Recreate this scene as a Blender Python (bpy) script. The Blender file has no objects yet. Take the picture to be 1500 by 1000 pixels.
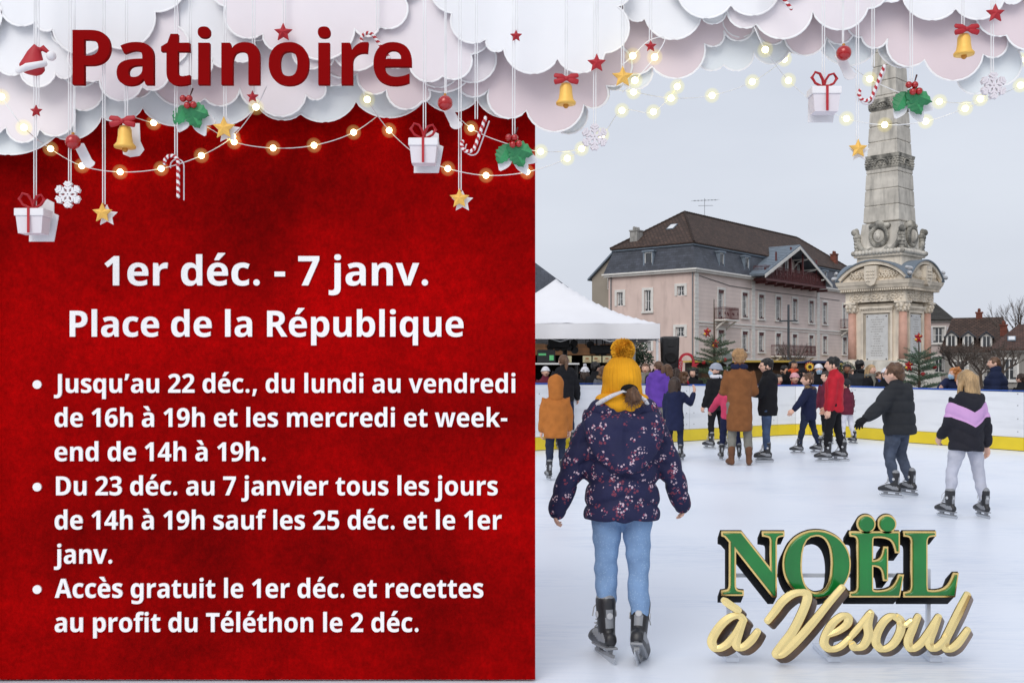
import bpy, bmesh, math, random
from mathutils import Vector, Matrix, Euler, noise, geometry
random.seed(7)
SC = bpy.context.scene
COL = SC.collection
PI = math.pi
R = math.radians
F = 1500.0; CX = 750.0; HY = 540.0; CZ = 1.41

def at(px, py, Y):
    """the point of the place seen at picture coordinates (px, py), Y metres in front of the camera"""
    return Vector(((px - CX) / F * Y, Y, CZ + (HY - py) / F * Y))
def gy(py):
    """distance of a ground point seen at row py"""
    return CZ * F / (py - HY)

# ------------------------------------------------------------------ objects
def link(o):
    COL.objects.link(o); return o
def tag(o, label=None, cat=None, group=None, kind=None):
    if label: o['label'] = label
    if cat: o['category'] = cat
    if group: o['group'] = group
    if kind: o['kind'] = kind
    return o
def thing(name, label, cat, loc=(0, 0, 0), rz=0.0, group=None):
    o = link(bpy.data.objects.new(name, None))
    o.empty_display_size = .1
    o.location = loc; o.rotation_euler = (0, 0, rz)
    return tag(o, label, cat, group)
def meshobj(name, me, mats, parent=None, loc=None, rot=None, label=None):
    if not isinstance(mats, (list, tuple)): mats = [mats]
    if not me.materials:
        for m in mats: me.materials.append(m)
    o = link(bpy.data.objects.new(name, me))
    if parent: o.parent = parent
    if loc is not None: o.location = loc
    if rot is not None: o.rotation_euler = rot
    if label: o['label'] = label
    return o
def build(name, bm, mats, parent=None, smooth=False, loc=None, rot=None, label=None, world=False):
    """one mesh object out of a bmesh; world=True: the bmesh is in world axes, move it into the parent's frame"""
    if world and parent:
        M = Matrix.Translation(parent.location) @ Euler(parent.rotation_euler).to_matrix().to_4x4()
        bmesh.ops.transform(bm, matrix=M.inverted(), verts=bm.verts)
    bmesh.ops.recalc_face_normals(bm, faces=bm.faces)
    me = bpy.data.meshes.new(name)
    bm.to_mesh(me); bm.free()
    if smooth:
        me.polygons.foreach_set('use_smooth', [True] * len(me.polygons))
    return meshobj(name, me, mats, parent, loc, rot, label)
def tree_copy(o, loc=None, label=None, rz=None, scale=None):
    c = link(o.copy())
    if loc is not None: c.location = loc
    if label: c['label'] = label
    if rz is not None: c.rotation_euler = (0, 0, rz)
    if scale is not None: c.scale = (scale,) * 3
    for ch in o.children:
        d = tree_copy(ch); d.parent = c
    return c

# ------------------------------------------------------------------ shapes
def B(): return bmesh.new()
def box(bm, c, s, M=None, mi=0, bev=0.0):
    """box of centre c and full size s"""
    hx, hy, hz = s[0] / 2, s[1] / 2, s[2] / 2
    vs = [bm.verts.new(Vector((c[0] + a * hx, c[1] + b * hy, c[2] + d * hz))) for a, b, d in
          ((-1, -1, -1), (1, -1, -1), (1, 1, -1), (-1, 1, -1), (-1, -1, 1), (1, -1, 1), (1, 1, 1), (-1, 1, 1))]
    fs = [bm.faces.new([vs[i] for i in q]) for q in
          ((3, 2, 1, 0), (4, 5, 6, 7), (0, 1, 5, 4), (1, 2, 6, 5), (2, 3, 7, 6), (3, 0, 4, 7))]
    for f in fs: f.material_index = mi
    if bev:
        es = list({e for f in fs for e in f.edges})
        r = bmesh.ops.bevel(bm, geom=es, offset=bev, segments=2, affect='EDGES', profile=.6)
        vs = list({v for f in r['faces'] for v in f.verts} | {v for v in vs if v.is_valid})
        for f in r['faces']: f.material_index = mi
    if M is not None: bmesh.ops.transform(bm, matrix=M, verts=vs)
    return vs
def frame_of(t, ref):
    t = t.normalized()
    s = ref - t * ref.dot(t)
    if s.length < 1e-3:
        ref = Vector((0, 1, 0)) if abs(t.y) < .9 else Vector((0, 0, 1))
        s = ref - t * ref.dot(t)
    s.normalize()
    return s, t.cross(s)
def tube(bm, pts, rs, n=10, cap=True, ref=(1, 0, 0), mi=0):
    """round or elliptic tube along pts; rs: one radius or (rx, ry) per point; rounded ends"""
    pts = [Vector(p) for p in pts]; ref = Vector(ref)
    if not isinstance(rs, (list, tuple)): rs = [rs] * len(pts)
    rs = [(r, r) if not isinstance(r, (list, tuple)) else r for r in rs]
    rings = []
    m = len(pts)
    for i, p in enumerate(pts):
        t = (pts[min(i + 1, m - 1)] - pts[max(i - 1, 0)])
        if t.length < 1e-9: t = Vector((0, 0, 1))
        rings.append((p, t.normalized(), rs[i]))
    if cap:
        for end, sg in (((0, -1), (-1, 1)) if cap is True else (((-1, 1),) if cap == 'end' else ())):
            p, t, r = rings[end]
            q = min(r)
            ex = [(p + t * sg * q * .55, t, (r[0] * .83, r[1] * .83)), (p + t * sg * q * .9, t, (r[0] * .45, r[1] * .45))]
            if sg < 0: rings = ex[::-1] + rings
            else: rings = rings + ex
    allv = []
    prev = None
    for p, t, r in rings:
        s, u = frame_of(t, ref)
        ring = [bm.verts.new(p + s * (math.cos(a) * r[0]) + u * (math.sin(a) * r[1])) for a in (2 * PI * k / n for k in range(n))]
        if prev:
            for k in range(n):
                f = bm.faces.new((prev[k], prev[(k + 1) % n], ring[(k + 1) % n], ring[k])); f.material_index = mi
        else: first = ring
        prev = ring; allv += ring
    f = bm.faces.new(first[::-1]); f.material_index = mi
    f = bm.faces.new(prev); f.material_index = mi
    return allv
def ball(bm, c, r, seg=16, rings=12, M=None, mi=0):
    if not isinstance(r, (list, tuple)): r = (r, r, r)
    q = bmesh.ops.create_uvsphere(bm, u_segments=seg, v_segments=rings, radius=1)
    X = Matrix.Translation(c) @ (M if M is not None else Matrix.Identity(4)) @ Matrix.Diagonal((r[0], r[1], r[2], 1))
    bmesh.ops.transform(bm, matrix=X, verts=q['verts'])
    for v in q['verts']:
        for f in v.link_faces: f.material_index = mi
    return q['verts']
def lathe(bm, prof, n=24, c=(0, 0, 0), mi=0):
    prev = None; allv = []
    for r, z in prof:
        ring = [bm.verts.new((c[0] + r * math.cos(2 * PI * k / n), c[1] + r * math.sin(2 * PI * k / n), c[2] + z)) for k in range(n)]
        if prev:
            for k in range(n):
                f = bm.faces.new((prev[k], prev[(k + 1) % n], ring[(k + 1) % n], ring[k])); f.material_index = mi
        else:
            bm.faces.new(ring[::-1]).material_index = mi
        prev = ring; allv += ring
    bm.faces.new(prev).material_index = mi
    return allv
def prism(bm, poly, y0, y1, mi=0, skew=(0, 0)):
    """polygon in x, z extruded from y0 to y1 (the far end displaced by skew)"""
    a = [bm.verts.new((x, y0, z)) for x, z in poly]
    b = [bm.verts.new((x + skew[0], y1, z + skew[1])) for x, z in poly]
    n = len(poly); fs = [bm.faces.new(a), bm.faces.new(b[::-1])]
    for i in range(n):
        fs.append(bm.faces.new((a[i], b[i], b[(i + 1) % n], a[(i + 1) % n])))
    for f in fs: f.material_index = mi
    return a + b
def frustum(bm, c, a0, a1, z0, z1, mi=0):
    """square block with half sides a0 at z0 and a1 at z1"""
    lo = [bm.verts.new((c[0] + sx * a0, c[1] + sy * a0, z0)) for sx, sy in ((-1, -1), (1, -1), (1, 1), (-1, 1))]
    hi = [bm.verts.new((c[0] + sx * a1, c[1] + sy * a1, z1)) for sx, sy in ((-1, -1), (1, -1), (1, 1), (-1, 1))]
    fs = [bm.faces.new(lo[::-1]), bm.faces.new(hi)] + [bm.faces.new((lo[i], lo[(i + 1) % 4], hi[(i + 1) % 4], hi[i])) for i in range(4)]
    for f in fs: f.material_index = mi
def remesh(bm, vox, smooth=3, disp=None, fac=.5):
    """one continuous skin out of overlapping tubes"""
    bmesh.ops.recalc_face_normals(bm, faces=bm.faces)
    me = bpy.data.meshes.new('skin'); bm.to_mesh(me); bm.free()
    o = link(bpy.data.objects.new('skin', me))
    m = o.modifiers.new('r', 'REMESH'); m.mode = 'VOXEL'; m.voxel_size = vox
    if smooth:
        s = o.modifiers.new('s', 'SMOOTH'); s.iterations = smooth; s.factor = fac
    dg = bpy.context.evaluated_depsgraph_get(); dg.update()
    out = bpy.data.meshes.new_from_object(o.evaluated_get(dg))
    bpy.data.objects.remove(o); bpy.data.meshes.remove(me)
    out.materials.clear()
    if disp:
        out.update()
        no = [v.normal.copy() for v in out.vertices]
        for v, nn in zip(out.vertices, no):
            v.co += nn * disp(v.co, nn)
    out.polygons.foreach_set('use_smooth', [True] * len(out.polygons))
    return out
def mesh_bm(me):
    b = bmesh.new(); b.from_mesh(me); return b

# ------------------------------------------------------------------ materials
def srgb(r, g, b):
    f = lambda c: (c / 255 / 12.92) if c <= 10 else ((c / 255 + .055) / 1.055) ** 2.4
    return (f(r), f(g), f(b))
MATS = {}
def mat(name, col=(.5, .5, .5), rough=.8, metal=0.0, var=.12, scale=6.0, bump=0.0, bscale=60.0, emit=None, spec=.5, detail=6, alpha=None, coat=0.0, sheen=0.0):
    """principled surface with noise worn into its colour and its relief"""
    if name in MATS: return MATS[name]
    m = bpy.data.materials.new(name); m.use_nodes = True
    nt = m.node_tree; N = nt.nodes; L = nt.links
    p = N['Principled BSDF']
    p.inputs['Roughness'].default_value = rough
    p.inputs['Metallic'].default_value = metal
    p.inputs['Specular IOR Level'].default_value = spec
    if coat: p.inputs['Coat Weight'].default_value = coat; p.inputs['Coat Roughness'].default_value = .15
    if sheen: p.inputs['Sheen Weight'].default_value = sheen
    tc = N.new('ShaderNodeTexCoord')
    nz = N.new('ShaderNodeTexNoise'); nz.inputs['Scale'].default_value = scale; nz.inputs['Detail'].default_value = detail
    L.new(tc.outputs['Object'], nz.inputs['Vector'])
    cr = N.new('ShaderNodeValToRGB')
    c = Vector(col[:3])
    cr.color_ramp.elements[0].position = .3; cr.color_ramp.elements[1].position = .7
    cr.color_ramp.elements[0].color = (*(c * (1 - var)), 1)
    cr.color_ramp.elements[1].color = (*[min(1, x * (1 + var)) for x in c], 1)
    L.new(nz.outputs['Fac'], cr.inputs['Fac'])
    L.new(cr.outputs['Color'], p.inputs['Base Color'])
    if bump:
        n2 = N.new('ShaderNodeTexNoise'); n2.inputs['Scale'].default_value = bscale; n2.inputs['Detail'].default_value = 4
        L.new(tc.outputs['Object'], n2.inputs['Vector'])
        b = N.new('ShaderNodeBump'); b.inputs['Strength'].default_value = bump; b.inputs['Distance'].default_value = .01
        L.new(n2.outputs['Fac'], b.inputs['Height']); L.new(b.outputs['Normal'], p.inputs['Normal'])
    if emit:
        p.inputs['Emission Color'].default_value = (*emit[0], 1); p.inputs['Emission Strength'].default_value = emit[1]
    m['p'] = 1
    MATS[name] = m
    return m
def fab(name, r, g, b, rough=.9, var=.15, bump=.25, scale=9.0, bs=55.0, spec=.25):
    return mat('cloth ' + name, srgb(r, g, b), rough, 0, var, scale, bump, bs, spec=spec)
def nodes_of(m):
    nt = m.node_tree
    return nt.nodes, nt.links, nt.nodes['Principled BSDF']
def mixrgb(N, L, fac, a, b, mode='MIX'):
    x = N.new('ShaderNodeMix'); x.data_type = 'RGBA'; x.blend_type = mode
    for sock, v in ((x.inputs[0], fac), (x.inputs[6], a), (x.inputs[7], b)):
        if hasattr(v, 'node'): L.new(v, sock)
        else: sock.default_value = v if isinstance(v, float) else (*v[:3], 1)
    return x.outputs[2]
def math_n(N, L, op, a, b=None):
    x = N.new('ShaderNodeMath'); x.operation = op
    for i, v in enumerate((a, b)):
        if v is None: continue
        if hasattr(v, 'node'): L.new(v, x.inputs[i])
        else: x.inputs[i].default_value = v
    return x.outputs[0]
def set_lines(m, axis, period, depth=.5, dist=.02, dark=.75, offset=0.0, stagger=None):
    """regular joints (courses of stone, tiles, boards) along one object axis"""
    N, L, p = nodes_of(m)
    tc = N.new('ShaderNodeTexCoord'); sx = N.new('ShaderNodeSeparateXYZ'); L.new(tc.outputs['Object'], sx.inputs[0])
    a = math_n(N, L, 'FRACT', math_n(N, L, 'DIVIDE', sx.outputs[axis], period))
    d = math_n(N, L, 'ABSOLUTE', math_n(N, L, 'SUBTRACT', a, .5))
    h = math_n(N, L, 'GREATER_THAN', d, .44)
    src = p.inputs['Base Color'].links[0].from_socket
    c = mixrgb(N, L, math_n(N, L, 'MULTIPLY', h, 1 - dark), src, (.03, .028, .026))
    L.new(c, p.inputs['Base Color'])
    b = N.new('ShaderNodeBump'); b.inputs['Strength'].default_value = depth; b.inputs['Distance'].default_value = dist
    b.invert = True
    L.new(h, b.inputs['Height']); L.new(b.outputs['Normal'], p.inputs['Normal'])
    return m
def tile_mat(name, col, su, sv, var=.3, rough=.8, mortar=None, ms=.02, M=(0, 0, 0), off=.5, bump=.4):
    """bricks, roof tiles or slates, laid in the object's own x / z plane"""
    if name in MATS: return MATS[name]
    m = mat(name, col, rough, 0, .1, 3)
    N, L, p = nodes_of(m)
    tc = N.new('ShaderNodeTexCoord'); mp = N.new('ShaderNodeMapping'); L.new(tc.outputs['UV'], mp.inputs[0])
    bt = N.new('ShaderNodeTexBrick'); L.new(mp.outputs[0], bt.inputs['Vector'])
    bt.inputs['Scale'].default_value = 1.0; bt.inputs['Brick Width'].default_value = su; bt.inputs['Row Height'].default_value = sv
    bt.inputs['Mortar Size'].default_value = ms; bt.offset = off
    c = Vector(col)
    bt.inputs['Color1'].default_value = (*(c * (1 - var)), 1); bt.inputs['Color2'].default_value = (*[min(1, x * (1 + var)) for x in c], 1)
    bt.inputs['Mortar'].default_value = (*(mortar or c * .45), 1)
    src = p.inputs['Base Color'].links[0].from_socket
    nz = N.new('ShaderNodeTexNoise'); nz.inputs['Scale'].default_value = 1.2; nz.inputs['Detail'].default_value = 8
    L.new(tc.outputs['Object'], nz.inputs['Vector'])
    g = math_n(N, L, 'ADD', math_n(N, L, 'MULTIPLY', nz.outputs['Fac'], 1.1), .45)
    x = N.new('ShaderNodeVectorMath'); x.operation = 'SCALE'; L.new(bt.outputs['Color'], x.inputs[0]); L.new(g, x.inputs['Scale'])
    L.new(x.outputs[0], p.inputs['Base Color'])
    b = N.new('ShaderNodeBump'); b.inputs['Strength'].default_value = bump; b.inputs['Distance'].default_value = .03; b.invert = True
    L.new(bt.outputs['Fac'], b.inputs['Height']); L.new(b.outputs['Normal'], p.inputs['Normal'])
    return m
# ================================================================== THE SETTING
def uvbox(me, s=1.0):
    uv = me.uv_layers.new(name='UVMap') if not me.uv_layers else me.uv_layers[0]
    for f in me.polygons:
        n = f.normal
        u = Vector((0, 0, 1)).cross(n)
        if u.length < .05: u = Vector((1, 0, 0))
        u.normalize(); v = n.cross(u)
        for li in f.loop_indices:
            co = me.vertices[me.loops[li].vertex_index].co
            uv.data[li].uv = (co.dot(u) * s, co.dot(v) * s)
STONE = mat('weathered limestone', (.76, .68, .565), .9, 0, .16, 2.2, .35, 30)
DIRTY = mat('soot darkened limestone', (.43, .41, .36), .95, 0, .35, 3.5, .5, 25)
GREYST = mat('grey limestone', (.63, .595, .53), .92, 0, .2, 2.0, .35, 22)
def stains(m, dark=(.10, .098, .09), amt=.6, sc=(3.0, 3.0, .5), lo=.5, hi=.72):
    """rain streaks that run down a face"""
    N, L, p = nodes_of(m)
    tc = N.new('ShaderNodeTexCoord'); mp = N.new('ShaderNodeMapping'); mp.inputs['Scale'].default_value = sc
    L.new(tc.outputs['Object'], mp.inputs[0])
    nz = N.new('ShaderNodeTexNoise'); nz.inputs['Scale'].default_value = 1.6; nz.inputs['Detail'].default_value = 8
    L.new(mp.outputs[0], nz.inputs['Vector'])
    mr = N.new('ShaderNodeMapRange'); mr.inputs[1].default_value = lo; mr.inputs[2].default_value = hi; mr.inputs[3].default_value = 0; mr.inputs[4].default_value = amt
    L.new(nz.outputs['Fac'], mr.inputs[0])
    src = p.inputs['Base Color'].links[0].from_socket
    L.new(mixrgb(N, L, mr.outputs[0], src, dark), p.inputs['Base Color'])
    return m
stains(GREYST, (.2, .195, .18), .5); stains(STONE, (.34, .31, .26), .4); stains(DIRTY, (.07, .07, .065), .8, (2, 2, 1.2), .42, .62)
SALMON = mat('salmon marble', srgb(200, 156, 138), .6, 0, .12, 5, .1, 20)
MARBLE = mat('white marble', (.62, .62, .61), .5, 0, .08, 6, .1, 20)
ENGR = mat('worn engraving', (.36, .34, .32), .9)
ZINC = mat('zinc sheet', srgb(126, 138, 150), .55, .3, .15, 2)
ASPH = mat('asphalt', (.10, .10, .10), .9, 0, .25, .8, .3, 90)
GLASS = mat('window glass', (.045, .05, .055), .12, 0, .3, .6, spec=.7)
CURT = mat('net curtain', (.55, .54, .52), .9, 0, .3, 4)
WHITEP = mat('white paint', (.74, .74, .73), .5, 0, .06, 3, .1, 30)
OXBL = mat('oxblood painted metal', srgb(96, 48, 48), .55, 0, .2, 5)

ground = build('ground', (lambda b: (box(b, (0, 0, -.55), (3000, 3000, 1.0)), b)[1])(B()), ASPH)
tag(ground, kind='structure')

# ---- ice
ICE = mat('skating ice', (.83, .875, .96), .38, 0, .025, .35, spec=.35)
def ice_marks():
    N, L, p = nodes_of(ICE)
    tc = N.new('ShaderNodeTexCoord')
    src = p.inputs['Base Color'].links[0].from_socket
    out = src
    acc = None
    for ang, sc in ((.4, 1.0), (1.3, .8), (2.3, 1.2), (.0, .6), (.9, 1.7), (2.8, 1.5)):
        mp = N.new('ShaderNodeMapping'); mp.inputs['Rotation'].default_value = (0, 0, ang); mp.inputs['Scale'].default_value = (.22 * sc, 3.2 * sc, 1)
        L.new(tc.outputs['Object'], mp.inputs[0])
        nz = N.new('ShaderNodeTexNoise'); nz.inputs['Scale'].default_value = 2.2; nz.inputs['Detail'].default_value = 3; nz.inputs['Distortion'].default_value = .6
        L.new(mp.outputs[0], nz.inputs['Vector'])
        d = math_n(N, L, 'ABSOLUTE', math_n(N, L, 'SUBTRACT', nz.outputs['Fac'], .5))
        mr = N.new('ShaderNodeMapRange'); mr.inputs[1].default_value = 0; mr.inputs[2].default_value = .016; mr.inputs[3].default_value = .8; mr.inputs[4].default_value = 0
        L.new(d, mr.inputs[0])
        acc = mr.outputs[0] if acc is None else math_n(N, L, 'MAXIMUM', acc, mr.outputs[0])
    brk = N.new('ShaderNodeTexNoise'); brk.inputs['Scale'].default_value = .7; brk.inputs['Detail'].default_value = 5
    L.new(tc.outputs['Object'], brk.inputs['Vector'])
    br = N.new('ShaderNodeMapRange'); br.inputs[1].default_value = .45; br.inputs[2].default_value = .7; L.new(brk.outputs['Fac'], br.inputs[0])
    acc = math_n(N, L, 'MULTIPLY', acc, br.outputs[0])
    c1 = mixrgb(N, L, math_n(N, L, 'MULTIPLY', acc, .9), src, (.50, .60, .77))
    # snow dust and wet smears
    n3 = N.new('ShaderNodeTexNoise'); n3.inputs['Scale'].default_value = .55; n3.inputs['Detail'].default_value = 7
    L.new(tc.outputs['Object'], n3.inputs['Vector'])
    r3 = N.new('ShaderNodeMapRange'); r3.inputs[1].default_value = .4; r3.inputs[2].default_value = .75; r3.inputs[4].default_value = .35
    L.new(n3.outputs['Fac'], r3.inputs[0])
    c2 = mixrgb(N, L, r3.outputs[0], c1, (.73, .79, .895))
    L.new(c2, p.inputs['Base Color'])
    rr = N.new('ShaderNodeMapRange'); rr.inputs[3].default_value = .5; rr.inputs[4].default_value = .26; L.new(n3.outputs['Fac'], rr.inputs[0])
    L.new(rr.outputs[0], p.inputs['Roughness'])
    b = N.new('ShaderNodeBump'); b.inputs['Strength'].default_value = .12; b.inputs['Distance'].default_value = .004
    L.new(acc, b.inputs['Height']); L.new(b.outputs['Normal'], p.inputs['Normal'])
ice_marks()
BOARD = [(-8.6, 10.65, 1.2), (-7.0, 11.9, 1.19), (.40, 17.6, 1.17), (3.46, 19.95, 1.11), (5.6, 21.6, 1.075), (6.05, 21.86, 1.07), (6.35, 21.82, 1.07), (6.56, 21.56, 1.068), (6.93, 20.8, 1.065), (7.47, 19.66, 1.055), (8.75, 17.5, 1.04), (10.1, 15.3, 1.04), (13.0, 10.6, 1.04)]
b = B()
pl = [(x, y) for x, y, z in BOARD] + [(13, -9), (-8.6, -9)]
lo = [b.verts.new((x, y, -.045)) for x, y in pl]; hi = [b.verts.new((x, y, 0)) for x, y in pl]
b.faces.new(hi)
for i in range(len(pl)): b.faces.new((lo[i], lo[(i + 1) % len(pl)], hi[(i + 1) % len(pl)], hi[i]))
tag(build('ice', b, ICE), kind='structure')

# ---- the rink's boards
BWHITE = mat('white rink board', (.76, .78, .81), .35, 0, .035, 1.5, spec=.4)
stains(BWHITE, (.50, .52, .56), .3, (.5, .5, 5), .52, .68)
BYEL = mat('yellow kick plate', srgb(224, 198, 38), .45, 0, .08, 2)
BBLUE = mat('blue top rail', srgb(40, 84, 170), .4)
BOLT = mat('grey bolt', (.35, .36, .38), .4, .5)
def resample(P, step):
    out = [Vector(P[0])]
    acc = 0
    for a, c in zip(P, P[1:]):
        a = Vector(a); c = Vector(c); l = (c.xy - a.xy).length
        if l > step * 1.2:
            n = max(1, round(l / step))
            for k in range(1, n + 1): out.append(a.lerp(c, k / n))
        else: out.append(c)
    return out
rb = thing('rink_barrier', 'low white rink barrier with yellow kick plate and blue top edge round the ice', 'rink barrier', (BOARD[0][0], BOARD[0][1], 0))
P = resample(BOARD, 2.1)
nrm = []
for i, p in enumerate(P):
    t = (P[min(i + 1, len(P) - 1)] - P[max(0, i - 1)]); t.z = 0; t.normalize()
    nrm.append(Vector((-t.y, t.x, 0)))   # outward
def wallstrip(b, i, z0, z1a, z1b, t0, t1, mi=0, gap=.004):
    a, c = P[i], P[i + 1]; na, nc = nrm[i], nrm[i + 1]
    d = (c - a); d.z = 0; d.normalize()
    q = []
    for p, n, zt, g in ((a, na, z1a, gap), (c, nc, z1b, -gap)):
        for t in (t0, t1):
            for z in (z0, zt):
                v = Vector((p.x, p.y, 0)) + n * t + d * g; v.z = z
                q.append(b.verts.new(v))
    for f in ((0, 1, 3, 2), (4, 6, 7, 5), (0, 4, 5, 1), (2, 3, 7, 6), (1, 5, 7, 3), (0, 2, 6, 4)):
        b.faces.new([q[k] for k in f]).material_index = mi
for i in range(len(P) - 1):
    b = B()
    wallstrip(b, i, .236, P[i].z - .03, P[i + 1].z - .03, 0, .035)
    a, c = P[i], P[i + 1]
    d = (c - a); L_ = d.length
    if L_ > .8:
        for f in (.045, .955):
            for z in (.33, .55, .78, .98):
                p = a.lerp(c, f); p.z = z
                n = -(nrm[i].lerp(nrm[i + 1], f))
                M = n.to_track_quat('Z', 'Y').to_matrix().to_4x4(); M.translation = p
                v = lathe(b, [(.011, -.002), (.011, .004), (.006, .006)], 8, mi=1)
                bmesh.ops.transform(b, matrix=M, verts=v)
    build('board_panel', b, [BWHITE, BOLT], rb, world=True)
    b = B(); wallstrip(b, i, .012, .23, .23, -.012, .03, gap=.002); build('kick_plate', b, BYEL, rb, world=True)
    b = B(); wallstrip(b, i, P[i].z - .03, P[i].z, P[i + 1].z, -.008, .05, gap=0)
    # tilted top follows the panel
    build('top_rail', b, BBLUE, rb, world=True)
    b = B()
    p = a + nrm[i] * .06
    tube(b, [(p.x, p.y, -.05), (p.x, p.y, a.z - .06)], .025, 8)
    tube(b, [(p.x, p.y, a.z - .35), (p.x + nrm[i].x * .5, p.y + nrm[i].y * .5, -.04)], .02, 8)
    build('support_post', b, BOLT, rb, world=True)

# ---- houses
def wallgrid(bm, u0, u1, z0, z1, holes, M, depth=.16, mi=0):
    """flat wall in x / z with openings and their reveals; outside is -y"""
    us = sorted({u0, u1} | {h[0] for h in holes} | {h[1] for h in holes})
    zs = sorted({z0, z1} | {h[2] for h in holes} | {h[3] for h in holes})
    V = {}
    def v(u, z, y=0):
        k = (round(u, 4), round(z, 4), y)
        if k not in V: V[k] = bm.verts.new(M @ Vector((u, y, z)))
        return V[k]
    for a, c in zip(us, us[1:]):
        for d, e in zip(zs, zs[1:]):
            mu, mz = (a + c) / 2, (d + e) / 2
            if any(h[0] < mu < h[1] and h[2] < mz < h[3] for h in holes): continue
            bm.faces.new((v(a, d), v(c, d), v(c, e), v(a, e))).material_index = mi
    for h in holes:
        q = [(h[0], h[2]), (h[1], h[2]), (h[1], h[3]), (h[0], h[3])]
        for (a, d), (c, e) in zip(q, q[1:] + q[:1]):
            bm.faces.new((v(a, d), v(a, d, depth), v(c, e, depth), v(c, e))).material_index = mi
        bm.faces.new([v(a, d, depth) for a, d in q]).material_index = mi
def window(parent, h, M, trim, sash=WHITEP, tw=.16, bars=(1, 3), shade=None, sill=True, curtain=True, lintel=None):
    u0, u1, z0, z1 = h
    b = B()
    for c, s in (((u0 - tw / 2, -.02, (z0 + z1) / 2), (tw, .1, z1 - z0)), ((u1 + tw / 2, -.02, (z0 + z1) / 2), (tw, .1, z1 - z0)),
                 (((u0 + u1) / 2, -.02, z1 + tw / 2), (u1 - u0 + 2 * tw, .1, tw))):
        box(b, c, s)
    if sill: box(b, ((u0 + u1) / 2, -.05, z0 - .08), (u1 - u0 + 2 * tw + .06, .2, .14))
    bmesh.ops.transform(b, matrix=M, verts=b.verts)
    w = build('window', b, trim, parent)
    b = B()
    box(b, ((u0 + u1) / 2, .135, (z0 + z1) / 2), (u1 - u0, .02, z1 - z0))
    if curtain:
        cw = (u1 - u0) * .2
        for x in (u0 + cw / 2 + .05, u1 - cw / 2 - .05):
            box(b, (x, .118, (z0 + z1) / 2 + .1), (cw, .006, (z1 - z0) * .85), mi=1)
    bmesh.ops.transform(b, matrix=M, verts=b.verts)
    build('pane', b, [GLASS, CURT], w)
    b = B()
    fw = .055
    for x in [u0 + fw / 2, u1 - fw / 2] + [u0 + (u1 - u0) * k / (bars[0] + 1) for k in range(1, bars[0] + 1)]:
        box(b, (x, .10, (z0 + z1) / 2), (fw if x in (u0 + fw / 2, u1 - fw / 2) else .07, .03, z1 - z0))
    for k in range(bars[1] + 1):
        box(b, ((u0 + u1) / 2, .101, z0 + .03 + (z1 - z0 - .06) * k / bars[1]), (u1 - u0, .026, .05 if k in (0, bars[1]) else .03))
    bmesh.ops.transform(b, matrix=M, verts=b.verts)
    build('casement', b, sash, w)
    if shade:
        b = B(); box(b, ((u0 + u1) / 2, .03, z1 - .11), (u1 - u0, .02, .2))
        for k in range(9): box(b, (u0 + (k + .5) * (u1 - u0) / 9, .03, z1 - .23), ((u1 - u0) / 14, .018, .06))
        bmesh.ops.transform(b, matrix=M, verts=b.verts)
        build('valance', b, shade, w)
        b = B()
        box(b, ((u0 + u1) / 2, -.02, z0 + .1), (u1 - u0, .03, .05))
        for k in range(7): box(b, (u0 + (k + .5) * (u1 - u0) / 7, -.02, z0 + .04), (.03, .025, .12))
        bmesh.ops.transform(b, matrix=M, verts=b.verts)
        build('window_guard', b, shade, w)
    return w
def hip(bm, x0, x1, y0, y1, z0, z1, ins_a, ins_b=None, mi=0, thick=.12):
    """hipped roof over a rectangle, ridge along x"""
    ins_b = ins_a if ins_b is None else ins_b
    ym = (y0 + y1) / 2
    a = [bm.verts.new(p) for p in ((x0, y0, z0), (x1, y0, z0), (x1, y1, z0), (x0, y1, z0))]
    r = [bm.verts.new((x0 + ins_a, ym, z1)), bm.verts.new((x1 - ins_b, ym, z1))]
    lo = [bm.verts.new((v.co.x, v.co.y, z0 - thick)) for v in a]
    for f in ((a[0], a[1], r[1], r[0]), (a[1], a[2], r[1]), (a[2], a[3], r[0], r[1]), (a[3], a[0], r[0])):
        bm.faces.new(f).material_index = mi
    for i in range(4): bm.faces.new((lo[i], lo[(i + 1) % 4], a[(i + 1) % 4], a[i])).material_index = mi
    bm.faces.new(lo[::-1]).material_index = mi
PINKW = mat('pale pink stucco', srgb(222, 199, 189), .92, 0, .06, .7, .2, 12); stains(PINKW, srgb(160, 138, 130), .35, (1, 1, .25))
PINKB = mat('pale pink rusticated stucco', srgb(224, 207, 199), .92, 0, .06, .7, .2, 12); set_lines(PINKB, 2, .34, .35, .02, .86)
TAUPE = mat('taupe render', srgb(158, 149, 136), .92, 0, .08, .8, .2, 12)
CREAM = mat('cream stone trim', srgb(226, 223, 217), .85, 0, .08, 2)
SLATE = tile_mat('blue grey slate', srgb(66, 70, 80), .45, .22, .22, .5, ms=.012, bump=.3)
TILE = tile_mat('brown roof tile', srgb(80, 61, 52), .34, .24, .38, .85, ms=.05, bump=1.0)
DKTILE = tile_mat('dark roof tile', srgb(56, 54, 50), .34, .24, .3, .85, ms=.03, bump=.6)
RDTILE = tile_mat('russet roof tile', srgb(84, 60, 52), .34, .24, .35, .85, ms=.03, bump=.6)
BRICKC = tile_mat('chimney brick', srgb(128, 74, 60), .22, .075, .3, .9, ms=.012)
CONC = mat('weathered concrete', (.34, .33, .31), .92, 0, .2, 3); stains(CONC)
YAWN = mat('yellow awning canvas', srgb(178, 150, 62), .85, 0, .1, 2)

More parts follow.
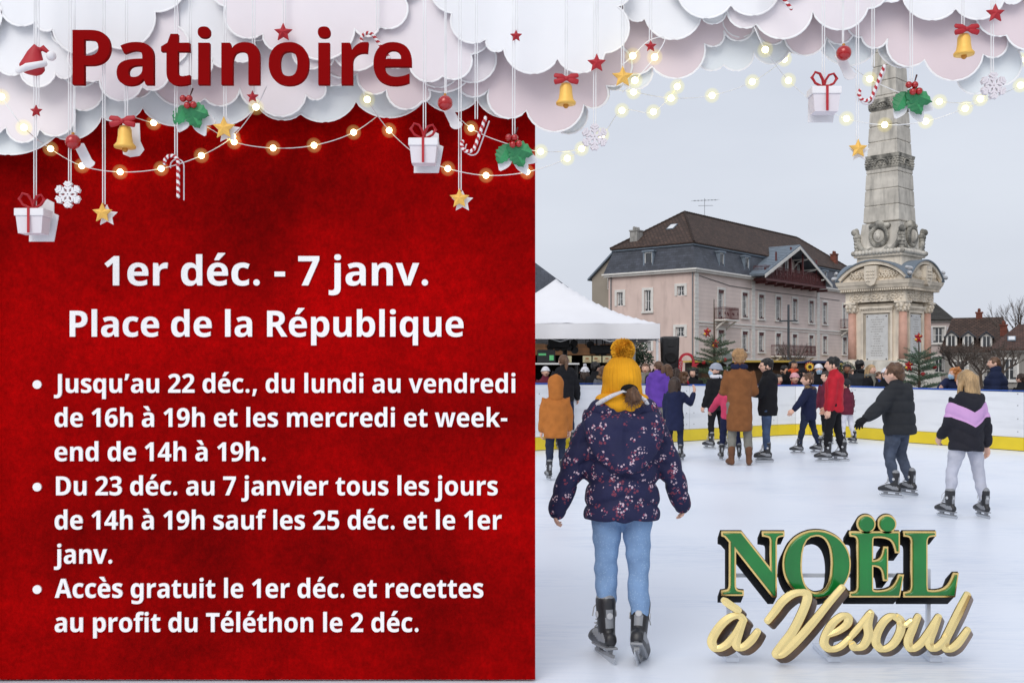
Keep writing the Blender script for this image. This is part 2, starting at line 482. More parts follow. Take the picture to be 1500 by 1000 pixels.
def chimney(parent, c, s, m=None, pots=2):
    b = B(); box(b, c, s)
    box(b, (c[0], c[1], c[2] + s[2] / 2 + .05), (s[0] + .12, s[1] + .12, .12))
    for k in range(pots):
        lathe(b, [(.11, 0), (.13, .15), (.09, .3)], 10, (c[0] + (k - (pots - 1) / 2) * .35, c[1], c[2] + s[2] / 2 + .105))
    o = build('chimney', b, m or BRICKC, parent); uvbox(o.data); return o
def rail(parent, name, pts, z, h, m, step=.11, label=None):
    """wrought rail along a polyline of x, y points"""
    b = B()
    for a, c in zip(pts, pts[1:]):
        a = Vector((*a, 0)); c = Vector((*c, 0)); l = (c - a).length
        for zz in (z + .08, z + h - .12, z + h): tube(b, [a + Vector((0, 0, zz)), c + Vector((0, 0, zz))], .022, 4, False)
        for k in range(int(l / step) + 1):
            p = a.lerp(c, min(1, k * step / l)); box(b, (p.x, p.y, z + h / 2), (.022, .022, h - .06))
        for k in range(int(l / .9) + 1):   # scrolls in the railing
            p = a.lerp(c, min(1, (k + .5) * .9 / l)); ball(b, (p.x, p.y, z + h * .5), (.09, .03, .14), 8, 5)
    return build(name, b, m, parent, label=label)

# the big pink corner house
C0 = Vector((14.95, 84, 0)); LEN = 34.8; WID = 8.5; EV = 9.35
big = thing('corner_house', 'long pale pink corner house with slate mansard, tiled roof and oxblood gable balcony', 'house', C0, math.atan2(.767, .641))
def uof(px_, wall='R'):
    k = (px_ - CX) / F
    if wall == 'R': return (k * C0.y - C0.x) / (.641 - .767 * k)
    return (C0.x - k * C0.y) / (.767 + .641 * k)
def zof(py, u, wall='R'):
    Y = C0.y + (.767 if wall == 'R' else .641) * u
    return CZ + (HY - py) / F * Y
MR = Matrix.Identity(4)
ML = Matrix.Rotation(-PI / 2, 4, 'Z')            # x -> -y ; we feed u = -y
def MLm(): return Matrix.Translation((0, 0, 0)) @ Matrix(((0, 1, 0, 0), (1, 0, 0, 0), (0, 0, 1, 0), (0, 0, 0, 1)))
ML = MLm()                                         # (u, y, z) -> (y, u, z): inside is +x
colsR = [1056, 1091, 1115, 1140, 1164, 1188, 1208, 1237, 1262]
holesR = []; meta = []
for c in colsR:
    u = uof(c)
    if u > LEN - 1: continue
    w = .52
    door2 = c in (1056, 1237); door1 = c in (1140, 1164)
    holesR.append((u - w, u + w, 5.62 if door2 else 5.95, 8.15)); meta.append(1)
    holesR.append((u - w, u + w, 2.66 if door1 else 2.95, 4.72)); meta.append(1)
holesL = []
for px0, px1, py0, py1 in ((904, 913, 428, 448), (944, 954, 425, 456), (992, 1003, 419, 433), (990, 1003, 479, 493), (946, 954, 500, 514)):
    ua, ub = uof(px1, 'L'), uof(px0, 'L'); um = (ua + ub) / 2
    holesL.append((ua, ub, zof(py1, um, 'L'), zof(py0, um, 'L')))
b = B()
wallgrid(b, 0, LEN, 0, EV, holesR, MR, mi=1)
wallgrid(b, 0, WID, 0, EV, holesL, ML)
for q in (((LEN, 0, 0), (LEN, WID, 0), (LEN, WID, EV), (LEN, 0, EV)), ((0, WID, 0), (LEN, WID, 0), (LEN, WID, EV), (0, WID, EV))):
    b.faces.new([b.verts.new(p) for p in q])
build('wall', b, [PINKW, PINKB], big)
for h in holesR: window(big, h, MR, CREAM, tw=.2, shade=OXBL)
for i, h in enumerate(holesL): window(big, h, ML, CREAM, bars=(1, 2), tw=.22, sill=(i == 1))
b = B()   # quoins and string courses
for u in (.32, uof(1103), uof(1198)):
    for k in range(26):
        box(b, (u, -.03, .2 + k * .36), (.62 if k % 2 else .56, .08, .335))
box(b, (LEN / 2, -.04, 5.30), (LEN - .1, .1, .13)); box(b, (LEN / 2, -.042, 5.02), (LEN - .1, .07, .07))
box(b, (LEN / 2, -.04, 2.2), (LEN - .1, .1, .25))
build('stone_trim', b, CREAM, big)
b = B()   # cornice and gutter
for (x0, x1, y0, y1, z0, z1) in ((-.32, LEN + .3, -.32, WID + .3, EV + .002, EV + .16), (-.46, LEN + .42, -.46, WID + .42, EV + .163, EV + .3)):
    box(b, ((x0 + x1) / 2, (y0 + y1) / 2, (z0 + z1) / 2), (x1 - x0, y1 - y0, z1 - z0))
build('cornice', b, CREAM, big)
MZ = 11.62
b = B()
lo = [(-.34, -.34), (LEN + .3, -.34), (LEN + .3, WID + .3), (-.34, WID + .3)]; up = [(.3, .3), (LEN - .3, .3), (LEN - .3, WID - .3), (.3, WID - .3)]
vl = [b.verts.new((x, y, EV + .31)) for x, y in lo]; vu = [b.verts.new((x, y, MZ)) for x, y in up]
for i in range(4): b.faces.new((vl[i], vl[(i + 1) % 4], vu[(i + 1) % 4], vu[i]))
b.faces.new(vu); b.faces.new(vl[::-1])
man = build('mansard', b, SLATE, big); uvbox(man.data)
b = B(); box(b, (LEN / 2, WID / 2, MZ + .06), (LEN - .38, WID - .38, .12)); build('roof_edge', b, ZINC, big)
b = B(); hip(b, .1, LEN - .1, .1, WID - .1, MZ + .25, 15.35, 5.6, 5.6, thick=.12)
rf = build('roof', b, TILE, big); uvbox(rf.data)
b = B()
for a_, c_ in (((5.7, WID / 2, 15.37), (LEN - 5.7, WID / 2, 15.37)), ((.1, .1, MZ + .27), (5.7, WID / 2, 15.37)), ((.1, WID - .1, MZ + .27), (5.7, WID / 2, 15.37)), ((LEN - .1, .1, MZ + .27), (LEN - 5.7, WID / 2, 15.37))):
    a_ = Vector(a_); c_ = Vector(c_); n_ = int((c_ - a_).length / .4)
    for k in range(n_): tube(b, [a_.lerp(c_, k / n_), a_.lerp(c_, (k + .92) / n_)], [.11, .085], 6, False)
build('ridge_tiles', b, TILE, rf); 
def skylight(parent, c, M, w=.7, h=.95):
    b = B(); box(b, (0, 0, .03), (w, h, .08)); box(b, (0, 0, .075), (w - .14, h - .14, .012), mi=1)
    bmesh.ops.transform(b, matrix=Matrix.Translation(c) @ M, verts=b.verts)
    build('skylight', b, [ZINC, mat('bright skylight glass', (.72, .74, .76), .15)], parent)
sl = math.atan2(15.35 - MZ - .25, 5.6)
skylight(rf, (.1 + 2.9, WID / 2 - .35, MZ + .25 + 2.9 * math.tan(sl) + .02), Matrix.Rotation(-sl, 4, 'Y') @ Matrix.Rotation(PI / 2, 4, 'Z'))
chimney(rf, (1.5, WID - 1.9, MZ + 1.1), (.9, .75, 1.3), CONC, 3)
chimney(rf, (LEN - 3.2, 1.2, MZ + 1.15), (.6, .6, 1.5), BRICKC, 2)
# dormer windows in the mansard
for px_, wl in ((951, 'L'), (1055, 'R'), (1092, 'R'), (1207, 'R')):
    u = uof(px_, wl); M = MR if wl == 'R' else ML
    b = B(); z0, z1 = EV + .42, EV + 1.95
    for x in (u - .44, u + .44): box(b, (x, .28, (z0 + z1) / 2), (.13, .9, z1 - z0))
    box(b, (u, .25, z1 + .07), (1.2, 1.0, .14)); box(b, (u, .28, z0 - .04), (1.0, .92, .08))
    bmesh.ops.transform(b, matrix=M, verts=b.verts)
    d = build('dormer', b, ZINC, big)
    b = B(); box(b, (u, -.05, (z0 + z1) / 2), (.75, .04, z1 - z0)); bmesh.ops.transform(b, matrix=M, verts=b.verts); build('pane', b, GLASS, d)
    b = B()
    for x in (u - .34, u + .34): box(b, (x, -.09, (z0 + z1) / 2), (.07, .05, z1 - z0 - .02))
    box(b, (u, -.09, z1 - .06), (.61, .05, .1)); bmesh.ops.transform(b, matrix=M, verts=b.verts); build('casement', b, WHITEP, d)
# the gable with its balcony
g0, g1, gm, gz = 9.2, 24.2, 16.6, 12.75
b = B()
for (xa, za), (xb, zb) in (((g0, EV + .25), (gm, gz)), ((gm, gz), (g1, EV + .25))):
    n_ = Vector((-(zb - za), 0, xb - xa)).normalized() * .22
    q = [(xa, za), (xb, zb), (xb + n_.x, zb + n_.z), (xa + n_.x, za + n_.z)]
    if xa == gm: q = [(xa, za), (xb, zb), (xb + n_.x, zb + n_.z), (xa, za + .24)]
    else: q[2] = (xb, zb + .24)
    prism(b, q, -1.7, 4.0)
    for k in range(16):   # standing seams
        t = (k + .5) / 16; x = xa + (xb - xa) * t; z = za + (zb - za) * t
        box(b, (x + n_.x * 1.1, 1.15, z + n_.z * 1.12), (.035, 5.6, .06))
gr = build('gable_roof', b, ZINC, big)
b = B()
for (xa, za), (xb, zb) in (((g0 + .15, EV + .2), (gm, gz - .08)), ((g1 - .15, EV + .2), (gm, gz - .08))):
    prism(b, [(xa, za - .12), (xb, zb - .12), (xb, zb + .16), (xa, za + .16)], -1.76, -1.705)
build('barge_board', b, CREAM, gr)
b = B()
for f in (.25, .5, .75):
    for s in (-1, 1):
        x = gm + s * f * 7.4; z = gz - f * (gz - EV) * 1.0
        tube(b, [(x, -.05, z - 1.0), (x, -.7, z - .35), (x, -1.65, z - .12)], .07, 6); box(b, (x, -.85, z - .12), (.12, 1.6, .12))
build('bracket', b, CREAM, gr)
b = B()
prism(b, [(g0 + .8, EV + .31), (g1 - .8, EV + .31), (gm, gz - .25)], -.2, 3.5)
build('gable_wall', b, PINKB, big)
for x, w, h in ((gm - 2.6, .5, 1.75), (gm + .0, .55, 2.1), (gm + 2.6, .5, 1.75)):
    Mg = Matrix.Translation((0, -.36, 0))
    window(big, (x - w, x + w, EV + .36, EV + .36 + h), Mg, OXBL, tw=.1, bars=(1, 2), sill=False)
b = B(); box(b, ((g0 + g1) / 2 - .1, -.83, EV + .02), (g1 - g0 - 1.8, 1.3, .18))
for k in range(8): box(b, (g0 + 1.4 + k * 1.9, -.75, EV - .2), (.14, 1.1, .24))
bal = build('gable_balcony', b, OXBL, big)
rail(bal, 'railing', [(g0 + .85, -.25), (g0 + .85, -1.42), (g1 - 1.05, -1.42), (g1 - 1.05, -.25)], EV + .1, 1.15, OXBL, .13)
b = B()
for k in range(28):
    box(b, (g0 + .95 + k * (g1 - g0 - 2.1) / 27.0, -1.36, EV + .62), (.36, .03, .85))
build('railing_panel', b, mat('oxblood slatted infill', srgb(88, 46, 46), .7, 0, .3, 8), bal)
b = B()
for x in (g0 + 3.0, gm - 1.3, gm + 1.3, g1 - 3.2):
    box(b, (x, -1.4, EV + 1.0 + (1 - abs(x - gm) / 8) * 1.2), (.14, .12, 1.6 + (1 - abs(x - gm) / 8) * 1.2))
build('gable_post', b, OXBL, gr)
def balcony(u0, u1, z):
    b = B(); box(b, ((u0 + u1) / 2, -.55, z - .06), (u1 - u0, 1.06, .12))
    for x in (u0 + .3, u1 - .3): tube(b, [(x, -.06, z - .75), (x, -.4, z - .45), (x, -.9, z - .13)], .08, 6)
    o = build('balcony', b, CREAM, big); rail(o, 'railing', [(u0 + .05, -.05), (u0 + .05, -1.02), (u1 - .05, -1.02), (u1 - .05, -.05)], z, 1.0, OXBL)
balcony(uof(1056) - 1.2, uof(1056) + 1.3, 5.58); balcony(uof(1237) - 1.3, uof(1237) + 1.3, 5.58); balcony(uof(1140) - 1.6, uof(1164) + 2.6, 2.62)
b = B()
for u0, u1 in ((.8, 4.2), (5, 9.6), (12, 18), (19, 24), (25, 32)):
    prism(b, [(u0, 2.1), (u1, 2.1), (u1, 2.0), (u0, 2.0)], -.02, -1.5, skew=(0, -.55))
    prism(b, [(u0, 1.44), (u1, 1.44), (u1, 1.2), (u0, 1.2)], -1.48, -1.53)
build('awning', b, YAWN, big)
b = B(); tube(b, [(-.06, .12, 0), (-.06, .12, EV)], .06, 6); tube(b, [(-.06, WID - .3, 0), (-.06, WID - .3, EV)], .06, 6)
tube(b, [(.8, -.05, EV - .25), (6, -.05, EV - .75), (14, -.05, EV - .85), (30, -.05, EV - .8)], .03, 4)
build('drain_pipe', b, mat('grey pipe', (.2, .2, .21), .6), big)
b = B()   # tv aerial
tube(b, [(9.3, WID / 2, 15.2), (9.3, WID / 2, 17.0)], .025, 5); tube(b, [(8.1, WID / 2 + .5, 16.7), (10.7, WID / 2 - .5, 17.0)], .02, 4); tube(b, [(8.7, WID / 2 + .3, 16.3), (10.3, WID / 2 - .3, 16.45)], .02, 4)
for k in range(8): 
    t = k / 7; p = Vector((8.1 + 2.6 * t, WID / 2 + .5 - t, 16.7 + .3 * t)); tube(b, [p - Vector((.12, .3, 0)), p + Vector((.12, .3, 0))], .012, 4)
build('aerial', b, BOLT, rf)
# taupe annexe behind the left end
ann = thing('annexe_house', 'narrow taupe rendered annexe with sloping zinc roof behind the pink house', 'house', C0, math.atan2(.767, .641))
ah = [(0, 0, 0, 0)]
b = B(); y0, y1 = WID + .02, WID + 2.4
vs = [(.9, y0, 0), (.9, y1, 0), (.9, y1, 9.6), (.9, y0, 11.6)]
prism(b, [(y0, 0), (y1, 0), (y1, 9.5), (y0, 11.5)], .9, 9.0)
bmesh.ops.transform(b, matrix=ML, verts=b.verts)
build('wall', b, TAUPE, ann)
b = B(); prism(b, [(y0, 11.52), (y1 + .3, 9.28), (y1 + .3, 9.45), (y0, 11.7)], .6, 9.2); bmesh.ops.transform(b, matrix=ML, verts=b.verts); build('roof', b, ZINC, ann)
for z in (9.0, 4.2):
    b = B(); box(b, (y0 + .42, .88, z), (.5, .06, 1.1)); bmesh.ops.transform(b, matrix=ML, verts=b.verts)
    w = build('window', b, CREAM, ann)
    b = B(); box(b, (y0 + .42, .84, z), (.36, .04, .95)); bmesh.ops.transform(b, matrix=ML, verts=b.verts); build('pane', b, GLASS, w)

def house(name, label, X, Y, rz, w, d, h, roofz, wallm, roofm, wins, ins=None, over=.4, shutters=None, chim=(), dormers=(), group=None):
    """plain house: local x along the front, front at y = 0 facing -y"""
    t = thing(name, label, 'house', (X, Y, 0), rz, group)
    b = B(); holes = [(a - .5, a + .5, z0, z1) for a, z0, z1 in wins]
    wallgrid(b, 0, w, 0, h, holes, MR)
    for q in (((w, 0), (w, d)), ((w, d), (0, d)), ((0, d), (0, 0))):
        (xa, ya), (xb, yb) = q
        b.faces.new([b.verts.new(p) for p in ((xa, ya, 0), (xb, yb, 0), (xb, yb, h), (xa, ya, h))])
    build('wall', b, wallm, t)
    for hh in holes: 
        o = window(t, hh, MR, CREAM, tw=.12, bars=(1, 2))
        if shutters:
            b = B()
            for s in (-1, 1):
                x = (hh[0] + hh[1]) / 2 + s * .9; box(b, (x, -.1, (hh[2] + hh[3]) / 2), (.5, .05, hh[3] - hh[2]))
                for k in range(10): box(b, (x, -.13, hh[2] + (k + .5) * (hh[3] - hh[2]) / 10), (.4, .03, .05))
            build('shutter', b, shutters, o)
    b = B(); hip(b, -over, w + over, -over, d + over, h + .1, roofz, d / 2 if ins is None else ins)
    rf = build('roof', b, roofm, t); uvbox(rf.data)
    b = B(); box(b, (w / 2, d / 2, h - .06), (w + over, d + over, .14)); build('eaves', b, CREAM, t)
    for c in chim: chimney(rf, (c[0], c[1], c[2]), (.5, .4, .8), None, 1)
    for x, z in dormers:
        b = B()
        yb = -over + (z - h) / (roofz - h) * (d / 2 + over)
        prism(b, [(x - .42, z - .7), (x + .42, z - .7), (x + .42, z + .3), (x, z + .66), (x - .42, z + .3)], yb - .75, yb + 1.8)
        dm = build('dormer', b, WHITEP if False else CREAM, rf)
        b = B()
        for s in (-1, 1): prism(b, [(x, z + .7), (x + s * .58, z + .2), (x + s * .58, z + .3), (x, z + .82)], yb - .95, yb + 1.8)
        rr = build('dormer_roof', b, SLATE, dm); uvbox(rr.data)
        b = B(); box(b, (x, yb - .77, z - .1), (.56, .03, .95)); build('pane', b, GLASS, dm)
        b = B()
        for xx in (-.28, 0, .28): box(b, (x + xx, yb - .80, z - .1), (.06, .03, 1.0))
        build('casement', b, WHITEP, dm)
    return t
LILAC = mat('pale lilac render', srgb(196, 182, 178), .92, 0, .08, .8, .2, 10)
GREYR = mat('grey render', srgb(150, 146, 140), .92, 0, .1, .8, .2, 10); stains(GREYR, (.18, .17, .16), .4)
REDBR = tile_mat('red brick wall', srgb(128, 62, 58), .22, .075, .2, .9, ms=.012)
SHUT = mat('pale grey shutter paint', srgb(200, 200, 204), .6, 0, .08, 3)
def rowpos(px_, Y): return (px_ - CX) / F * Y
house('town_house', 'narrow pale lilac house with white shutters and dark roof right of the monument', rowpos(1330, 92), 92, R(-21), 3.45, 7, 5.7, 7.5, LILAC, DKTILE, [(.9, 3.7, 5.1), (2.55, 3.7, 5.1), (.9, 1.1, 2.5), (2.55, 1.1, 2.5)], ins=1.5, shutters=SHUT, chim=[(1.9, 3.2, 7.4)])
house('terraced_house', 'grey rendered house with brown roof and three white dormers', rowpos(1384, 84), 84, R(-24), 4.9, 8, 2.75, 5.75, GREYR, TILE, [(1.2, .6, 2.0), (3.4, .6, 2.0)], ins=.9, dormers=[(.5, 3.75), (1.75, 3.7), (3.1, 3.65)], chim=[(2.6, 4.0, 5.7)])
house('low_house', 'low grey house with russet hipped roof and bright skylight at right edge', rowpos(1456, 74), 74, R(-26), 8.0, 8, 2.75, 4.75, GREYR, RDTILE, [(1.0, .6, 2.1), (3.0, .6, 2.1), (5, .6, 2.1)], chim=[(.6, 5.2, 4.3), (2.6, 4.4, 4.9)], ins=2.0)
low = [o for o in bpy.data.objects if o.name == 'low_house'][0]
lr = [c for c in low.children if c.name.startswith('roof')][0]
skylight(lr, (1.15, 1.2, 2.85 + (1.6) / 4.4 * 1.9 + .04), Matrix.Rotation(math.atan2(1.9, 4.4), 4, 'X'), .55, .8)
house('red_brick_house', 'red brick house with dark slate roof rising behind the white tent', rowpos(847, 60) - 13.2, 60, R(0), 12.6, 9, 5.75, 10.9, REDBR, SLATE, [(10.5, 3.2, 5)], ins=6.0)

# ---- the monument
MO = Vector((rowpos(1303, 45), 45, 0)); MRZ = R(-46) 
mon = thing('obelisk_monument', 'tall banded stone obelisk monument on a pedestal with salmon corner columns', 'monument', MO, MRZ)
zp = lambda py: CZ + (HY - py) * .03
ah = lambda px_: px_ * .03 / 1.29
b = B()
frustum(b, (0, 0), 2.2, 2.2, -.05, .35); frustum(b, (0, 0), 1.9, 1.9, .352, .7); frustum(b, (0, 0), 1.62, 1.55, .702, 1.25)
frustum(b, (0, 0), 1.42, 1.36, 1.252, 1.75)
build('base', b, GREYST, mon)
b = B()
frustum(b, (0, 0), 1.12, 1.12, 1.752, zp(446)); 
for s in range(4):      # panel frames on each face
    M = Matrix.Rotation(s * PI / 2, 4, 'Z')
    for x in (-.66, .66): box(b, (x, -1.17, (zp(458) + zp(530)) / 2), (.1, .09, zp(458) - zp(530)), M)
    for z in (zp(458), zp(530)): box(b, (0, -1.172, z), (1.42, .1, .1), M)
    box(b, (0, -1.2, zp(452)), (1.5, .16, .1), M)
    for k in range(19): box(b, (-.7 + k * 1.4 / 18, -1.21, zp(455)), (.045, .08, .06), M)
    for k in range(24):
        for x in (-.57, .57): ball(b, M @ Vector((x, -1.15, zp(461) - k * .083)), .03, 6, 4)
ped = build('pedestal', b, STONE, mon)
for s in range(4):
    M = Matrix.Rotation(s * PI / 2, 4, 'Z')
    b = B(); box(b, (0, -1.16, (zp(462) + zp(528)) / 2), (1.0, .05, zp(462) - zp(528)), M, bev=.01)
    for x in (-.43, .43):
        for z in (zp(464.5), zp(526)): ball(b, M @ Vector((x, -1.19, z)), .03, 8, 6, mi=1)
    rnd = random.Random(s)
    for k in range(17):
        wl = rnd.uniform(.2, .62) if k else .08; z = zp(466) - k * .103
        x = -wl / 2
        while x < wl / 2:
            q = rnd.uniform(.03, .1); box(b, (x + q / 2, -1.186, z), (q, .004, .028), M, mi=2); x += q + .025
    build('plaque', b, [MARBLE, mat('dark bolt', (.05, .05, .05), .4, .5), ENGR], mon)
for sx, sy in ((1, 1), (-1, 1), (-1, -1), (1, -1)):
    c = (sx * 1.15, sy * 1.15)
    b = B(); lathe(b, [(.185, zp(531)), (.18, zp(500)), (.165, zp(459))], 20, (c[0], c[1], 0))
    co = build('column', b, SALMON, mon, True)
    b = B(); lathe(b, [(.17, zp(459)), (.2, zp(458.5)), (.18, zp(457)), (.2, zp(453)), (.28, zp(447)), (.26, zp(446))], 16, (c[0], c[1], 0)); box(b, (c[0], c[1], zp(445)), (.54, .54, .08))
    for k in range(8):
        a = k * PI / 4
        for zz, rr in ((zp(455), .215), (zp(450.5), .255)): ball(b, (c[0] + rr * math.cos(a + zz), c[1] + rr * math.sin(a + zz), zz), (.07, .07, .1), 8, 6)
    build('capital', b, STONE, co)
    b = B(); lathe(b, [(.26, 1.62), (.26, 1.7), (.22, 1.76), (.23, 1.82), (.185, zp(531))], 16, (c[0], c[1], 0)); box(b, (c[0], c[1], 1.5), (.6, .6, .22)); build('column_base', b, STONE, co)
b = B()
frustum(b, (0, 0), 1.36, 1.36, zp(444), zp(428))
frustum(b, (0, 0), 1.5, 1.52, zp(428) + .002, zp(425)); 
for s in range(4):
    M = Matrix.Rotation(s * PI / 2, 4, 'Z')
    for k in range(30): box(b, (-1.45 + k * 2.9 / 29, -1.5, zp(427)), (.05, .14, .09), M)
    rnd = random.Random(5)
    for x in (-.85, 0, .85):     # carved rinceaux
        for k in range(26):
            a = k * .55; r = .04 + .011 * k
            ball(b, M @ Vector((x + r * 1.3 * math.cos(a), -1.37, zp(436.5) + r * .75 * math.sin(a))), (.045, .06, .04), 6, 4)
frustum(b, (0, 0), 1.56, 1.62, zp(425) + .002, zp(420)); frustum(b, (0, 0), 1.64, 1.69, zp(420) + .002, zp(414.5))
build('entablature', b, STONE, mon)
arc_r = 2.3
def arcpts(w, z0, rise, n=16):
    r = (w * w + rise * rise) / (2 * rise)
    a = math.asin(w / r)
    return [(r * math.sin(-a + 2 * a * k / n), z0 + rise - r + r * math.cos(-a + 2 * a * k / n)) for k in range(n + 1)]
for s in range(4):
    M = Matrix.Rotation(s * PI / 2, 4, 'Z')
    b = B(); z0 = zp(414) + .0
    ap = arcpts(1.44, z0, .62)
    v = prism(b, ap + [], -1.5 + s * .002, -1.0)
    o = arcpts(1.66, z0, .84)
    i_ = arcpts(1.5, z0, .69)
    for k in range(16):
        v = prism(b, [i_[k], i_[k + 1], o[k + 1], o[k]], -1.66 + s * .002, -max(.9, abs(o[k][0] + o[k + 1][0]) / 2 - .04))
    for k in range(46):
        a = k * .47; r = .03 + .0065 * k
        for x in (-.66, .66):
            zz = z0 + .24 + r * .5 * math.sin(a)
            ball(b, Vector((x + r * 1.5 * math.cos(a), -1.53, zz)), (.05, .08, .045), 6, 4)
    prism(b, [(-.27, z0 + .62), (.27, z0 + .62), (.29, z0 + .1), (.17, z0 - .17), (0, z0 - .25), (-.17, z0 - .17), (-.29, z0 + .1)], -1.78, -1.5)
    for k in range(14): ball(b, (-.15 + .1 * (k % 4), -1.79, z0 + .4 - .14 * (k // 4)), (.05, .03, .05), 6, 4)
    bmesh.ops.transform(b, matrix=M, verts=b.verts)
    pd = build('pediment', b, STONE, mon)
    b = B()
    for k in range(16):
        prism(b, [o[k], o[k + 1], (o[k + 1][0] * 1.02, o[k + 1][1] + .05), (o[k][0] * 1.02, o[k][1] + .05)], -1.72 + s * .002, -max(.3, abs(o[k][0] + o[k + 1][0]) / 2 - .1))
    bmesh.ops.transform(b, matrix=M, verts=b.verts)
    build('pediment_roof', b, ZINC, pd)
b = B()
frustum(b, (0, 0), 1.05, 1.0, zp(400), zp(378.5)); frustum(b, (0, 0), 1.1, 1.12, zp(378.5) + .002, zp(375))
build('plinth', b, STONE, mon)
b = B()
for s in range(4):
    M = Matrix.Rotation(s * PI / 2, 4, 'Z')
    n_ = 15
    for k in range(n_): ball(b, M @ Vector((-1.12 + 2.24 * k / (n_ - 1), -1.12, zp(372))), (.1, .11, .11), 10, 8)
frustum(b, (0, 0), 1.12, 1.12, zp(375) + .002, zp(369)); frustum(b, (0, 0), 1.08, .98, zp(369) + .002, zp(362))
frustum(b, (0, 0), .97, .9, zp(362) + .002, zp(345)); frustum(b, (0, 0), .9, .84, zp(345) + .002, zp(329))
build('moulding', b, GREYST, mon)
for s in range(4):    # wreaths, garlands and corner volutes
    M = Matrix.Rotation(s * PI / 2, 4, 'Z')
    b = B()
    for k in range(28):
        a = k * 2 * PI / 28
        ball(b, M @ Vector((.36 * math.cos(a), -1.02, zp(349) + .4 * math.sin(a))), (.1, .1, .1), 8, 6)
    for k in range(15):   # swags to the corners
        t = k / 14
        for sg in (-1, 1):
            x = sg * (.35 + .72 * t); z = zp(352) - .62 * math.sin(PI * (.28 + .62 * t)) + .3 * t
            ball(b, M @ Vector((x, -1.0 - .06 * math.sin(t * PI), z)), (.12, .12, .12), 8, 6)
    for k in range(18):
        a = k * .6; r = .05 + .008 * k
        ball(b, M @ Vector((-1.0 + .2 * math.cos(a) * r * 5 * .3, -1.06, zp(343) + r * math.sin(a))), (.09, .1, .09), 8, 6)
    for k in range(10):
        ball(b, M @ Vector((-1.0, -1.0, zp(345) - k * .075)), (.15 - .005 * k + .03 * (k % 2), .15 - .005 * k + .03 * (k % 2), .1), 8, 6)
    ball(b, M @ Vector((-1.08, -1.08, zp(341))), (.15, .15, .15), 12, 8); ball(b, M @ Vector((0, -.95, zp(333))), (.24, .16, .22), 10, 8)
    for sg in (-1, 1): ball(b, M @ Vector((sg * .3, -.93, zp(334))), (.2, .14, .14), 10, 8)
    gw = build('wreath', b, DIRTY, mon, True)
    b = B(); ball(b, M @ Vector((0, -1.0, zp(349))), (.26, .1, .3), 16, 12)
    ball(b, M @ Vector((0, -1.09, zp(349))), (.12, .06, .16), 12, 8); ball(b, M @ Vector((0, -1.15, zp(349.6))), (.03, .04, .06), 6, 5); ball(b, M @ Vector((0, -1.07, zp(345))), (.14, .06, .08), 8, 6)
    build('portrait_medallion', b, GREYST, gw, True)
b = B()
aw = lambda py: .81 - (327 - py) * .00126
py = 327.5; k = 0
while py > -120:
    if 230 < py < 256 and py - 25 < 240: pass
    hgt = 24 - (327 - py) * .012
    top = py - hgt
    frustum(b, (0, 0), aw(py) - .035, aw(py - 1.3) + .0, zp(py) + .001, zp(py - 1.3))
    frustum(b, (0, 0), aw(py - 1.3), aw(top + 1.3), zp(py - 1.3) + .0005, zp(top + 1.3))
    frustum(b, (0, 0), aw(top + 1.3), aw(top) - .035, zp(top + 1.3) + .0005, zp(top) + .0002)
    py = top
zt = zp(py); frustum(b, (0, 0), aw(py), .02, zt + .001, zt + .9)
build('shaft', b, GREYST, mon)
for pc, hw in ((240, 10), (156, 8), (60, 7)):
    b = B(); a = aw(pc)
    frustum(b, (0, 0), a + .03, a + .06, zp(pc + hw), zp(pc + hw * .75)); frustum(b, (0, 0), a + .045, a + .045, zp(pc + hw * .75) + .001, zp(pc - hw * .5)); frustum(b, (0, 0), a + .07, a + .1, zp(pc - hw * .5) + .001, zp(pc - hw))
    for s in range(4):
        M = Matrix.Rotation(s * PI / 2, 4, 'Z')
        for j in range(11):
            for q in range(3): ball(b, M @ Vector((-a + 2 * a * j / 10 + .03 * (q % 2), -a - .05, zp(pc + hw * .45) + q * hw * .011)), (.05, .05, .05), 6, 4)
        for j in range(14):
            t = j / 13 * PI; ball(b, M @ Vector((.28 * math.cos(t) , -a - .09, zp(pc) + .2 * math.sin(t) - .1)), (.045, .05, .045), 6, 4)
    build('carved_band', b, DIRTY, mon)
for c, zc in (((1.64, -1.64), zp(411)), ((-1.64, -1.64), zp(413)), ((-1.64, 1.64), zp(412)), ((1.64, 1.64), zp(411))):
    b = B(); tube(b, [(c[0], c[1], zc - .15), (c[0], c[1], zc + .15)], .02, 6); tube(b, [(c[0], c[1], zc + .15), (c[0] * 1.06, c[1] * 1.06, zc + .12)], .09, 10); tube(b, [(c[0] * 1.04, c[1] * .97, zc + .32), (c[0] * .97, c[1] * 1.06, zc + .36)], .08, 10)
    build('floodlight', b, mat('light grey metal', (.55, .56, .58), .4, .3), mon)

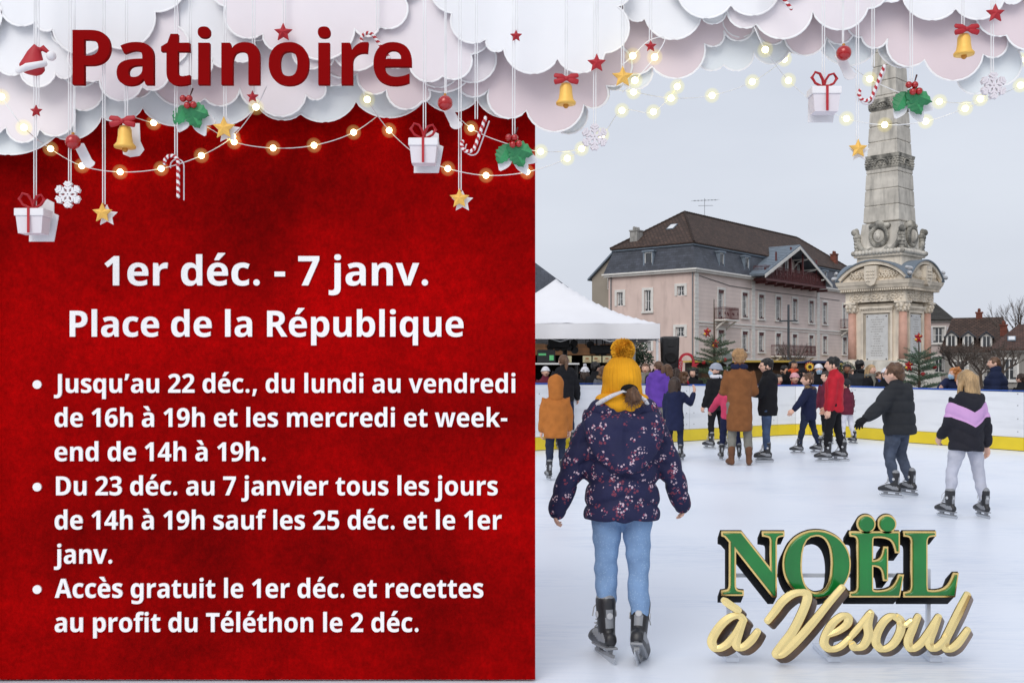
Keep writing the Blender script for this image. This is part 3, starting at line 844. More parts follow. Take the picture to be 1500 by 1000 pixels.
# ---- white tent
TENT = mat('white tent canvas', (.80, .80, .83), .7, 0, .03, 1.2, .15, 3.0); ALU = mat('white aluminium', (.72, .73, .75), .4, .2)
tx0, tx1, ty0, ty1 = -1.2, 3.47, 24.0, 28.6
tn = thing('canopy_tent', 'white pop up canopy tent with pointed roof and straight valance', 'tent', ((tx0 + tx1) / 2, (ty0 + ty1) / 2, -.05))
b = B(); N_ = 14; cxm, cym = (tx0 + tx1) / 2, (ty0 + ty1) / 2; ZE, ZP = 2.47, 3.70
grid = {}
for i in range(2 * N_ + 1):
    for j in range(2 * N_ + 1):
        x = tx0 + (tx1 - tx0) * i / (2 * N_); y = ty0 + (ty1 - ty0) * j / (2 * N_)
        r = max(abs(x - cxm) / (tx1 - cxm), abs(y - cym) / (ty1 - cym))
        z = ZE + (ZP - ZE) * ((1 - r) ** 1.75 * .6 + (1 - r) * .4) - .03 * math.sin(PI * r) * abs(math.sin(2 * math.atan2(y - cym, x - cxm))) + .02 * noise.noise((x * 1.3, y * 1.3, 0)) + .010 * noise.noise((x * 5, y * 3, 2)) - .02 * math.exp(-((abs(x - cxm) / (tx1 - cxm) - abs(y - cym) / (ty1 - cym)) / .05) ** 2) * -1
        grid[i, j] = b.verts.new((x, y, z))
for i in range(2 * N_):
    for j in range(2 * N_): b.faces.new((grid[i, j], grid[i + 1, j], grid[i + 1, j + 1], grid[i, j + 1]))
build('roof', b, TENT, tn, True, world=True)
b = B()
for (xa, ya), (xb, yb) in (((tx0, ty0), (tx1, ty0)), ((tx1, ty0), (tx1, ty1)), ((tx1, ty1), (tx0, ty1)), ((tx0, ty1), (tx0, ty0))):
    n_ = 26; prev = None
    d = Vector((yb - ya, -(xb - xa), 0)).normalized()
    for k in range(n_ + 1):
        t = k / n_; w = .018 * math.sin(t * 17 + xa) + .012 * math.sin(t * 41)
        tp = b.verts.new((xa + (xb - xa) * t, ya + (yb - ya) * t, ZE)); ml = b.verts.new((xa + (xb - xa) * t + d.x * (w + .012), ya + (yb - ya) * t + d.y * (w + .012), ZE - .17)); bt = b.verts.new((xa + (xb - xa) * t + d.x * (w * 1.8 + .015), ya + (yb - ya) * t + d.y * (w * 1.8 + .015), ZE - .36))
        if prev: b.faces.new((prev[0], tp, ml, prev[1])); b.faces.new((prev[1], ml, bt, prev[2]))
        prev = (tp, ml, bt)
build('valance', b, TENT, tn, True, world=True)
for x, y in ((tx0 + .06, ty0 + .06), (tx1 - .06, ty0 + .06), (tx1 - .06, ty1 - .06), (tx0 + .06, ty1 - .06)):
    b = B(); box(b, (x, y, 1.2), (.055, .055, 2.5)); box(b, (x, y, -.035), (.16, .16, .02)); box(b, (x, y, .6), (.065, .065, .5)); build('leg', b, ALU, tn, world=True)
b = B()
for ya in (ty0 + .06, ty1 - .06):
    for k in range(4):
        xa = tx0 + (tx1 - tx0) * k / 4; xb = tx0 + (tx1 - tx0) * (k + 1) / 4
        tube(b, [(xa, ya, 2.05), (xb, ya, 2.38)], .014, 6); tube(b, [(xa, ya + .02, 2.38), (xb, ya + .02, 2.05)], .014, 6)
tube(b, [(cxm, cym, 2.4), (cxm, cym, ZP - .04)], .02, 6)
build('frame', b, ALU, tn, world=True)
# lighting bar with its lamps
BLK = mat('black plastic', (.016, .016, .018), .45, 0, .2, 12, .15, 80)
tb = thing('lighting_truss', 'black horizontal lighting bar hung with stage lamps under the tent', 'truss', (.9, 25.6, 2.1))
b = B(); tube(b, [(-1.7, 0, .1), (2.1, 0, .1)], .03, 8); tube(b, [(-1.7, 0, .28), (2.1, 0, .28)], .025, 8)
for k in range(14): tube(b, [(-1.7 + k * .27, 0, .1 if k % 2 else .28), (-1.43 + k * .27, 0, .28 if k % 2 else .1)], .012, 6)
tube(b, [(.43, .1, .3), (.43, .1, -2.15)], .06, 8)
build('bar', b, BLK, tb)
def lampcol(n, c, s): return mat('lit lamp ' + n, c, .3, emit=(c, s))
for i, (px_, py_, n_, col_, lab) in enumerate(((806, 508.5, 'blue', (.08, .28, 1.0), 'leftmost blue lit stage lamp under the tent'), (816, 509, 'blue', (.08, .28, 1.0), 'second blue stage lamp from the tent left'), (824, 509, 'blue', (.08, .28, 1.0), 'third blue stage lamp from the tent left'), (834, 509, 'blue', (.08, .28, 1.0), 'blue stage lamp beside the violet ones'),
        (840, 503, 'violet', (.35, .1, .9), 'upper violet stage lamp under the tent'), (841, 513, 'violet', (.45, .1, .8), 'lower violet stage lamp under the tent'), (864, 505, 'deep blue', (.06, .1, .8), 'lone dark blue stage lamp right of the violet lamps'), (883, 516, 'green', (.05, .6, .4), 'green lit stage lamp nearest the yellow hat'), (874, 515, 'pale green', (.08, .35, .2), 'dim pale green stage lamp beside the green one'))):
    p = at(px_, py_, 25.5)
    t = thing('stage_lamp', lab, 'stage lamp', p, 0, 'stage lamps under the tent')
    b = B(); lathe(b, [(.05, .02), (.085, .0), (.095, -.22), (.09, -.23)][::-1], 14); bmesh.ops.transform(b, matrix=Matrix.Rotation(PI / 2, 4, 'X') @ Matrix.Scale(-1, 4, (0, 0, 1)), verts=b.verts); tube(b, [(-.1, .1, 0), (-.1, .1, .12), (.1, .1, .12), (.1, .1, 0)], .01, 6); tube(b, [(0, .1, .12), (0, .1, max(.13, 2.2 - p.z))], .012, 6)
    build('housing', b, BLK, t)
    b = B(); lathe(b, [(.07, 0), (.07, .012), (.02, .02)], 14); bmesh.ops.transform(b, matrix=Matrix.Translation((0, -.03, 0)) @ Matrix.Rotation(PI / 2, 4, 'X'), verts=b.verts); build('lens', b, lampcol(n_, col_, 1.6), t)
def moving_head(px_, py_, lab):
    p = at(px_, py_, 25.3); t = thing('stage_projector', lab, 'projector', p, 0, 'black projectors on the lighting bar')
    b = B(); box(b, (0, 0, 0), (.5, .35, .22), bev=.03); build('housing', b, BLK, t); b = B(); box(b, (-.1, -.18, .13), (.03, .03, .2)); box(b, (.1, -.18, .13), (.03, .03, .2)); build('bracket', b, BLK, t)
moving_head(818, 503, 'wide black projector above the blue lamps'); moving_head(879, 512, 'black projector above the green lamps')
# amplifier on a table at the left under the tent
t = thing('stage_table', 'white folding table under the tent beside the red board', 'table', (.85, 24.6, -.05))
b = B(); box(b, (0, 0, 1.58), (1.5, .6, .04)); build('tabletop', b, WHITEP, t)
for x in (-.7, .7):
    for y in (-.25, .25):
        b = B(); tube(b, [(x, y, 0), (x, y, 1.56)], .02, 6); build('leg', b, BLK, t)
t = thing('amplifier', 'black amplifier case standing on the table under the tent', 'amplifier', (.82, 24.55, 1.552))
b = B(); box(b, (0, 0, .16), (.42, .4, .3), bev=.02); build('case', b, BLK, t); b = B(); box(b, (.12, -.205, .12), (.1, .01, .12)); box(b, (-.1, -.205, .2), (.18, .01, .05)); build('display', b, mat('green display', (.1, .4, .15), .4, emit=((.1, .5, .2), .3)), t)
# loudspeaker
t = thing('loudspeaker', 'tall black loudspeaker on a pole right of the tent', 'loudspeaker', at(981, 541, 25.5))
b = B(); v = box(b, (0, 0, .41), (.44, .4, .82), bev=.05)
for v in b.verts:
    if v.co.z < .25: v.co.x *= .86 + .56 * max(0, v.co.z)
box(b, (0, -.195, .66), (.16, .03, .2), bev=.012); build('cabinet', b, BLK, t)
b = B(); lathe(b, [(.14, 0), (.16, .01), (.12, .03), (.05, .02)], 20); bmesh.ops.transform(b, matrix=Matrix.Translation((0, -.196, .3)) @ Matrix.Rotation(PI / 2, 4, 'X'), verts=b.verts); build('woofer_grille', b, mat('black grille', (.012, .012, .013), .8), t)
b = B(); tube(b, [(0, 0, -1.42), (0, 0, .0)], .02, 8); build('pole', b, BLK, t)
for k in range(3):
    b = B(); a = k * 2 * PI / 3 + .4; tube(b, [(0, 0, -.75), (.5 * math.cos(a), .5 * math.sin(a), -1.44)], .014, 6); build('leg', b, BLK, t)

# ---- wooden stall behind the tent
WOOD = mat('brown stall wood', srgb(120, 84, 54), .8, 0, .3, 3); set_lines(WOOD, 2, .14, .3, .01, .6)
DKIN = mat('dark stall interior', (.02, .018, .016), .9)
t = thing('wooden_stall', 'brown wooden market stall with pitched roof and dark counter opening', 'stall', (.75, 30.0, -.05))
b = B()
for c, s in (((-2.9, 1.2, 1.15), (.1, 2.4, 2.3)), ((2.3, 1.2, 1.15), (.1, 2.4, 2.3)), ((-.3, 2.4, 1.15), (5.1, .1, 2.3)), ((-.3, 0, .5), (5.1, .1, 1.0)), ((-.3, 0, 2.08), (5.1, .12, .44))): box(b, c, s)
build('wall', b, WOOD, t)
b = B()
for s in (-1, 1): prism(b, [(-.3, 2.95), (-.3 + s * 3.1, 2.2), (-.3 + s * 3.1, 2.32), (-.3, 3.08)], -.5, 2.8)
prism(b, [(-2.9, 2.3), (2.3, 2.3), (-.3, 2.93)], -.05, .06)
build('roof', b, mat('pale stall planks', srgb(142, 112, 80), .85, 0, .25, 4), t)
b = B(); box(b, (-.3, -.2, 1.03), (5.2, .5, .06)); build('counter', b, WOOD, t)
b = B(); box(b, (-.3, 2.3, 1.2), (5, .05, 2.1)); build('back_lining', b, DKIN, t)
cards = [(831, 526, 'bread'), (860, 526, 'bread'), (874.5, 526, 'leaf'), (889, 526, 'leaf')]
for i, (px_, py_, k_) in enumerate(cards):
    p = at(px_, py_, 29.85)
    c = thing('menu_card', ['cream menu card at the stall left, partly behind a spectator', 'cream menu card with a drawn brown loaf, left of two', 'cream menu card with a small orange drawing, third along', 'cream menu card hanging beside the yellow hat'][i], 'menu card', p, 0, 'cream menu cards hung in the stall')
    b = B(); box(b, (0, 0, 0), (.25, .012, .19)); build('card', b, mat('cream card', srgb(226, 218, 178), .8, 0, .05), c)
    b = B(); ball(b, (-.03 + .03 * (i % 2), -.008, .02), (.06, .004, .022), 12, 6)
    for q in range(3): box(b, (0, -.0075, -.03 - .022 * q), (.15, .003, .006))
    build('drawing', b, mat('orange brown print', srgb(176, 104, 60), .8), c)
# ---- trees and street furniture
BARK = mat('grey brown bark', srgb(92, 78, 66), .95, 0, .3, 8, .5, 40)
NEED = mat('fir needles', srgb(80, 100, 76), .8, 0, .35, 4); NEED2 = mat('blue green fir needles', srgb(86, 110, 90), .8, 0, .35, 4)
LEAF = mat('box leaves', srgb(44, 62, 42), .7, 0, .4, 5)
RIBR = mat('red ribbon', srgb(160, 18, 26), .45, 0, .15, 6); GOLD = mat('gold foil', srgb(232, 178, 74), .3, .55, .12, 5); REDB = mat('red bauble', srgb(170, 18, 20), .18, .1, .1, 4, coat=.6)
TWIG = mat('bare twigs', srgb(96, 86, 80), .95, 0, .25, 3)
def needles(bm, p, d, n, ln, w, rnd, mi=0):
    s, u = frame_of(d, Vector((0, 0, 1)))
    for k in range(n):
        a = rnd.uniform(0, 2 * PI); q = p + d * rnd.random()
        out = (s * math.cos(a) + u * math.sin(a) * .7 + d.normalized() * .7).normalized() * ln * rnd.uniform(.7, 1.2)
        sd = out.cross(Vector((rnd.random() - .5, rnd.random() - .5, rnd.random() - .5))).normalized() * w
        bm.faces.new((bm.verts.new(q - sd), bm.verts.new(q + sd), bm.verts.new(q + out))).material_index = mi
def fir(label, X, Y, h, r, seed, top=.42, m=None, whorl=.19, bare=.05, deco=()):
    rnd = random.Random(seed)
    t = thing('christmas_tree', label, 'christmas tree', (X, Y, -.05))
    b = B(); tube(b, [(0, 0, 0), (.01, 0, h * .5), (0, .01, h - .02)], [.05, .03, .008], 8); build('trunk', b, BARK, t)
    b = B(); w = B()
    z = .35
    while z < h - top:
        f = 1 - (z - .35) / (h - .35)
        n = rnd.randint(5, 7)
        for k in range(n):
            a = 2 * PI * k / n + rnd.uniform(-.4, .4); L_ = r * (f ** .8) * rnd.uniform(.72, 1.15) + .06
            up = .16 + .5 * (1 - f)
            p0 = Vector((0, 0, z + rnd.uniform(-.05, .05))); dr = Vector((math.cos(a), math.sin(a), up)).normalized()
            p1 = p0 + dr * L_ + Vector((0, 0, -.12 * L_))
            tube(w, [p0, (p0 + p1) / 2 + Vector((0, 0, .03)), p1], [.012, .008, .004], 4)
            nn = max(3, int(L_ / .07))
            for j in range(nn):
                q = p0.lerp(p1, (j + .4) / nn); needles(b, q, (p1 - p0) / nn, 11, .055, .004, rnd)
                if j > 0:
                    for sg in (-1, 1):
                        sd = (dr.cross(Vector((0, 0, 1))) * sg + dr * .9).normalized() * (L_ * .42 * (1 - j / nn) + .05)
                        m_ = max(2, int(sd.length / .05))
                        for e in range(m_): needles(b, q + sd * (e / m_), sd / m_, 9, .05, .004, rnd)
        z += whorl * (.6 + .4 * f) * rnd.uniform(.8, 1.1)
    for k in range(5):    # sparse leader with its last whorl
        a = 2 * PI * k / 5 + .3; p0 = Vector((0, 0, h - top)); p1 = p0 + Vector((math.cos(a) * .3, math.sin(a) * .3, .17))
        for j in range(6): needles(b, p0.lerp(p1, j / 6), (p1 - p0) / 6, 14, .05, .0045, rnd)
    for j in range(14): needles(b, Vector((0, 0, h - top + top * j / 14)), Vector((0, 0, top / 14)), 8, .035, .004, rnd)
    build('branches', w, BARK, t); build('crown', b, m or NEED, t)
    for i, (px_, py_, kind, lab) in enumerate(deco):
        p = at(px_, py_, Y - .12) - Vector((X, Y, -.05))
        b = B()
        if kind == 'bow':
            for a in (.4, 1.5, 2.7, 3.8, 5.0): ball(b, p + Vector((.045 * math.cos(a), -.02, .045 * math.sin(a))), (.05, .025, .03), 8, 6, Matrix.Rotation(-a, 4, 'Y'))
            for a in (4.3, 5.2): tube(b, [p, p + Vector((.08 * math.cos(a), -.03, .1 * math.sin(a)))], [.01, .02], 6)
            ball(b, p + Vector((.02, -.04, .03)), .018, 8, 6, mi=1); ball(b, p + Vector((-.06, -.03, -.05)), .03, 8, 6, mi=1)
        else: ball(b, p, .05, 12, 8)
        build('ornament', b, [RIBR, GOLD], t, True)
    return t
fir('sparse tall fir with red and gold bows before the pink house', rowpos(1046, 24), 24, 3.1, .85, 3, 1.0, NEED, .26, deco=((1036, 486, 'bow', ''), (1048, 503, 'bow', ''), (1031, 531, 'ball', ''), (1062, 527, 'ball', '')))
fir('bluish fir topped by a red bow before the monument', rowpos(1346, 22), 22, 2.25, .85, 11, .5, NEED2, .2, deco=((1345, 494, 'bow', ''), (1331, 535, 'bow', ''), (1369, 537, 'ball', ''), (1352, 548, 'ball', '')))
def topiary(label, X, Y, balls, seed):
    rnd = random.Random(seed)
    t = thing('topiary_tree', label, 'topiary', (X, Y, -.05)); b = B(); w = B()
    tube(w, [(0, 0, 0), (0, 0, balls[0][2])], .04, 6)
    for (x, y, z, r) in balls:
        tube(w, [(0, 0, max(.2, z - r * 1.5)), (x, y, z)], .03, 5)
        for k in range(int(1500 * r)):
            v = Vector((rnd.gauss(0, 1), rnd.gauss(0, 1), rnd.gauss(0, 1))).normalized() * r * (rnd.random() ** .3) * (1 + .12 * noise.noise((k * .1, 0, 0)))
            p = Vector((x, y, z)) + v; e1 = Vector((rnd.random() - .5, rnd.random() - .5, rnd.random() - .5)).normalized() * .045; e2 = e1.orthogonal().normalized() * .025
            b.faces.new([b.verts.new(p + q) for q in (-e1, e2, e1, -e2)])
    build('trunk', w, BARK, t); build('crown', b, LEAF, t)
topiary('dark clipped cloud tree between the yellow hat and loudspeaker', rowpos(933, 33), 33, [(0, 0, 2.1, .36), (.25, 0, 1.75, .3), (-.22, 0, 1.7, .3), (.2, .1, 1.25, .3)], 4)
topiary('dark clipped round bush left of the monument foot', rowpos(1238, 30), 30, [(0, 0, 1.35, .33)], 5)
def baretree(label, X, Y, h, trunk, spread, seed, depth=5, thick=.1):
    rnd = random.Random(seed)
    t = thing('bare_tree', label, 'tree', (X, Y, -.05), 0, 'bare winter trees'); w = B(); c = B()
    tube(w, [(0, 0, 0), (.05, 0, trunk * .5), (0, 0, trunk)], [thick * 1.3, thick, thick * .9], 8)
    def grow(p, d, L_, r, n):
        q = p + d * L_
        tube(c, [p, (p + q) / 2 + Vector((rnd.uniform(-.05, .05), rnd.uniform(-.05, .05), 0)) * L_, q], [r, r * .85, r * .65], 4, False)
        if n == 0: return
        for k in range(rnd.choice((2, 3, 3))):
            e = (d + Vector((rnd.gauss(0, spread), rnd.gauss(0, spread), rnd.gauss(.12, spread * .6)))).normalized()
            grow(q if k == 0 else p.lerp(q, rnd.uniform(.5, 1)), e, L_ * rnd.uniform(.62, .85), r * .62, n - 1)
    for k in range(6):
        a = k * PI / 3 + rnd.random(); grow(Vector((0, 0, trunk - .1 * (k % 3))), Vector((math.cos(a) * .75, math.sin(a) * .75, .8)).normalized(), h, thick * .6, depth)
    build('trunk', w, BARK, t); build('crown', c, TWIG, t)
baretree('bare pruned tree right of the monument against brown roofs', rowpos(1403, 50), 50, .55, 1.5, .45, 1, 5, .11)
baretree('bare pruned tree behind the bulky navy puffer jacket', rowpos(1468, 48), 48, .5, 1.4, .45, 2, 5, .1)
baretree('small bare tree behind the spectator leaning on the boards', rowpos(1436, 52), 52, .42, 1.3, .45, 3, 4, .08)
baretree('tall bare tree rising at the right edge of the roofs', rowpos(1512, 80), 80, 1.9, 2.0, .33, 5, 5, .16)
baretree('young bare tree beside the street lamp', rowpos(1161, 52), 52, .5, 1.6, .3, 8, 4, .05)
LAMPG = mat('dark grey lamp metal', srgb(72, 78, 84), .5, .3)
t = thing('street_lamp', 'dark grey street lamp with two flat heads before the pink house', 'street lamp', (rowpos(1155, 55), 55, -.05))
b = B(); lathe(b, [(.14, 0), (.14, .3), (.075, .35), (.06, 4.9)], 12); build('pole', b, LAMPG, t)
for s in (-1, 1):
    b = B(); box(b, (s * .28, 0, 4.03), (.4, .22, .07), bev=.02); box(b, (s * .1, 0, 4.02), (.12, .05, .05)); build('lamp_head', b, LAMPG, t)
t = thing('round_sign', 'round grey sign back on a thin pole beside the fir', 'sign', (rowpos(1065.5, 26), 26, -.05))
b = B(); lathe(b, [(.14, -.008), (.15, -.006), (.15, .006), (.14, .008)], 20); bmesh.ops.transform(b, matrix=Matrix.Translation((0, 0, CZ + 15 / F * 26 + .05)) @ Matrix.Rotation(PI / 2, 4, 'X'), verts=b.verts); build('disc', b, mat('grey sign back', srgb(120, 126, 122), .6), t)
b = B(); tube(b, [(0, .02, 0), (0, .02, 1.75)], .02, 6); build('pole', b, BOLT, t)
# pink red arch with loops drawn in white
PARCH = mat('pink red arch panel', srgb(196, 44, 62), .6, 0, .15, 3)
t = thing('arch_decoration', 'pink red arch decoration with white loops beside the loudspeaker', 'arch', (rowpos(1006, 25), 25, -.05))
b = B(); z0 = CZ + (HY - 528) / F * 25 + .05
pts = [(-.2, .1 - .2)] 
for k in range(14):
    a = PI - PI * k / 13; a1 = PI - PI * (k + 1) / 13
    if k < 13: prism(b, [(.19 * math.cos(a), z0 + .19 * math.sin(a)), (.19 * math.cos(a1), z0 + .19 * math.sin(a1)), (.13 * math.cos(a1), z0 + .13 * math.sin(a1)), (.13 * math.cos(a), z0 + .13 * math.sin(a))], -.04, .04)
prism(b, [(-.19, z0 - .001), (-.1, z0 - .001), (-.14, z0 - .5), (-.23, z0 - .5)], -.038, .042); prism(b, [(.13, z0 - .001), (.19, z0 - .001), (.19, z0 - .08), (.13, z0 - .08)], -.038, .042)
prism(b, [(.13, z0 - .08), (.3, z0 - .06), (.22, z0 - .13), (.3, z0 - .2), (.12, z0 - .16)], -.05, .03)
build('arch', b, PARCH, t)
b = B()
for k in range(5): 
    z = z0 - .05 - k * .085; x = -.15 - .012 * k
    tube(b, [(x + .028 * math.cos(a), -.045, z + .028 * math.sin(a)) for a in [j * PI / 4 for j in range(8)]], .006, 4, False)
build('white_loops', b, WHITEP, t)
b = B(); tube(b, [(-.19, 0, 0), (-.19, 0, z0 - .45)], .03, 6); tube(b, [(.16, .02, 0), (.16, .02, z0 - .05)], .02, 6); build('post', b, BOLT, t)
# round red and yellow fair ornament
t = thing('fair_ornament', 'round red and yellow ornament on a post behind the barrier', 'ornament', (rowpos(1186, 26), 26, -.05))
zc = CZ + (HY - 537) / F * 26 + .05
b = B()
def discz(r, y, mi): 
    v = lathe(b, [(r * .98, 0), (r, .01), (r * .98, .02)], 24, mi=mi); bmesh.ops.transform(b, matrix=Matrix.Translation((0, y, zc)) @ Matrix.Rotation(PI / 2, 4, 'X'), verts=v)
discz(.12, .03, 0); discz(.09, .01, 1); discz(.045, -.01, 2)
for k in range(12): ball(b, (.105 * math.cos(k * PI / 6), .0, zc + .105 * math.sin(k * PI / 6)), .012, 6, 4, mi=1)
build('disc', b, [RIBR, mat('warm yellow paint', srgb(236, 196, 70), .5), BLK], t)
b = B(); tube(b, [(0, .05, 0), (0, .05, zc)], .03, 6); build('post', b, BLK, t)
# low dark stalls along the house fronts
def lowstall(label, px_, Y, w, h, roofc):
    t = thing('market_booth', label, 'stall', (rowpos(px_, Y), Y, -.05)); b = B(); box(b, (0, .8, h * .5), (w, 1.6, h)); build('wall', b, mat('dark booth boards', srgb(60, 48, 40), .85, 0, .3, 3), t)
    b = B(); prism(b, [(-w / 2 - .2, h + .01), (w / 2 + .2, h + .01), (w / 2 + .1, h + .1), (-w / 2 - .1, h + .1)], -.7, 1.8); build('roof', b, roofc, t)
    b = B(); box(b, (0, -.02, h * .62), (w * .8, .02, h * .35)); build('opening', b, mat('warm stall opening', srgb(70, 48, 30), .8, 0, .6, 2), t)
lowstall('low dark booth with mustard roof left of the lamp', 1090, 48, 5.0, 1.75, YAWN)
lowstall('low dark booth with navy roof near the monument foot', 1200, 44, 1.3, 1.7, mat('navy canvas', srgb(34, 44, 82), .8))
# ================================================================== PEOPLE
EYEW = mat('eye white', (.72, .70, .68), .25, 0, .02); IRIS = mat('dark iris', (.03, .02, .015), .15)
LIP = mat('lips', srgb(178, 108, 100), .5, 0, .08); BROW = mat('brow hair', srgb(60, 44, 34), .9)
def skinm(n, c): return mat('skin ' + n, srgb(*c), .55, 0, .07, 14, .12, 120, spec=.35)
SK1 = skinm('fair', (222, 178, 156)); SK2 = skinm('tan', (190, 142, 116)); SK3 = skinm('brown', (140, 98, 76))
def hairm(n, c):
    m = mat('hair ' + n, srgb(*c), .45, 0, .35, 9, 0, spec=.4)
    if 'h' in m: return m
    m['h'] = 1
    N, L, p = nodes_of(m); tc = N.new('ShaderNodeTexCoord'); mp = N.new('ShaderNodeMapping'); mp.inputs['Scale'].default_value = (70, 70, 7)
    L.new(tc.outputs['Object'], mp.inputs[0]); nz = N.new('ShaderNodeTexNoise'); nz.inputs['Scale'].default_value = 2; nz.inputs['Detail'].default_value = 4; L.new(mp.outputs[0], nz.inputs[0])
    src = p.inputs['Base Color'].links[0].from_socket
    mr = N.new('ShaderNodeMapRange'); mr.inputs[1].default_value = .35; mr.inputs[2].default_value = .65; mr.inputs[3].default_value = .7; mr.inputs[4].default_value = 1.2; L.new(nz.outputs['Fac'], mr.inputs[0])
    x = N.new('ShaderNodeVectorMath'); x.operation = 'SCALE'; L.new(src, x.inputs[0]); L.new(mr.outputs[0], x.inputs['Scale']); L.new(x.outputs[0], p.inputs['Base Color'])
    b = N.new('ShaderNodeBump'); b.inputs['Strength'].default_value = .6; b.inputs['Distance'].default_value = .006; L.new(nz.outputs['Fac'], b.inputs['Height']); L.new(b.outputs['Normal'], p.inputs['Normal'])
    return m
HB = hairm('dark brown', (58, 42, 34)); HK = hairm('black', (24, 21, 21)); HL = hairm('blond', (172, 142, 102)); HM = hairm('mid brown', (96, 68, 48)); HO = hairm('ginger', (182, 116, 62)); HS = hairm('sandy', (158, 122, 82))
HAIRMID = HM

def head_mesh():
    """unit head: height 1 from chin (-.5) to crown (.5), face looks along +y"""
    bm = B(); bmesh.ops.create_uvsphere(bm, u_segments=40, v_segments=30, radius=1)
    g = lambda x, s: math.exp(-(x / s) ** 2)
    for v in bm.verts:
        x, y, z = v.co
        X, Y, Z = x * .36, y * .45, z * .5
        if y < 0: Y *= 1.0 + .06 * g(z - .35, .5)
        if z < -.1:
            k = (-z - .1) / .9
            X *= 1 - .38 * k ** 1.4
            if y < 0: Y *= 1 - .55 * k
            else: Y *= 1 - .12 * k
        if y > .2:
            f = (y - .2) / .8
            Y += -.025 * f * g(z - .65, .35)
            Y += .085 * g(X, .05) * g(Z + .09, .065) * f + .045 * g(X, .035) * g(Z - .0, .09) * f        # nose
            Y += -.035 * (g(X - .145, .07) + g(X + .145, .07)) * g(Z - .03, .055) * f                     # sockets
            Y += .018 * (g(X - .14, .1) + g(X + .14, .1)) * g(Z - .1, .035) * f                           # brow
            Y += .02 * g(X, .1) * g(Z + .235, .03) * f - .012 * g(X, .08) * g(Z + .205, .015) * f + .016 * g(X, .09) * g(Z + .185, .02) * f
            Y += .03 * g(X, .09) * g(Z + .39, .07) * f                                                     # chin
            Y += .012 * (g(X - .19, .08) + g(X + .19, .08)) * g(Z + .1, .09) * f
        v.co = (X, Y, Z)
    for f in bm.faces:
        c = f.calc_center_median()
        if c.y > .3 and abs(c.x) < .105 and -.262 < c.z < -.178: f.material_index = 3
    for s in (-1, 1):
        ball(bm, (s * .145, .345, .03), (.052, .04, .032), 12, 8, mi=1); ball(bm, (s * .145, .376, .03), (.026, .014, .027), 10, 6, mi=2)
        ball(bm, (s * .37, -.02, -.03), (.035, .09, .12), 12, 8, Matrix.Rotation(s * .35, 4, 'Z'))
        tube(bm, [(s * .06, .405, .115), (s * .14, .40, .135), (s * .225, .345, .115)], [.013, .016, .009], 6, mi=4)
    me = bpy.data.meshes.new('head'); bm.to_mesh(me); bm.free(); return me
HEADM = head_mesh()
def hand_mesh(curl=.35):
    """relaxed right hand of length 1: wrist at the origin, fingers along -z, palm facing +x (the thigh), thumb to +y"""
    bm = B()
    tube(bm, [(0, 0, .06), (0, 0, -.03), (.0, .01, -.25), (.005, .005, -.46)], [(.12, .15), (.12, .16), (.12, .235), (.1, .225)], 12)
    for k, (y, L_, r) in enumerate(((.155, .44, .06), (.05, .5, .064), (-.06, .46, .06), (-.16, .35, .052))):
        c = curl * (1 + .25 * k)
        p = Vector((.0, y, -.42)); pts = [p]; a = .1
        for j, f in enumerate((.46, .3, .24)):
            a += c * (.8 if j == 0 else 1.0)
            p = p + Vector((math.sin(a), .05 * (1 - k * .6) , -math.cos(a))) * L_ * f; pts.append(p)
        tube(bm, pts, [r * 1.05, r, r * .92, r * .75], 8)
    tube(bm, [(.02, .1, -.12), (.06, .23, -.26), (.1, .29, -.39), (.14, .29, -.5)], [.085, .075, .066, .05], 8)
    me = bpy.data.meshes.new('hand'); bm.to_mesh(me); bm.free(); return me
HANDM = hand_mesh(); FISTM = hand_mesh(.75)

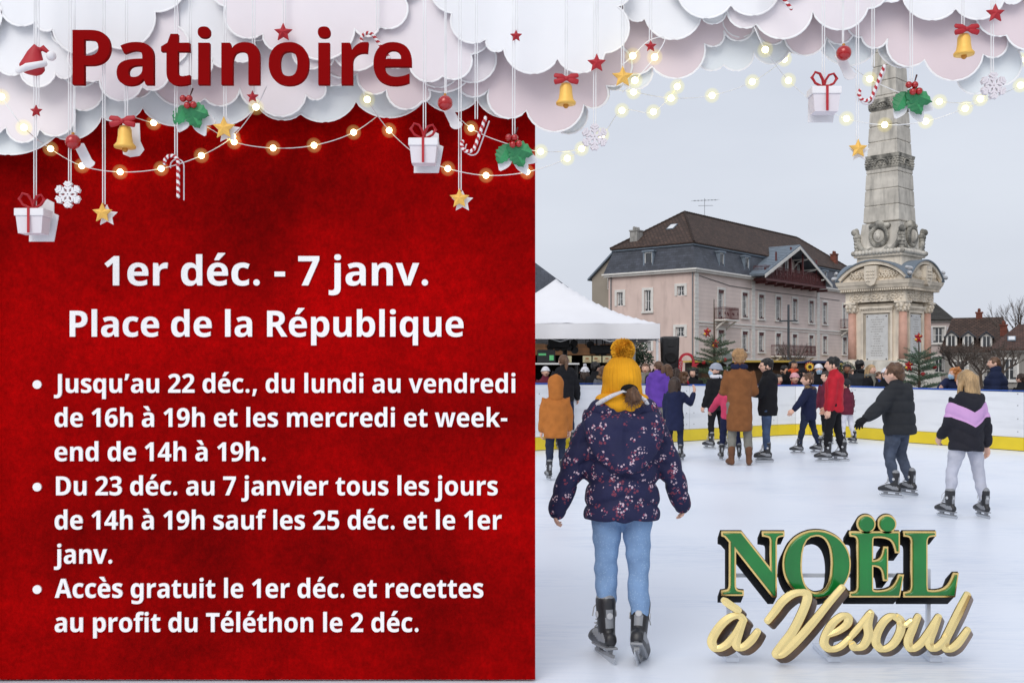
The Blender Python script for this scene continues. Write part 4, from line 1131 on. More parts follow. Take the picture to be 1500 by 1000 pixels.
# ---- skates
SKB = mat('black skate boot', (.02, .02, .023), .4, 0, .25, 14, .15, 60); SKG = mat('grey skate panel', (.24, .25, .27), .45, 0, .12, 12); STEEL = mat('blade steel', (.55, .57, .6), .22, .9, .06, 6); LACE = mat('grey laces', (.45, .45, .45), .8)
def boot_bm(skate=True, mir=1):
    """foot of length .26 along +y, sole at z = 0, ankle at y = 0"""
    b = B()
    tube(b, [(0, -.012, .235), (0, -.01, .19), (0, -.01, .12), (0, -.012, .06)], [(.050, .060), (.048, .060), (.043, .056), (.040, .055)], 16)
    tube(b, [(0, -.055, .045), (0, 0, .05), (0, .07, .052), (0, .135, .042), (0, .175, .034)], [(.036, .042), (.042, .05), (.045, .05), (.047, .04), (.038, .03)], 16)
    return b
def make_skate_meshes(vox=.0075):
    me = remesh(boot_bm(), vox, 4)
    bm = mesh_bm(me)
    for f in bm.faces:
        c = f.calc_center_median(); z, y, x = c.z, c.y, abs(c.x)
        if z < .018: f.material_index = 1
        elif .035 < z - .35 * max(0, y) < .075 and x > .03 and y < .10: f.material_index = 1
        elif z > .245 : f.material_index = 1
        elif y < -.045 and .1 < z < .19 and x < .02: f.material_index = 1
    bm.to_mesh(me); bm.free()
    b = B()     # holder
    for y0, y1 in ((-.06, -.02), (.08, .13)):
        prism(b, [(-.02, .02), (.02, .02), (.006, -.035), (-.006, -.035)], y0, y1)
    box(b, (0, .03, -.028), (.014, .26, .014)); box(b, (0, .03, .006), (.06, .23, .012), bev=.004)
    hd = bpy.data.meshes.new('holder'); b.to_mesh(hd); b.free()
    b = B()     # blade with a rockered toe
    P_ = [(-.115, -.03), (-.12, -.045), (-.105, -.062), (.14, -.062), (.175, -.05), (.19, -.028), (.17, -.032)]
    prism(b, [(y, z) for y, z in P_], -.0022, .0022)
    bmesh.ops.transform(b, matrix=Matrix(((0, 1, 0, 0), (1, 0, 0, 0), (0, 0, 1, 0), (0, 0, 0, 1))), verts=b.verts)
    bmesh.ops.recalc_face_normals(b, faces=b.faces)
    bl = bpy.data.meshes.new('blade'); b.to_mesh(bl); b.free()
    b = B()     # laces, cuff buckle
    for k in range(7):
        t = k / 6; y = .105 - .068 * t ** .7; z = .098 + .12 * t; w = .026
        for s in (-1, 1): tube(b, [(-w * s, y - .012, z - .008), (0, y + .012 - .03 * (1 - t) * 0, z + .004), (w * s, y - .012, z + .012)], .0035, 5)
    for s in (-1, 1): tube(b, [(.01 * s, .05, .225), (.035 * s, .07, .19), (.045 * s, .065, .15)], .003, 5)
    la = bpy.data.meshes.new('laces'); b.to_mesh(la); b.free()
    b = B(); 
    for s in (-1, 1):
        v = lathe(b, [(.017, 0), (.017, .004), (.012, .006)], 14); bmesh.ops.transform(b, matrix=Matrix.Translation((s * .046, -.012, .165)) @ Matrix.Rotation(s * PI / 2, 4, 'Y'), verts=v)
    v = lathe(b, [(.016, 0), (.016, .004), (.011, .006)], 14); bmesh.ops.transform(b, matrix=Matrix.Translation((0, -.066, .16)) @ Matrix.Rotation(PI / 2, 4, 'X'), verts=v)
    bd = bpy.data.meshes.new('badge'); b.to_mesh(bd); b.free()
    return me, hd, bl, la, bd
SKM = make_skate_meshes()
SHOEM = remesh(boot_bm(), .011, 3)
LIFT = .062
def add_skate(parent, M, s):
    def part(n, me, mats, par):
        o = meshobj(n, me, mats, par); return o
    k = part('skate', SKM[0], [SKB, SKG], parent)
    k.matrix_local = M @ Matrix.Scale(s, 4)
    part('blade_holder', SKM[1], [SKG], k); part('blade', SKM[2], [STEEL], k); part('laces', SKM[3], [LACE], k); part('badge', SKM[4], [mat('pale badge', (.5, .51, .53), .5)], k)
    return k
def add_shoe(parent, M, s, m, name='boot'):
    me = SHOEM.copy(); me.materials.clear()
    k = meshobj(name, me, [m], parent); k.matrix_local = M @ Matrix.Scale(s, 4); return k

def quilt(period, amp, slope=0.0, hz=0.0):
    def f(co, n):
        a = (co.z - hz + slope * abs(co.x)) / period
        u = abs((a % 1.0) - .5) * 2            # 1 at the seams
        return amp * (1 - u ** 3) - amp * .7 + .004 * noise.noise(co * 9)
    return f
def folds(amp=.006, sc=7, zs=.5):
    return lambda co, n: amp * noise.noise((co.x * sc, co.y * sc, co.z * sc * zs)) + amp * .5 * noise.noise((co.x * sc * 2.3 + 5, co.y * sc * 2.3, co.z * sc * 1.6))

def person(label, X, Y, H, face=0, skates=True, hk=6.9, skin=None, jacket=None, trousers=None, hair=None, style='short', hat=None, hatm=None,
           legs=((4, 4, 6), (-4, 4, 6)), arms=((6, 12, 12, 0), (6, 12, 12, 0)), lean=0, tilt=0, bulk=1.0, hem=.06, flare=1.0, hood=None, hoodup=False, scarf=None, gloves=None,
           head=(0, 0), quiltp=None, vox=.016, jac_mats=None, jac_paint=None, fur=None, mask=False, glasses=False, shoe=None, boots=None, z0=0.0, group=None, leg_w=1.0, jlabel=None, scale_hand=1.0, cuff=-.01, arm_quilt=1.0,
           footp=None, hair_paint=None, trouser_disp=None, foot_s=1.0, ankle_up=0, sleeve=1.0, fist=False, hips=0, pom=None, foot_yaw=9):
    """one person; face: degrees counter-clockwise from looking away from the camera; legs: (swing, abduction, knee); arms: (swing, abduction, elbow, inward)"""
    skin = skin or SK1; hair = hair or HB
    t = thing('person', label, 'person', (X, Y, z0), R(face), group)
    lift = LIFT * min(1, H / 1.6) if skates else 0.0
    sole = lift if skates else 0.0
    Hb = H - lift - (.012 if not skates else 0)
    hh = Hb / hk
    hipz = .495 * Hb; thigh = .238 * Hb; shin = .222 * Hb; ank = .035 * Hb
    sh_z = Hb - hh * 1.28 - hipz
    ca = lambda d: math.cos(R(d)); sa = lambda d: math.sin(R(d))
    hipw = .052 * Hb
    L0 = []
    for s, (sw, ab, kn) in zip((-1, 1), legs):
        hp = Vector((s * hipw, 0, 0))
        kp = hp + Vector((s * sa(ab), sa(sw) * ca(ab), -ca(sw) * ca(ab))) * thigh
        q = sw - kn
        ap = kp + Vector((s * sa(ab * .7), sa(q) * ca(ab), -ca(q) * ca(ab))) * shin
        L0.append((hp, kp, ap, q))
    low = min(a[2].z for a in L0)
    base = sole + ank * 2.2 - low     # pelvis height: the lower ankle sits in its boot
    hipc = Vector((0, 0, base))
    Ls = [(hp + hipc, kp + hipc, ap + hipc, q) for hp, kp, ap, q in L0]
    up = Vector((sa(tilt), sa(lean) * ca(tilt), ca(lean) * ca(tilt))); fw = Vector((0, ca(lean), -sa(lean))); rt = up.cross(fw) * -1
    rt = fw.cross(up)
    T = lambda x, y, z: hipc + rt * x + fw * y + up * z
    top = H - base      # room for torso and head
    sh_z = top - hh * 1.30 if lean < 12 else Hb * (1 - .495) - hh * 1.3
    shw = .094 * Hb * (.93 + .07 * bulk)
    neck = T(0, -.005 * Hb, sh_z + .03 * Hb)
    hc = T(0, .012 * Hb, sh_z + hh * .80)
    hc = hc + Vector((0, 0, 0))
    As = []
    ua, fa = .172 * Hb, .142 * Hb
    for s, (sw, ab, el, inn) in zip((-1, 1), arms):
        sp = T(s * shw, -.004 * Hb, sh_z - .012 * Hb)
        d = Vector((s * sa(ab), sa(sw) * ca(ab), -ca(sw) * ca(ab)))
        ep = sp + d * ua
        q = sw + el
        e = Vector((s * sa(ab) * (1 - inn / 30.0) - s * sa(inn), sa(q) * ca(ab), -ca(q) * ca(ab))).normalized()
        wp = ep + e * fa
        As.append((sp, ep, wp, e))
    # --- body
    b = B()
    k = .85
    tube(b, [T(0, 0, -.02 * Hb), T(0, 0, .08 * Hb), T(0, 0, .16 * Hb), T(0, 0, sh_z - .05 * Hb), T(0, 0, sh_z + .005 * Hb), neck, T(0, .004 * Hb, sh_z + .10 * Hb)],
         [(.08 * Hb * k, .06 * Hb * k), (.07 * Hb * k, .055 * Hb * k), (.075 * Hb * k, .055 * Hb * k), (.080 * Hb * k, .05 * Hb * k), (.05 * Hb * k, .04 * Hb * k), (.034 * Hb, .034 * Hb), (.032 * Hb, .033 * Hb)], 14, ref=rt)
    for (sp, ep, wp, e) in As: tube(b, [sp - up * .012 * Hb - rt * (.012 * Hb * (1 if (sp - hipc).dot(rt) > 0 else -1)), ep, wp], [.022 * Hb, .021 * Hb, .018 * Hb], 10)
    for (hp, kp, ap, q) in Ls: tube(b, [hp, kp, ap], [.045 * Hb, .032 * Hb, .022 * Hb], 10)
    me = remesh(b, max(.012, vox), 2)
    b = mesh_bm(me)
    yaw, pit = head
    HM = Matrix.Translation(hc) @ Matrix.Rotation(R(yaw), 4, 'Z') @ Matrix.Rotation(R(-lean * .3 + pit), 4, 'X') @ Matrix.Rotation(R(tilt * .5), 4, 'Y') @ Matrix.Scale(hh, 4)
    def merge(src, M, shift=0):
        n0 = len(b.faces); b.from_mesh(src); b.faces.ensure_lookup_table()
        vs = {v for f in list(b.faces)[n0:] for v in f.verts}
        bmesh.ops.transform(b, matrix=M, verts=list(vs))
    merge(HEADM, HM)
    HMs = []
    for s, (sp, ep, wp, e) in zip((-1, 1), As):
        sd = -e; ax = Vector((-s, 0, 0)) ; ax = (ax - sd * ax.dot(sd)).normalized(); yy = sd.cross(ax)
        if yy.y < 0 and abs(e.y) < .7: pass
        M3 = Matrix((ax, yy if s < 0 else yy, sd)).transposed()
        if s > 0:    # mirror so that the thumb stays in front
            M3 = Matrix((ax, -yy, sd)).transposed()
        M4 = M3.to_4x4(); M4.translation = wp + e * .01
        hM = M4 @ Matrix.Scale(hh * .74 * scale_hand, 4); HMs.append(hM)
        merge(FISTM if fist else HANDM, hM)
    for f in b.faces: f.smooth = True
    bo = build('body', b, [skin, EYEW, IRIS, LIP, BROW], t)
    # --- trousers
    if trousers:
        b = B(); lw = leg_w
        tube(b, [T(0, -.004, .07 * Hb), T(0, -.008, 0), hipc + Vector((0, -.008, -.045 * Hb))], [(.078 * Hb * lw, .062 * Hb), (.092 * Hb * lw, .072 * Hb), (.07 * Hb * lw, .062 * Hb)], 14, ref=rt)
        for (hp, kp, ap, q) in Ls:
            bt = ap + (ap - kp).normalized() * (-.028 * Hb - ankle_up if skates or boots else .015 * Hb)
            tube(b, [hp, hp.lerp(kp, .5) , kp, kp.lerp(bt, .4), bt], [.062 * Hb * lw, .054 * Hb * lw, .042 * Hb * lw, .040 * Hb * lw, .034 * Hb * lw], 12)
        me = remesh(b, vox * .8, 3, trouser_disp or folds(.011, 9, 1.8)); meshobj('trousers', me, trousers, t)
    # --- feet
    for i, (s, (hp, kp, ap, q)) in enumerate(zip((-1, 1), Ls)):
        sc = Hb * .98 / 1.55 * foot_s
        pitch = (footp[i] if footp else (q * .55 if ap.z > min(l[2].z for l in Ls) + .03 else 0))
        yw = -s * foot_yaw
        M = Matrix.Translation(Vector((ap.x, ap.y, ap.z))) @ Matrix.Rotation(R(yw), 4, 'Z') @ Matrix.Rotation(R(pitch), 4, 'X') @ Matrix.Translation((0, 0, -ank * 2.2))
        if skates: add_skate(t, M, sc)
        else: add_shoe(t, M, sc, shoe or SKB)
    # --- jacket
    if jacket or jac_mats:
        b = B(); B_ = bulk
        hz_ = -hem * Hb * 1.0
        st = [(hz_, .098 * flare, .082 * flare), (hz_ * .5, .100 * (1 + flare) / 2, .084), (.03 * Hb, .097, .081), (.10 * Hb, .096, .081), (.18 * Hb, .098, .082), (sh_z - .05 * Hb, .105, .078), (sh_z - .005 * Hb, .088, .062), (sh_z + .028 * Hb, .055, .05), (sh_z + .05 * Hb, .05, .048)]
        st = [q_ for q_ in st]
        tube(b, [T(0, -.004 * Hb, z) for z, rx, ry in st], [(rx * Hb * (B_ if i_ < 6 else (1 + B_) / 2), ry * Hb * (B_ if i_ < 6 else (1 + B_) / 2)) for i_, (z, rx, ry) in enumerate(st)], 18, cap='end', ref=rt)
        for s, (sp, ep, wp, e) in zip((-1, 1), As):
            r_ = Hb * B_ * sleeve
            i0 = T(s * shw * .55, -.004 * Hb, sh_z - .03 * Hb)
            tube(b, [i0, sp, sp.lerp(ep, .5), ep, ep.lerp(wp, .5), wp + e * cuff], [.046 * r_, .048 * r_, .044 * r_, .041 * r_, .037 * r_, .030 * r_], 12)
        if hood and not hoodup:
            for a in range(7):
                g = -80 + a * 160 / 6
                ball(b, T(.062 * Hb * B_ * math.sin(R(g)), -.03 * Hb - .035 * Hb * math.cos(R(g)), sh_z + .012 * Hb - .012 * Hb * math.cos(R(g))), (.034 * Hb * B_, .034 * Hb * B_, .042 * Hb * B_), 10, 8)
            ball(b, T(0, -.068 * Hb * B_, sh_z - .03 * Hb), (.062 * Hb, .03 * Hb, .06 * Hb), 12, 8)
        dsp = folds(.010, 8, 1.3)
        if quiltp:
            qf = quilt(quiltp[0], quiltp[1], quiltp[2] if len(quiltp) > 2 else 0.0, base)
            dsp = (lambda qf, df: (lambda co, n: qf(co, n) * (arm_quilt if abs(co.x) > .118 * Hb * bulk else 1) + df(co, n) * .8))(qf, folds(.006, 8, 1.2))
        me = remesh(b, vox, 7, dsp)
        if jac_paint:
            for p_ in me.polygons: p_.material_index = jac_paint(p_.center, base, Hb)
        jm = jac_mats or [jacket]
        meshobj('coat' if hem > .1 else 'jacket', me, jm, t)
    if hoodup:
        b = B(); ball(b, HM @ Vector((0, -.1, .06)), (.50 * hh, .56 * hh, .60 * hh), 18, 14); tube(b, [HM @ Vector((0, -.14, -.1)), T(0, -.02 * Hb, sh_z + .02 * Hb)], [(.48 * hh, .5 * hh), (.075 * Hb, .065 * Hb)], 14, ref=rt); ball(b, HM @ Vector((0, -.25, .45)), (.25 * hh, .3 * hh, .25 * hh), 12, 8)
        meshobj('hood', remesh(b, vox, 3, folds(.006, 8, 1.2)), hood if not isinstance(hood, bool) else jacket, t)
    if fur:
        b = B(); rnd = random.Random(3)
        for a in range(40):
            g = -110 + a * 220 / 39
            c = T(.072 * Hb * math.sin(R(g)) * B_, -.015 * Hb - .055 * Hb * math.cos(R(g)), sh_z + .042 * Hb - .02 * Hb * math.cos(R(g)))
            for q in range(14):
                d = Vector((rnd.gauss(0, 1), rnd.gauss(0, 1), rnd.gauss(0, 1))).normalized(); o_ = d.orthogonal().normalized() * .006; p0 = c + d * .015
                b.faces.new((b.verts.new(p0 - o_), b.verts.new(p0 + o_), b.verts.new(c + d * .05)))
            ball(b, c, .024, 8, 6)
        build('fur_trim', b, fur, t)
    if scarf:
        b = B()
        tube(b, [T(.052 * Hb * math.cos(a), -.0 + .05 * Hb * math.sin(a), sh_z + .045 * Hb + .006 * math.sin(3 * a)) for a in [k_ * 2 * PI / 14 for k_ in range(15)]], .026 * Hb, 10)
        tube(b, [T(.02 * Hb, .05 * Hb, sh_z + .03 * Hb), T(.03 * Hb, .085 * Hb, sh_z - .05 * Hb), T(.03 * Hb, .09 * Hb, sh_z - .16 * Hb)], [(.03 * Hb, .02 * Hb), (.032 * Hb, .014 * Hb), (.034 * Hb, .012 * Hb)], 10)
        meshobj('scarf', remesh(b, .012, 2, folds(.006, 20)), scarf, t)
    if gloves:
        for s, hM, (sp, ep, wp, e) in zip((-1, 1), HMs, As):
            b = B(); b.from_mesh(FISTM if fist else HANDM); bmesh.ops.transform(b, matrix=hM @ Matrix.Scale(1.14, 4), verts=b.verts); 
            tube(b, [wp - e * .03, wp + e * .02], [.025 * Hb, .024 * Hb], 10)
            build('glove', b, gloves, t, True)
    # --- hair and hats
    hv = .010 if vox < .02 else .013
    if style:
        b = B(); rnd = random.Random(hash(label) % 999 if False else len(label))
        ball(b, HM @ Vector((0, -.035, .10)), (.39 * hh, .465 * hh, .44 * hh), 18, 14, Matrix.Rotation(R(yaw), 4, 'Z'))
        if style in ('short', 'crop', 'tousled') and not hat:
            am = {'short': .05, 'crop': .02, 'tousled': .1}[style]
            for k_ in range({'short': 26, 'crop': 10, 'tousled': 46}[style]):
                a = rnd.uniform(0, 2 * PI); e_ = rnd.uniform(.1, 1.2); rr = Vector((math.cos(a) * math.cos(e_) * .36, math.sin(a) * math.cos(e_) * .38 - .08, .1 + .42 * math.sin(e_)))
                ball(b, HM @ rr, (.11 + am * .4) * hh, 8, 6)
            tube(b, [HM @ Vector((0, -.4, .0)), HM @ Vector((0, -.36, -.22))], [(.28 * hh, .1 * hh), (.22 * hh, .07 * hh)], 10)
        if style in ('long', 'longer', 'curly'):
            ln = {'long': -.95, 'longer': -1.35, 'curly': -.75}[style]
            for s in (-1, 1): tube(b, [HM @ Vector((s * .31, -.05, .2)), HM @ Vector((s * .36, -.1, -.2)), HM @ Vector((s * .36, -.08, ln * .7)), HM @ Vector((s * .28, -.12, ln))], [.12 * hh, .14 * hh, .13 * hh, .06 * hh], 10)
            tube(b, [HM @ Vector((0, -.38, .2)), HM @ Vector((0, -.42, -.3)), HM @ Vector((0, -.48, ln * .75)), HM @ Vector((0, -.46, ln))], [(.34 * hh, .14 * hh), (.4 * hh, .16 * hh), (.36 * hh, .13 * hh), (.2 * hh, .05 * hh)], 14)
            if style == 'curly':
                for k_ in range(60):
                    a = rnd.uniform(PI * .9, PI * 2.1); z_ = rnd.uniform(-.7, .45); ball(b, HM @ Vector((math.cos(a) * .45, math.sin(a) * .42, z_)), rnd.uniform(.08, .15) * hh, 8, 6)
        if style == 'ponytail':
            ball(b, HM @ Vector((0, -.5, .16)), .12 * hh, 10, 8); tube(b, [HM @ Vector((0, -.5, .16)), HM @ Vector((0, -.66, .0)), HM @ Vector((0, -.66, -.45)), HM @ Vector((.03, -.58, -.85))], [.1 * hh, .15 * hh, .14 * hh, .04 * hh], 12)
        if style == 'bun': ball(b, HM @ Vector((0, -.42, .42)), .2 * hh, 12, 10)
        me = remesh(b, hv, 2, lambda co, n: .009 * noise.noise((co.x * 38, co.y * 38, co.z * 9)))
        # keep the face free
        bm = mesh_bm(me); inv = HM.inverted(); dl = []
        for f in bm.faces:
            c = inv @ f.calc_center_median()
            hl = .25 if style != 'short' else .28
            if c.y > .1 and c.z < hl and abs(c.x) < .30 and c.z > -.6: dl.append(f)
        bmesh.ops.delete(bm, geom=dl, context='FACES'); bm.to_mesh(me); bm.free()
        if hair_paint: pass
        meshobj('hair', me, hair, t)
    if hat:
        b = B(); hm = hatm
        cf = .12 if hat != 'headband' else .0
        ball(b, HM @ Vector((0, -.05, .16)), (.43 * hh, .50 * hh, .45 * hh), 20, 16, Matrix.Rotation(R(yaw), 4, 'Z'))
        bm = b; dl = []; inv = HM.inverted()
        for f in bm.faces:
            c = inv @ f.calc_center_median()
            if c.z < .10 - c.y * -.12: dl.append(f)
        bmesh.ops.delete(bm, geom=dl, context='FACES')
        pts = [HM @ Vector((.425 * math.cos(a), -.05 + .495 * math.sin(a), .13 + .12 * .5 * math.sin(a))) for a in [k_ * 2 * PI / 24 for k_ in range(25)]]
        tube(b, pts, .065 * hh, 8)
        ho = build('hat', b, hm, t, True)
        sm = ho.modifiers.new('t', 'SOLIDIFY'); sm.thickness = .012
        if pom:
            b = B(); rnd = random.Random(2); c = HM @ Vector((0, -.05, .74))
            ball(b, c, .13 * hh, 12, 8)
            for k_ in range(240):
                d = Vector((rnd.gauss(0, 1), rnd.gauss(0, 1), rnd.gauss(0, 1))).normalized(); o_ = d.orthogonal().normalized() * .006
                b.faces.new((b.verts.new(c + d * .1 * hh - o_), b.verts.new(c + d * .1 * hh + o_), b.verts.new(c + d * .21 * hh)))
            build('pompom', b, pom, ho)
    if mask:
        b = B()
        for j in range(5):
            z_ = -.06 - j * .09; wv = .27 - .03 * abs(j - 1.5)
            tube(b, [HM @ Vector((wv * math.sin(a), .06 + .40 * math.cos(a) - .03 * (j - 2) ** 2 * .4 + (.06 if j < 3 else .03), z_)) for a in [R(-75 + 15 * q) for q in range(11)]], .052 * hh, 6)
        for s in (-1, 1): tube(b, [HM @ Vector((s * .27, .18, -.1)), HM @ Vector((s * .375, -.05, .02))], .01 * hh, 5)
        build('face_mask', b, mat('pale blue mask', srgb(170, 200, 224), .8), t, True)
    if glasses:
        b = B()
        for s in (-1, 1):
            tube(b, [HM @ Vector((s * .15 + .09 * math.cos(a), .425 - .02 * abs(math.cos(a)), .02 + .07 * math.sin(a))) for a in [k_ * PI / 6 for k_ in range(13)]], .012 * hh, 5, False)
            tube(b, [HM @ Vector((s * .24, .40, .04)), HM @ Vector((s * .38, .0, .05))], .012 * hh, 5)
        tube(b, [HM @ Vector((-.06, .43, .03)), HM @ Vector((.06, .43, .03))], .012 * hh, 5)
        build('glasses', b, BLK, t)
    t['_'] = 0; del t['_']
    return dict(t=t, T=T, HM=HM, Hb=Hb, hh=hh, base=base, sh=sh_z, arms=As, legs=Ls, hands=HMs)
# ---- the skaters
HM = HAIRMID
NAVY = fab('navy', 30, 36, 66); BLACK = fab('black', 24, 24, 28); CHAR = fab('charcoal', 44, 46, 50); JEAN = fab('blue jeans', 62, 78, 106, var=.3); DJEAN = fab('dark jeans', 36, 44, 64, var=.25)
GREYT = fab('grey trousers', 122, 120, 112); LGREY = fab('light grey leggings', 186, 188, 200); WLEG = fab('white leggings', 206, 206, 216); MAROON = fab('maroon', 96, 34, 52); RED = fab('red shell', 178, 28, 44, rough=.7); PURPLE = fab('purple', 96, 62, 156); RUST = fab('rust orange', 176, 108, 50); CAMEL = fab('brown wool coat', 128, 82, 48, bump=.6, bs=140); PINK = fab('pink jacket', 206, 70, 104); KNITW = fab('white knit', 220, 220, 226, bump=.8, bs=90); KNITG = fab('grey knit', 158, 164, 178, bump=.8, bs=90); KNITP = fab('pink knit', 214, 160, 168, bump=.8, bs=90)
LILACF = fab('lilac', 206, 160, 210); FURB = fab('tan fur', 150, 122, 90); PALEF = fab('pale pink lining', 206, 166, 170); BROWNB = mat('brown suede boot', srgb(104, 68, 46), .85, 0, .2, 9, .2, 60); GREYJ = fab('grey jacket', 92, 94, 100)
def flower_mat():
    m = mat('navy flowered quilt', srgb(36, 38, 72), .75, 0, .12, 8, .2, 80, spec=.3)
    N, L, p = nodes_of(m); tc = N.new('ShaderNodeTexCoord'); src = p.inputs['Base Color'].links[0].from_socket
    def vor(sc, rnd_=1.0, off=(0, 0, 0)):
        mp = N.new('ShaderNodeMapping'); mp.inputs['Location'].default_value = off; L.new(tc.outputs['Object'], mp.inputs[0])
        v = N.new('ShaderNodeTexVoronoi'); v.inputs['Scale'].default_value = sc; v.inputs['Randomness'].default_value = rnd_; L.new(mp.outputs[0], v.inputs['Vector']); return v
    big_ = vor(17, .7); pet = vor(74, .8); leafv = vor(62, 1, (3, 1, 2)); big2 = vor(17, .7, (.018, .0, .024))
    near = math_n(N, L, 'LESS_THAN', big_.outputs['Distance'], .36)
    near2 = math_n(N, L, 'LESS_THAN', big2.outputs['Distance'], .36)
    petal = math_n(N, L, 'MULTIPLY', near, math_n(N, L, 'LESS_THAN', pet.outputs['Distance'], .42))
    leaf = math_n(N, L, 'MULTIPLY', near2, math_n(N, L, 'LESS_THAN', leafv.outputs['Distance'], .42))
    sp = N.new('ShaderNodeSeparateColor'); L.new(pet.outputs['Color'], sp.inputs[0])
    pc = mixrgb(N, L, math_n(N, L, 'GREATER_THAN', sp.outputs[0], .72), srgb(196, 172, 186), srgb(138, 72, 96))
    c = mixrgb(N, L, leaf, src, srgb(122, 58, 78)); c = mixrgb(N, L, petal, c, pc)
    L.new(c, p.inputs['Base Color']); return m
FLOWER = flower_mat()
def dot_mat(n, base, dot, sc, r):
    m = fab(n, *base, var=.12); N, L, p = nodes_of(m); tc = N.new('ShaderNodeTexCoord'); src = p.inputs['Base Color'].links[0].from_socket
    v = N.new('ShaderNodeTexVoronoi'); v.inputs['Scale'].default_value = sc; v.inputs['Randomness'].default_value = .9; L.new(tc.outputs['Object'], v.inputs['Vector'])
    L.new(mixrgb(N, L, math_n(N, L, 'LESS_THAN', v.outputs['Distance'], r), src, srgb(*dot)), p.inputs['Base Color']); return m
LJEAN = dot_mat('light blue dotted jeans', (122, 152, 190), (150, 176, 206), 95, .22)
YKNIT = fab('mustard knit', 228, 162, 34, rough=.95, bump=.3, bs=120); set_lines(YKNIT, 0, .011, .25, .004, .9)

def fx(px_, Y): return (px_ - CX) / F * Y
# 1 the girl in front
Yg = 4.98
g = person('skater in a yellow pompom hat and flowered navy jacket gliding away in front', fx(911, Yg), Yg, 1.45, 0, hk=6.6, jacket=FLOWER, trousers=LJEAN, hair=HM, style=None,
           legs=((2, .6, 3), (-3, .4, 7)), arms=((-2, 25, 6, 3), (3, 24, 20, 3)), bulk=1.30, hem=.088, flare=1.03, hood=True, quiltp=(.105, .019, .32), vox=.010, leg_w=.95, arm_quilt=.35, scale_hand=.8, foot_s=1.12, ankle_up=.012, cuff=.035, footp=(-6, -32), sleeve=.86, foot_yaw=14)
gt, HM, T, hh, sh, Hb = g['t'], g['HM'], g['T'], g['hh'], g['sh'], g['Hb']
b = B()   # hanging hood, wide
for k in range(11):
    a = R(-95 + 19 * k); ball(b, T(.135 * math.sin(a), -.075 - .07 * math.cos(a), sh - .008 - .025 * math.cos(a)), (.045, .042, .05), 10, 8)
for k in range(9):      # the bag of the hood, a rounded triangle on the back
    z = -.02 - .026 * k; w_ = .155 * (1 - (k / 9.5) ** 2.2) + .01
    tube(b, [T(-w_, -.10 - .006 * k, sh + z), T(-w_ * .5, -.142 - .004 * k, sh + z), T(w_ * .5, -.142 - .004 * k, sh + z), T(w_, -.10 - .006 * k, sh + z)], .032, 8, ref=(0, 0, 1))
meshobj('hood', remesh(b, .010, 5, lambda co, n: .007 * noise.noise(co * 14) - (.006 if abs(co.x - 0.0) < .006 else 0)), FLOWER, gt)
b = B()   # scarf / snood
for z, r in ((.045, .098), (.062, .104), (.08, .10)):
    tube(b, [T(r * math.cos(a), -.012 + r * math.sin(a), sh + z + .008 * math.sin(2 * a)) for a in [k * PI / 9 for k in range(19)]], .034, 10)
meshobj('scarf', remesh(b, .009, 2, lambda co, n: .006 * noise.noise((co.x * 20, co.y * 20, co.z * 50))), YKNIT, gt)
b = B()   # hat
tube(b, [HM @ Vector((0, -.10, -.20)), HM @ Vector((0, -.09, .08)), HM @ Vector((0, -.08, .34)), HM @ Vector((0, -.08, .54)), HM @ Vector((0, -.08, .62))], [(.41 * hh, .50 * hh), (.45 * hh, .54 * hh), (.41 * hh, .46 * hh), (.25 * hh, .28 * hh), (.13 * hh, .14 * hh)], 24)
for s in (-1, 1): tube(b, [HM @ Vector((s * .36, -.06, -.1)), HM @ Vector((s * .41, -.06, -.38)), HM @ Vector((s * .47, -.06, -.60))], [(.09 * hh, .30 * hh), (.08 * hh, .26 * hh), (.06 * hh, .12 * hh)], 12)
me = remesh(b, .008, 4, lambda co, n: .0024 * math.sin(math.atan2(co.x - HM.translation.x, co.y - HM.translation.y) * 34))
hat = meshobj('hat', me, YKNIT, gt)
b = B(); rnd = random.Random(4); pc = HM @ Vector((0.02, -.08, .74)); ball(b, pc, .215 * hh, 20, 14)
for k in range(2600):
    d = Vector((rnd.gauss(0, 1), rnd.gauss(0, 1), rnd.gauss(0, 1))).normalized(); o = d.orthogonal().normalized() * .0028; e = d.cross(o).normalized() * .012 * rnd.uniform(-1, 1); ln = rnd.uniform(.22, .29) * hh
    b.faces.new((b.verts.new(pc + d * .1 * hh - o), b.verts.new(pc + d * .1 * hh + o), b.verts.new(pc + d * ln + o + e), b.verts.new(pc + d * ln - o + e)))
build('pompom', b, fab('mustard pompom yarn', 244, 184, 52), hat)
b = B()   # white lining band below the hat, dropping towards the sides
tube(b, [HM @ Vector(v) for v in ((-.68, -.14, -.62), (-.64, -.42, -.53), (-.50, -.66, -.41), (-.28, -.80, -.28), (-.06, -.84, -.19), (.24, -.80, -.24), (.46, -.68, -.40), (.58, -.44, -.56), (.66, -.16, -.68))], [v_ * hh for v_ in (.02, .05, .055, .045, .03, .03, .05, .05, .02)], 8)
build('fleece_lining', b, KNITW, hat, True)
b = B()
for s in (-1, 1): tube(b, [HM @ Vector((s * .56, .02, -.6)), HM @ Vector((s * .68, -.06, -.85)), HM @ Vector((s * .88, -.12, -1.15)), HM @ Vector((s * 1.0, -.12, -1.6))], [.03 * hh, .028 * hh, .024 * hh, .02 * hh], 6)
build('cord', b, YKNIT, hat)
b = B(); ball(b, HM @ Vector((.10, -.70, -.16)), (.20 * hh, .11 * hh, .13 * hh), 14, 10); build('hair_band', b, fab('black hair band', 18, 17, 18), gt, True)
b = B()
tube(b, [HM @ Vector((.14, -.70, -.20)), HM @ Vector((.16, -.80, -.27)), HM @ Vector((.18, -.82, -.37)), HM @ Vector((.21, -.78, -.45))], [.13 * hh, .155 * hh, .15 * hh, .06 * hh], 14)
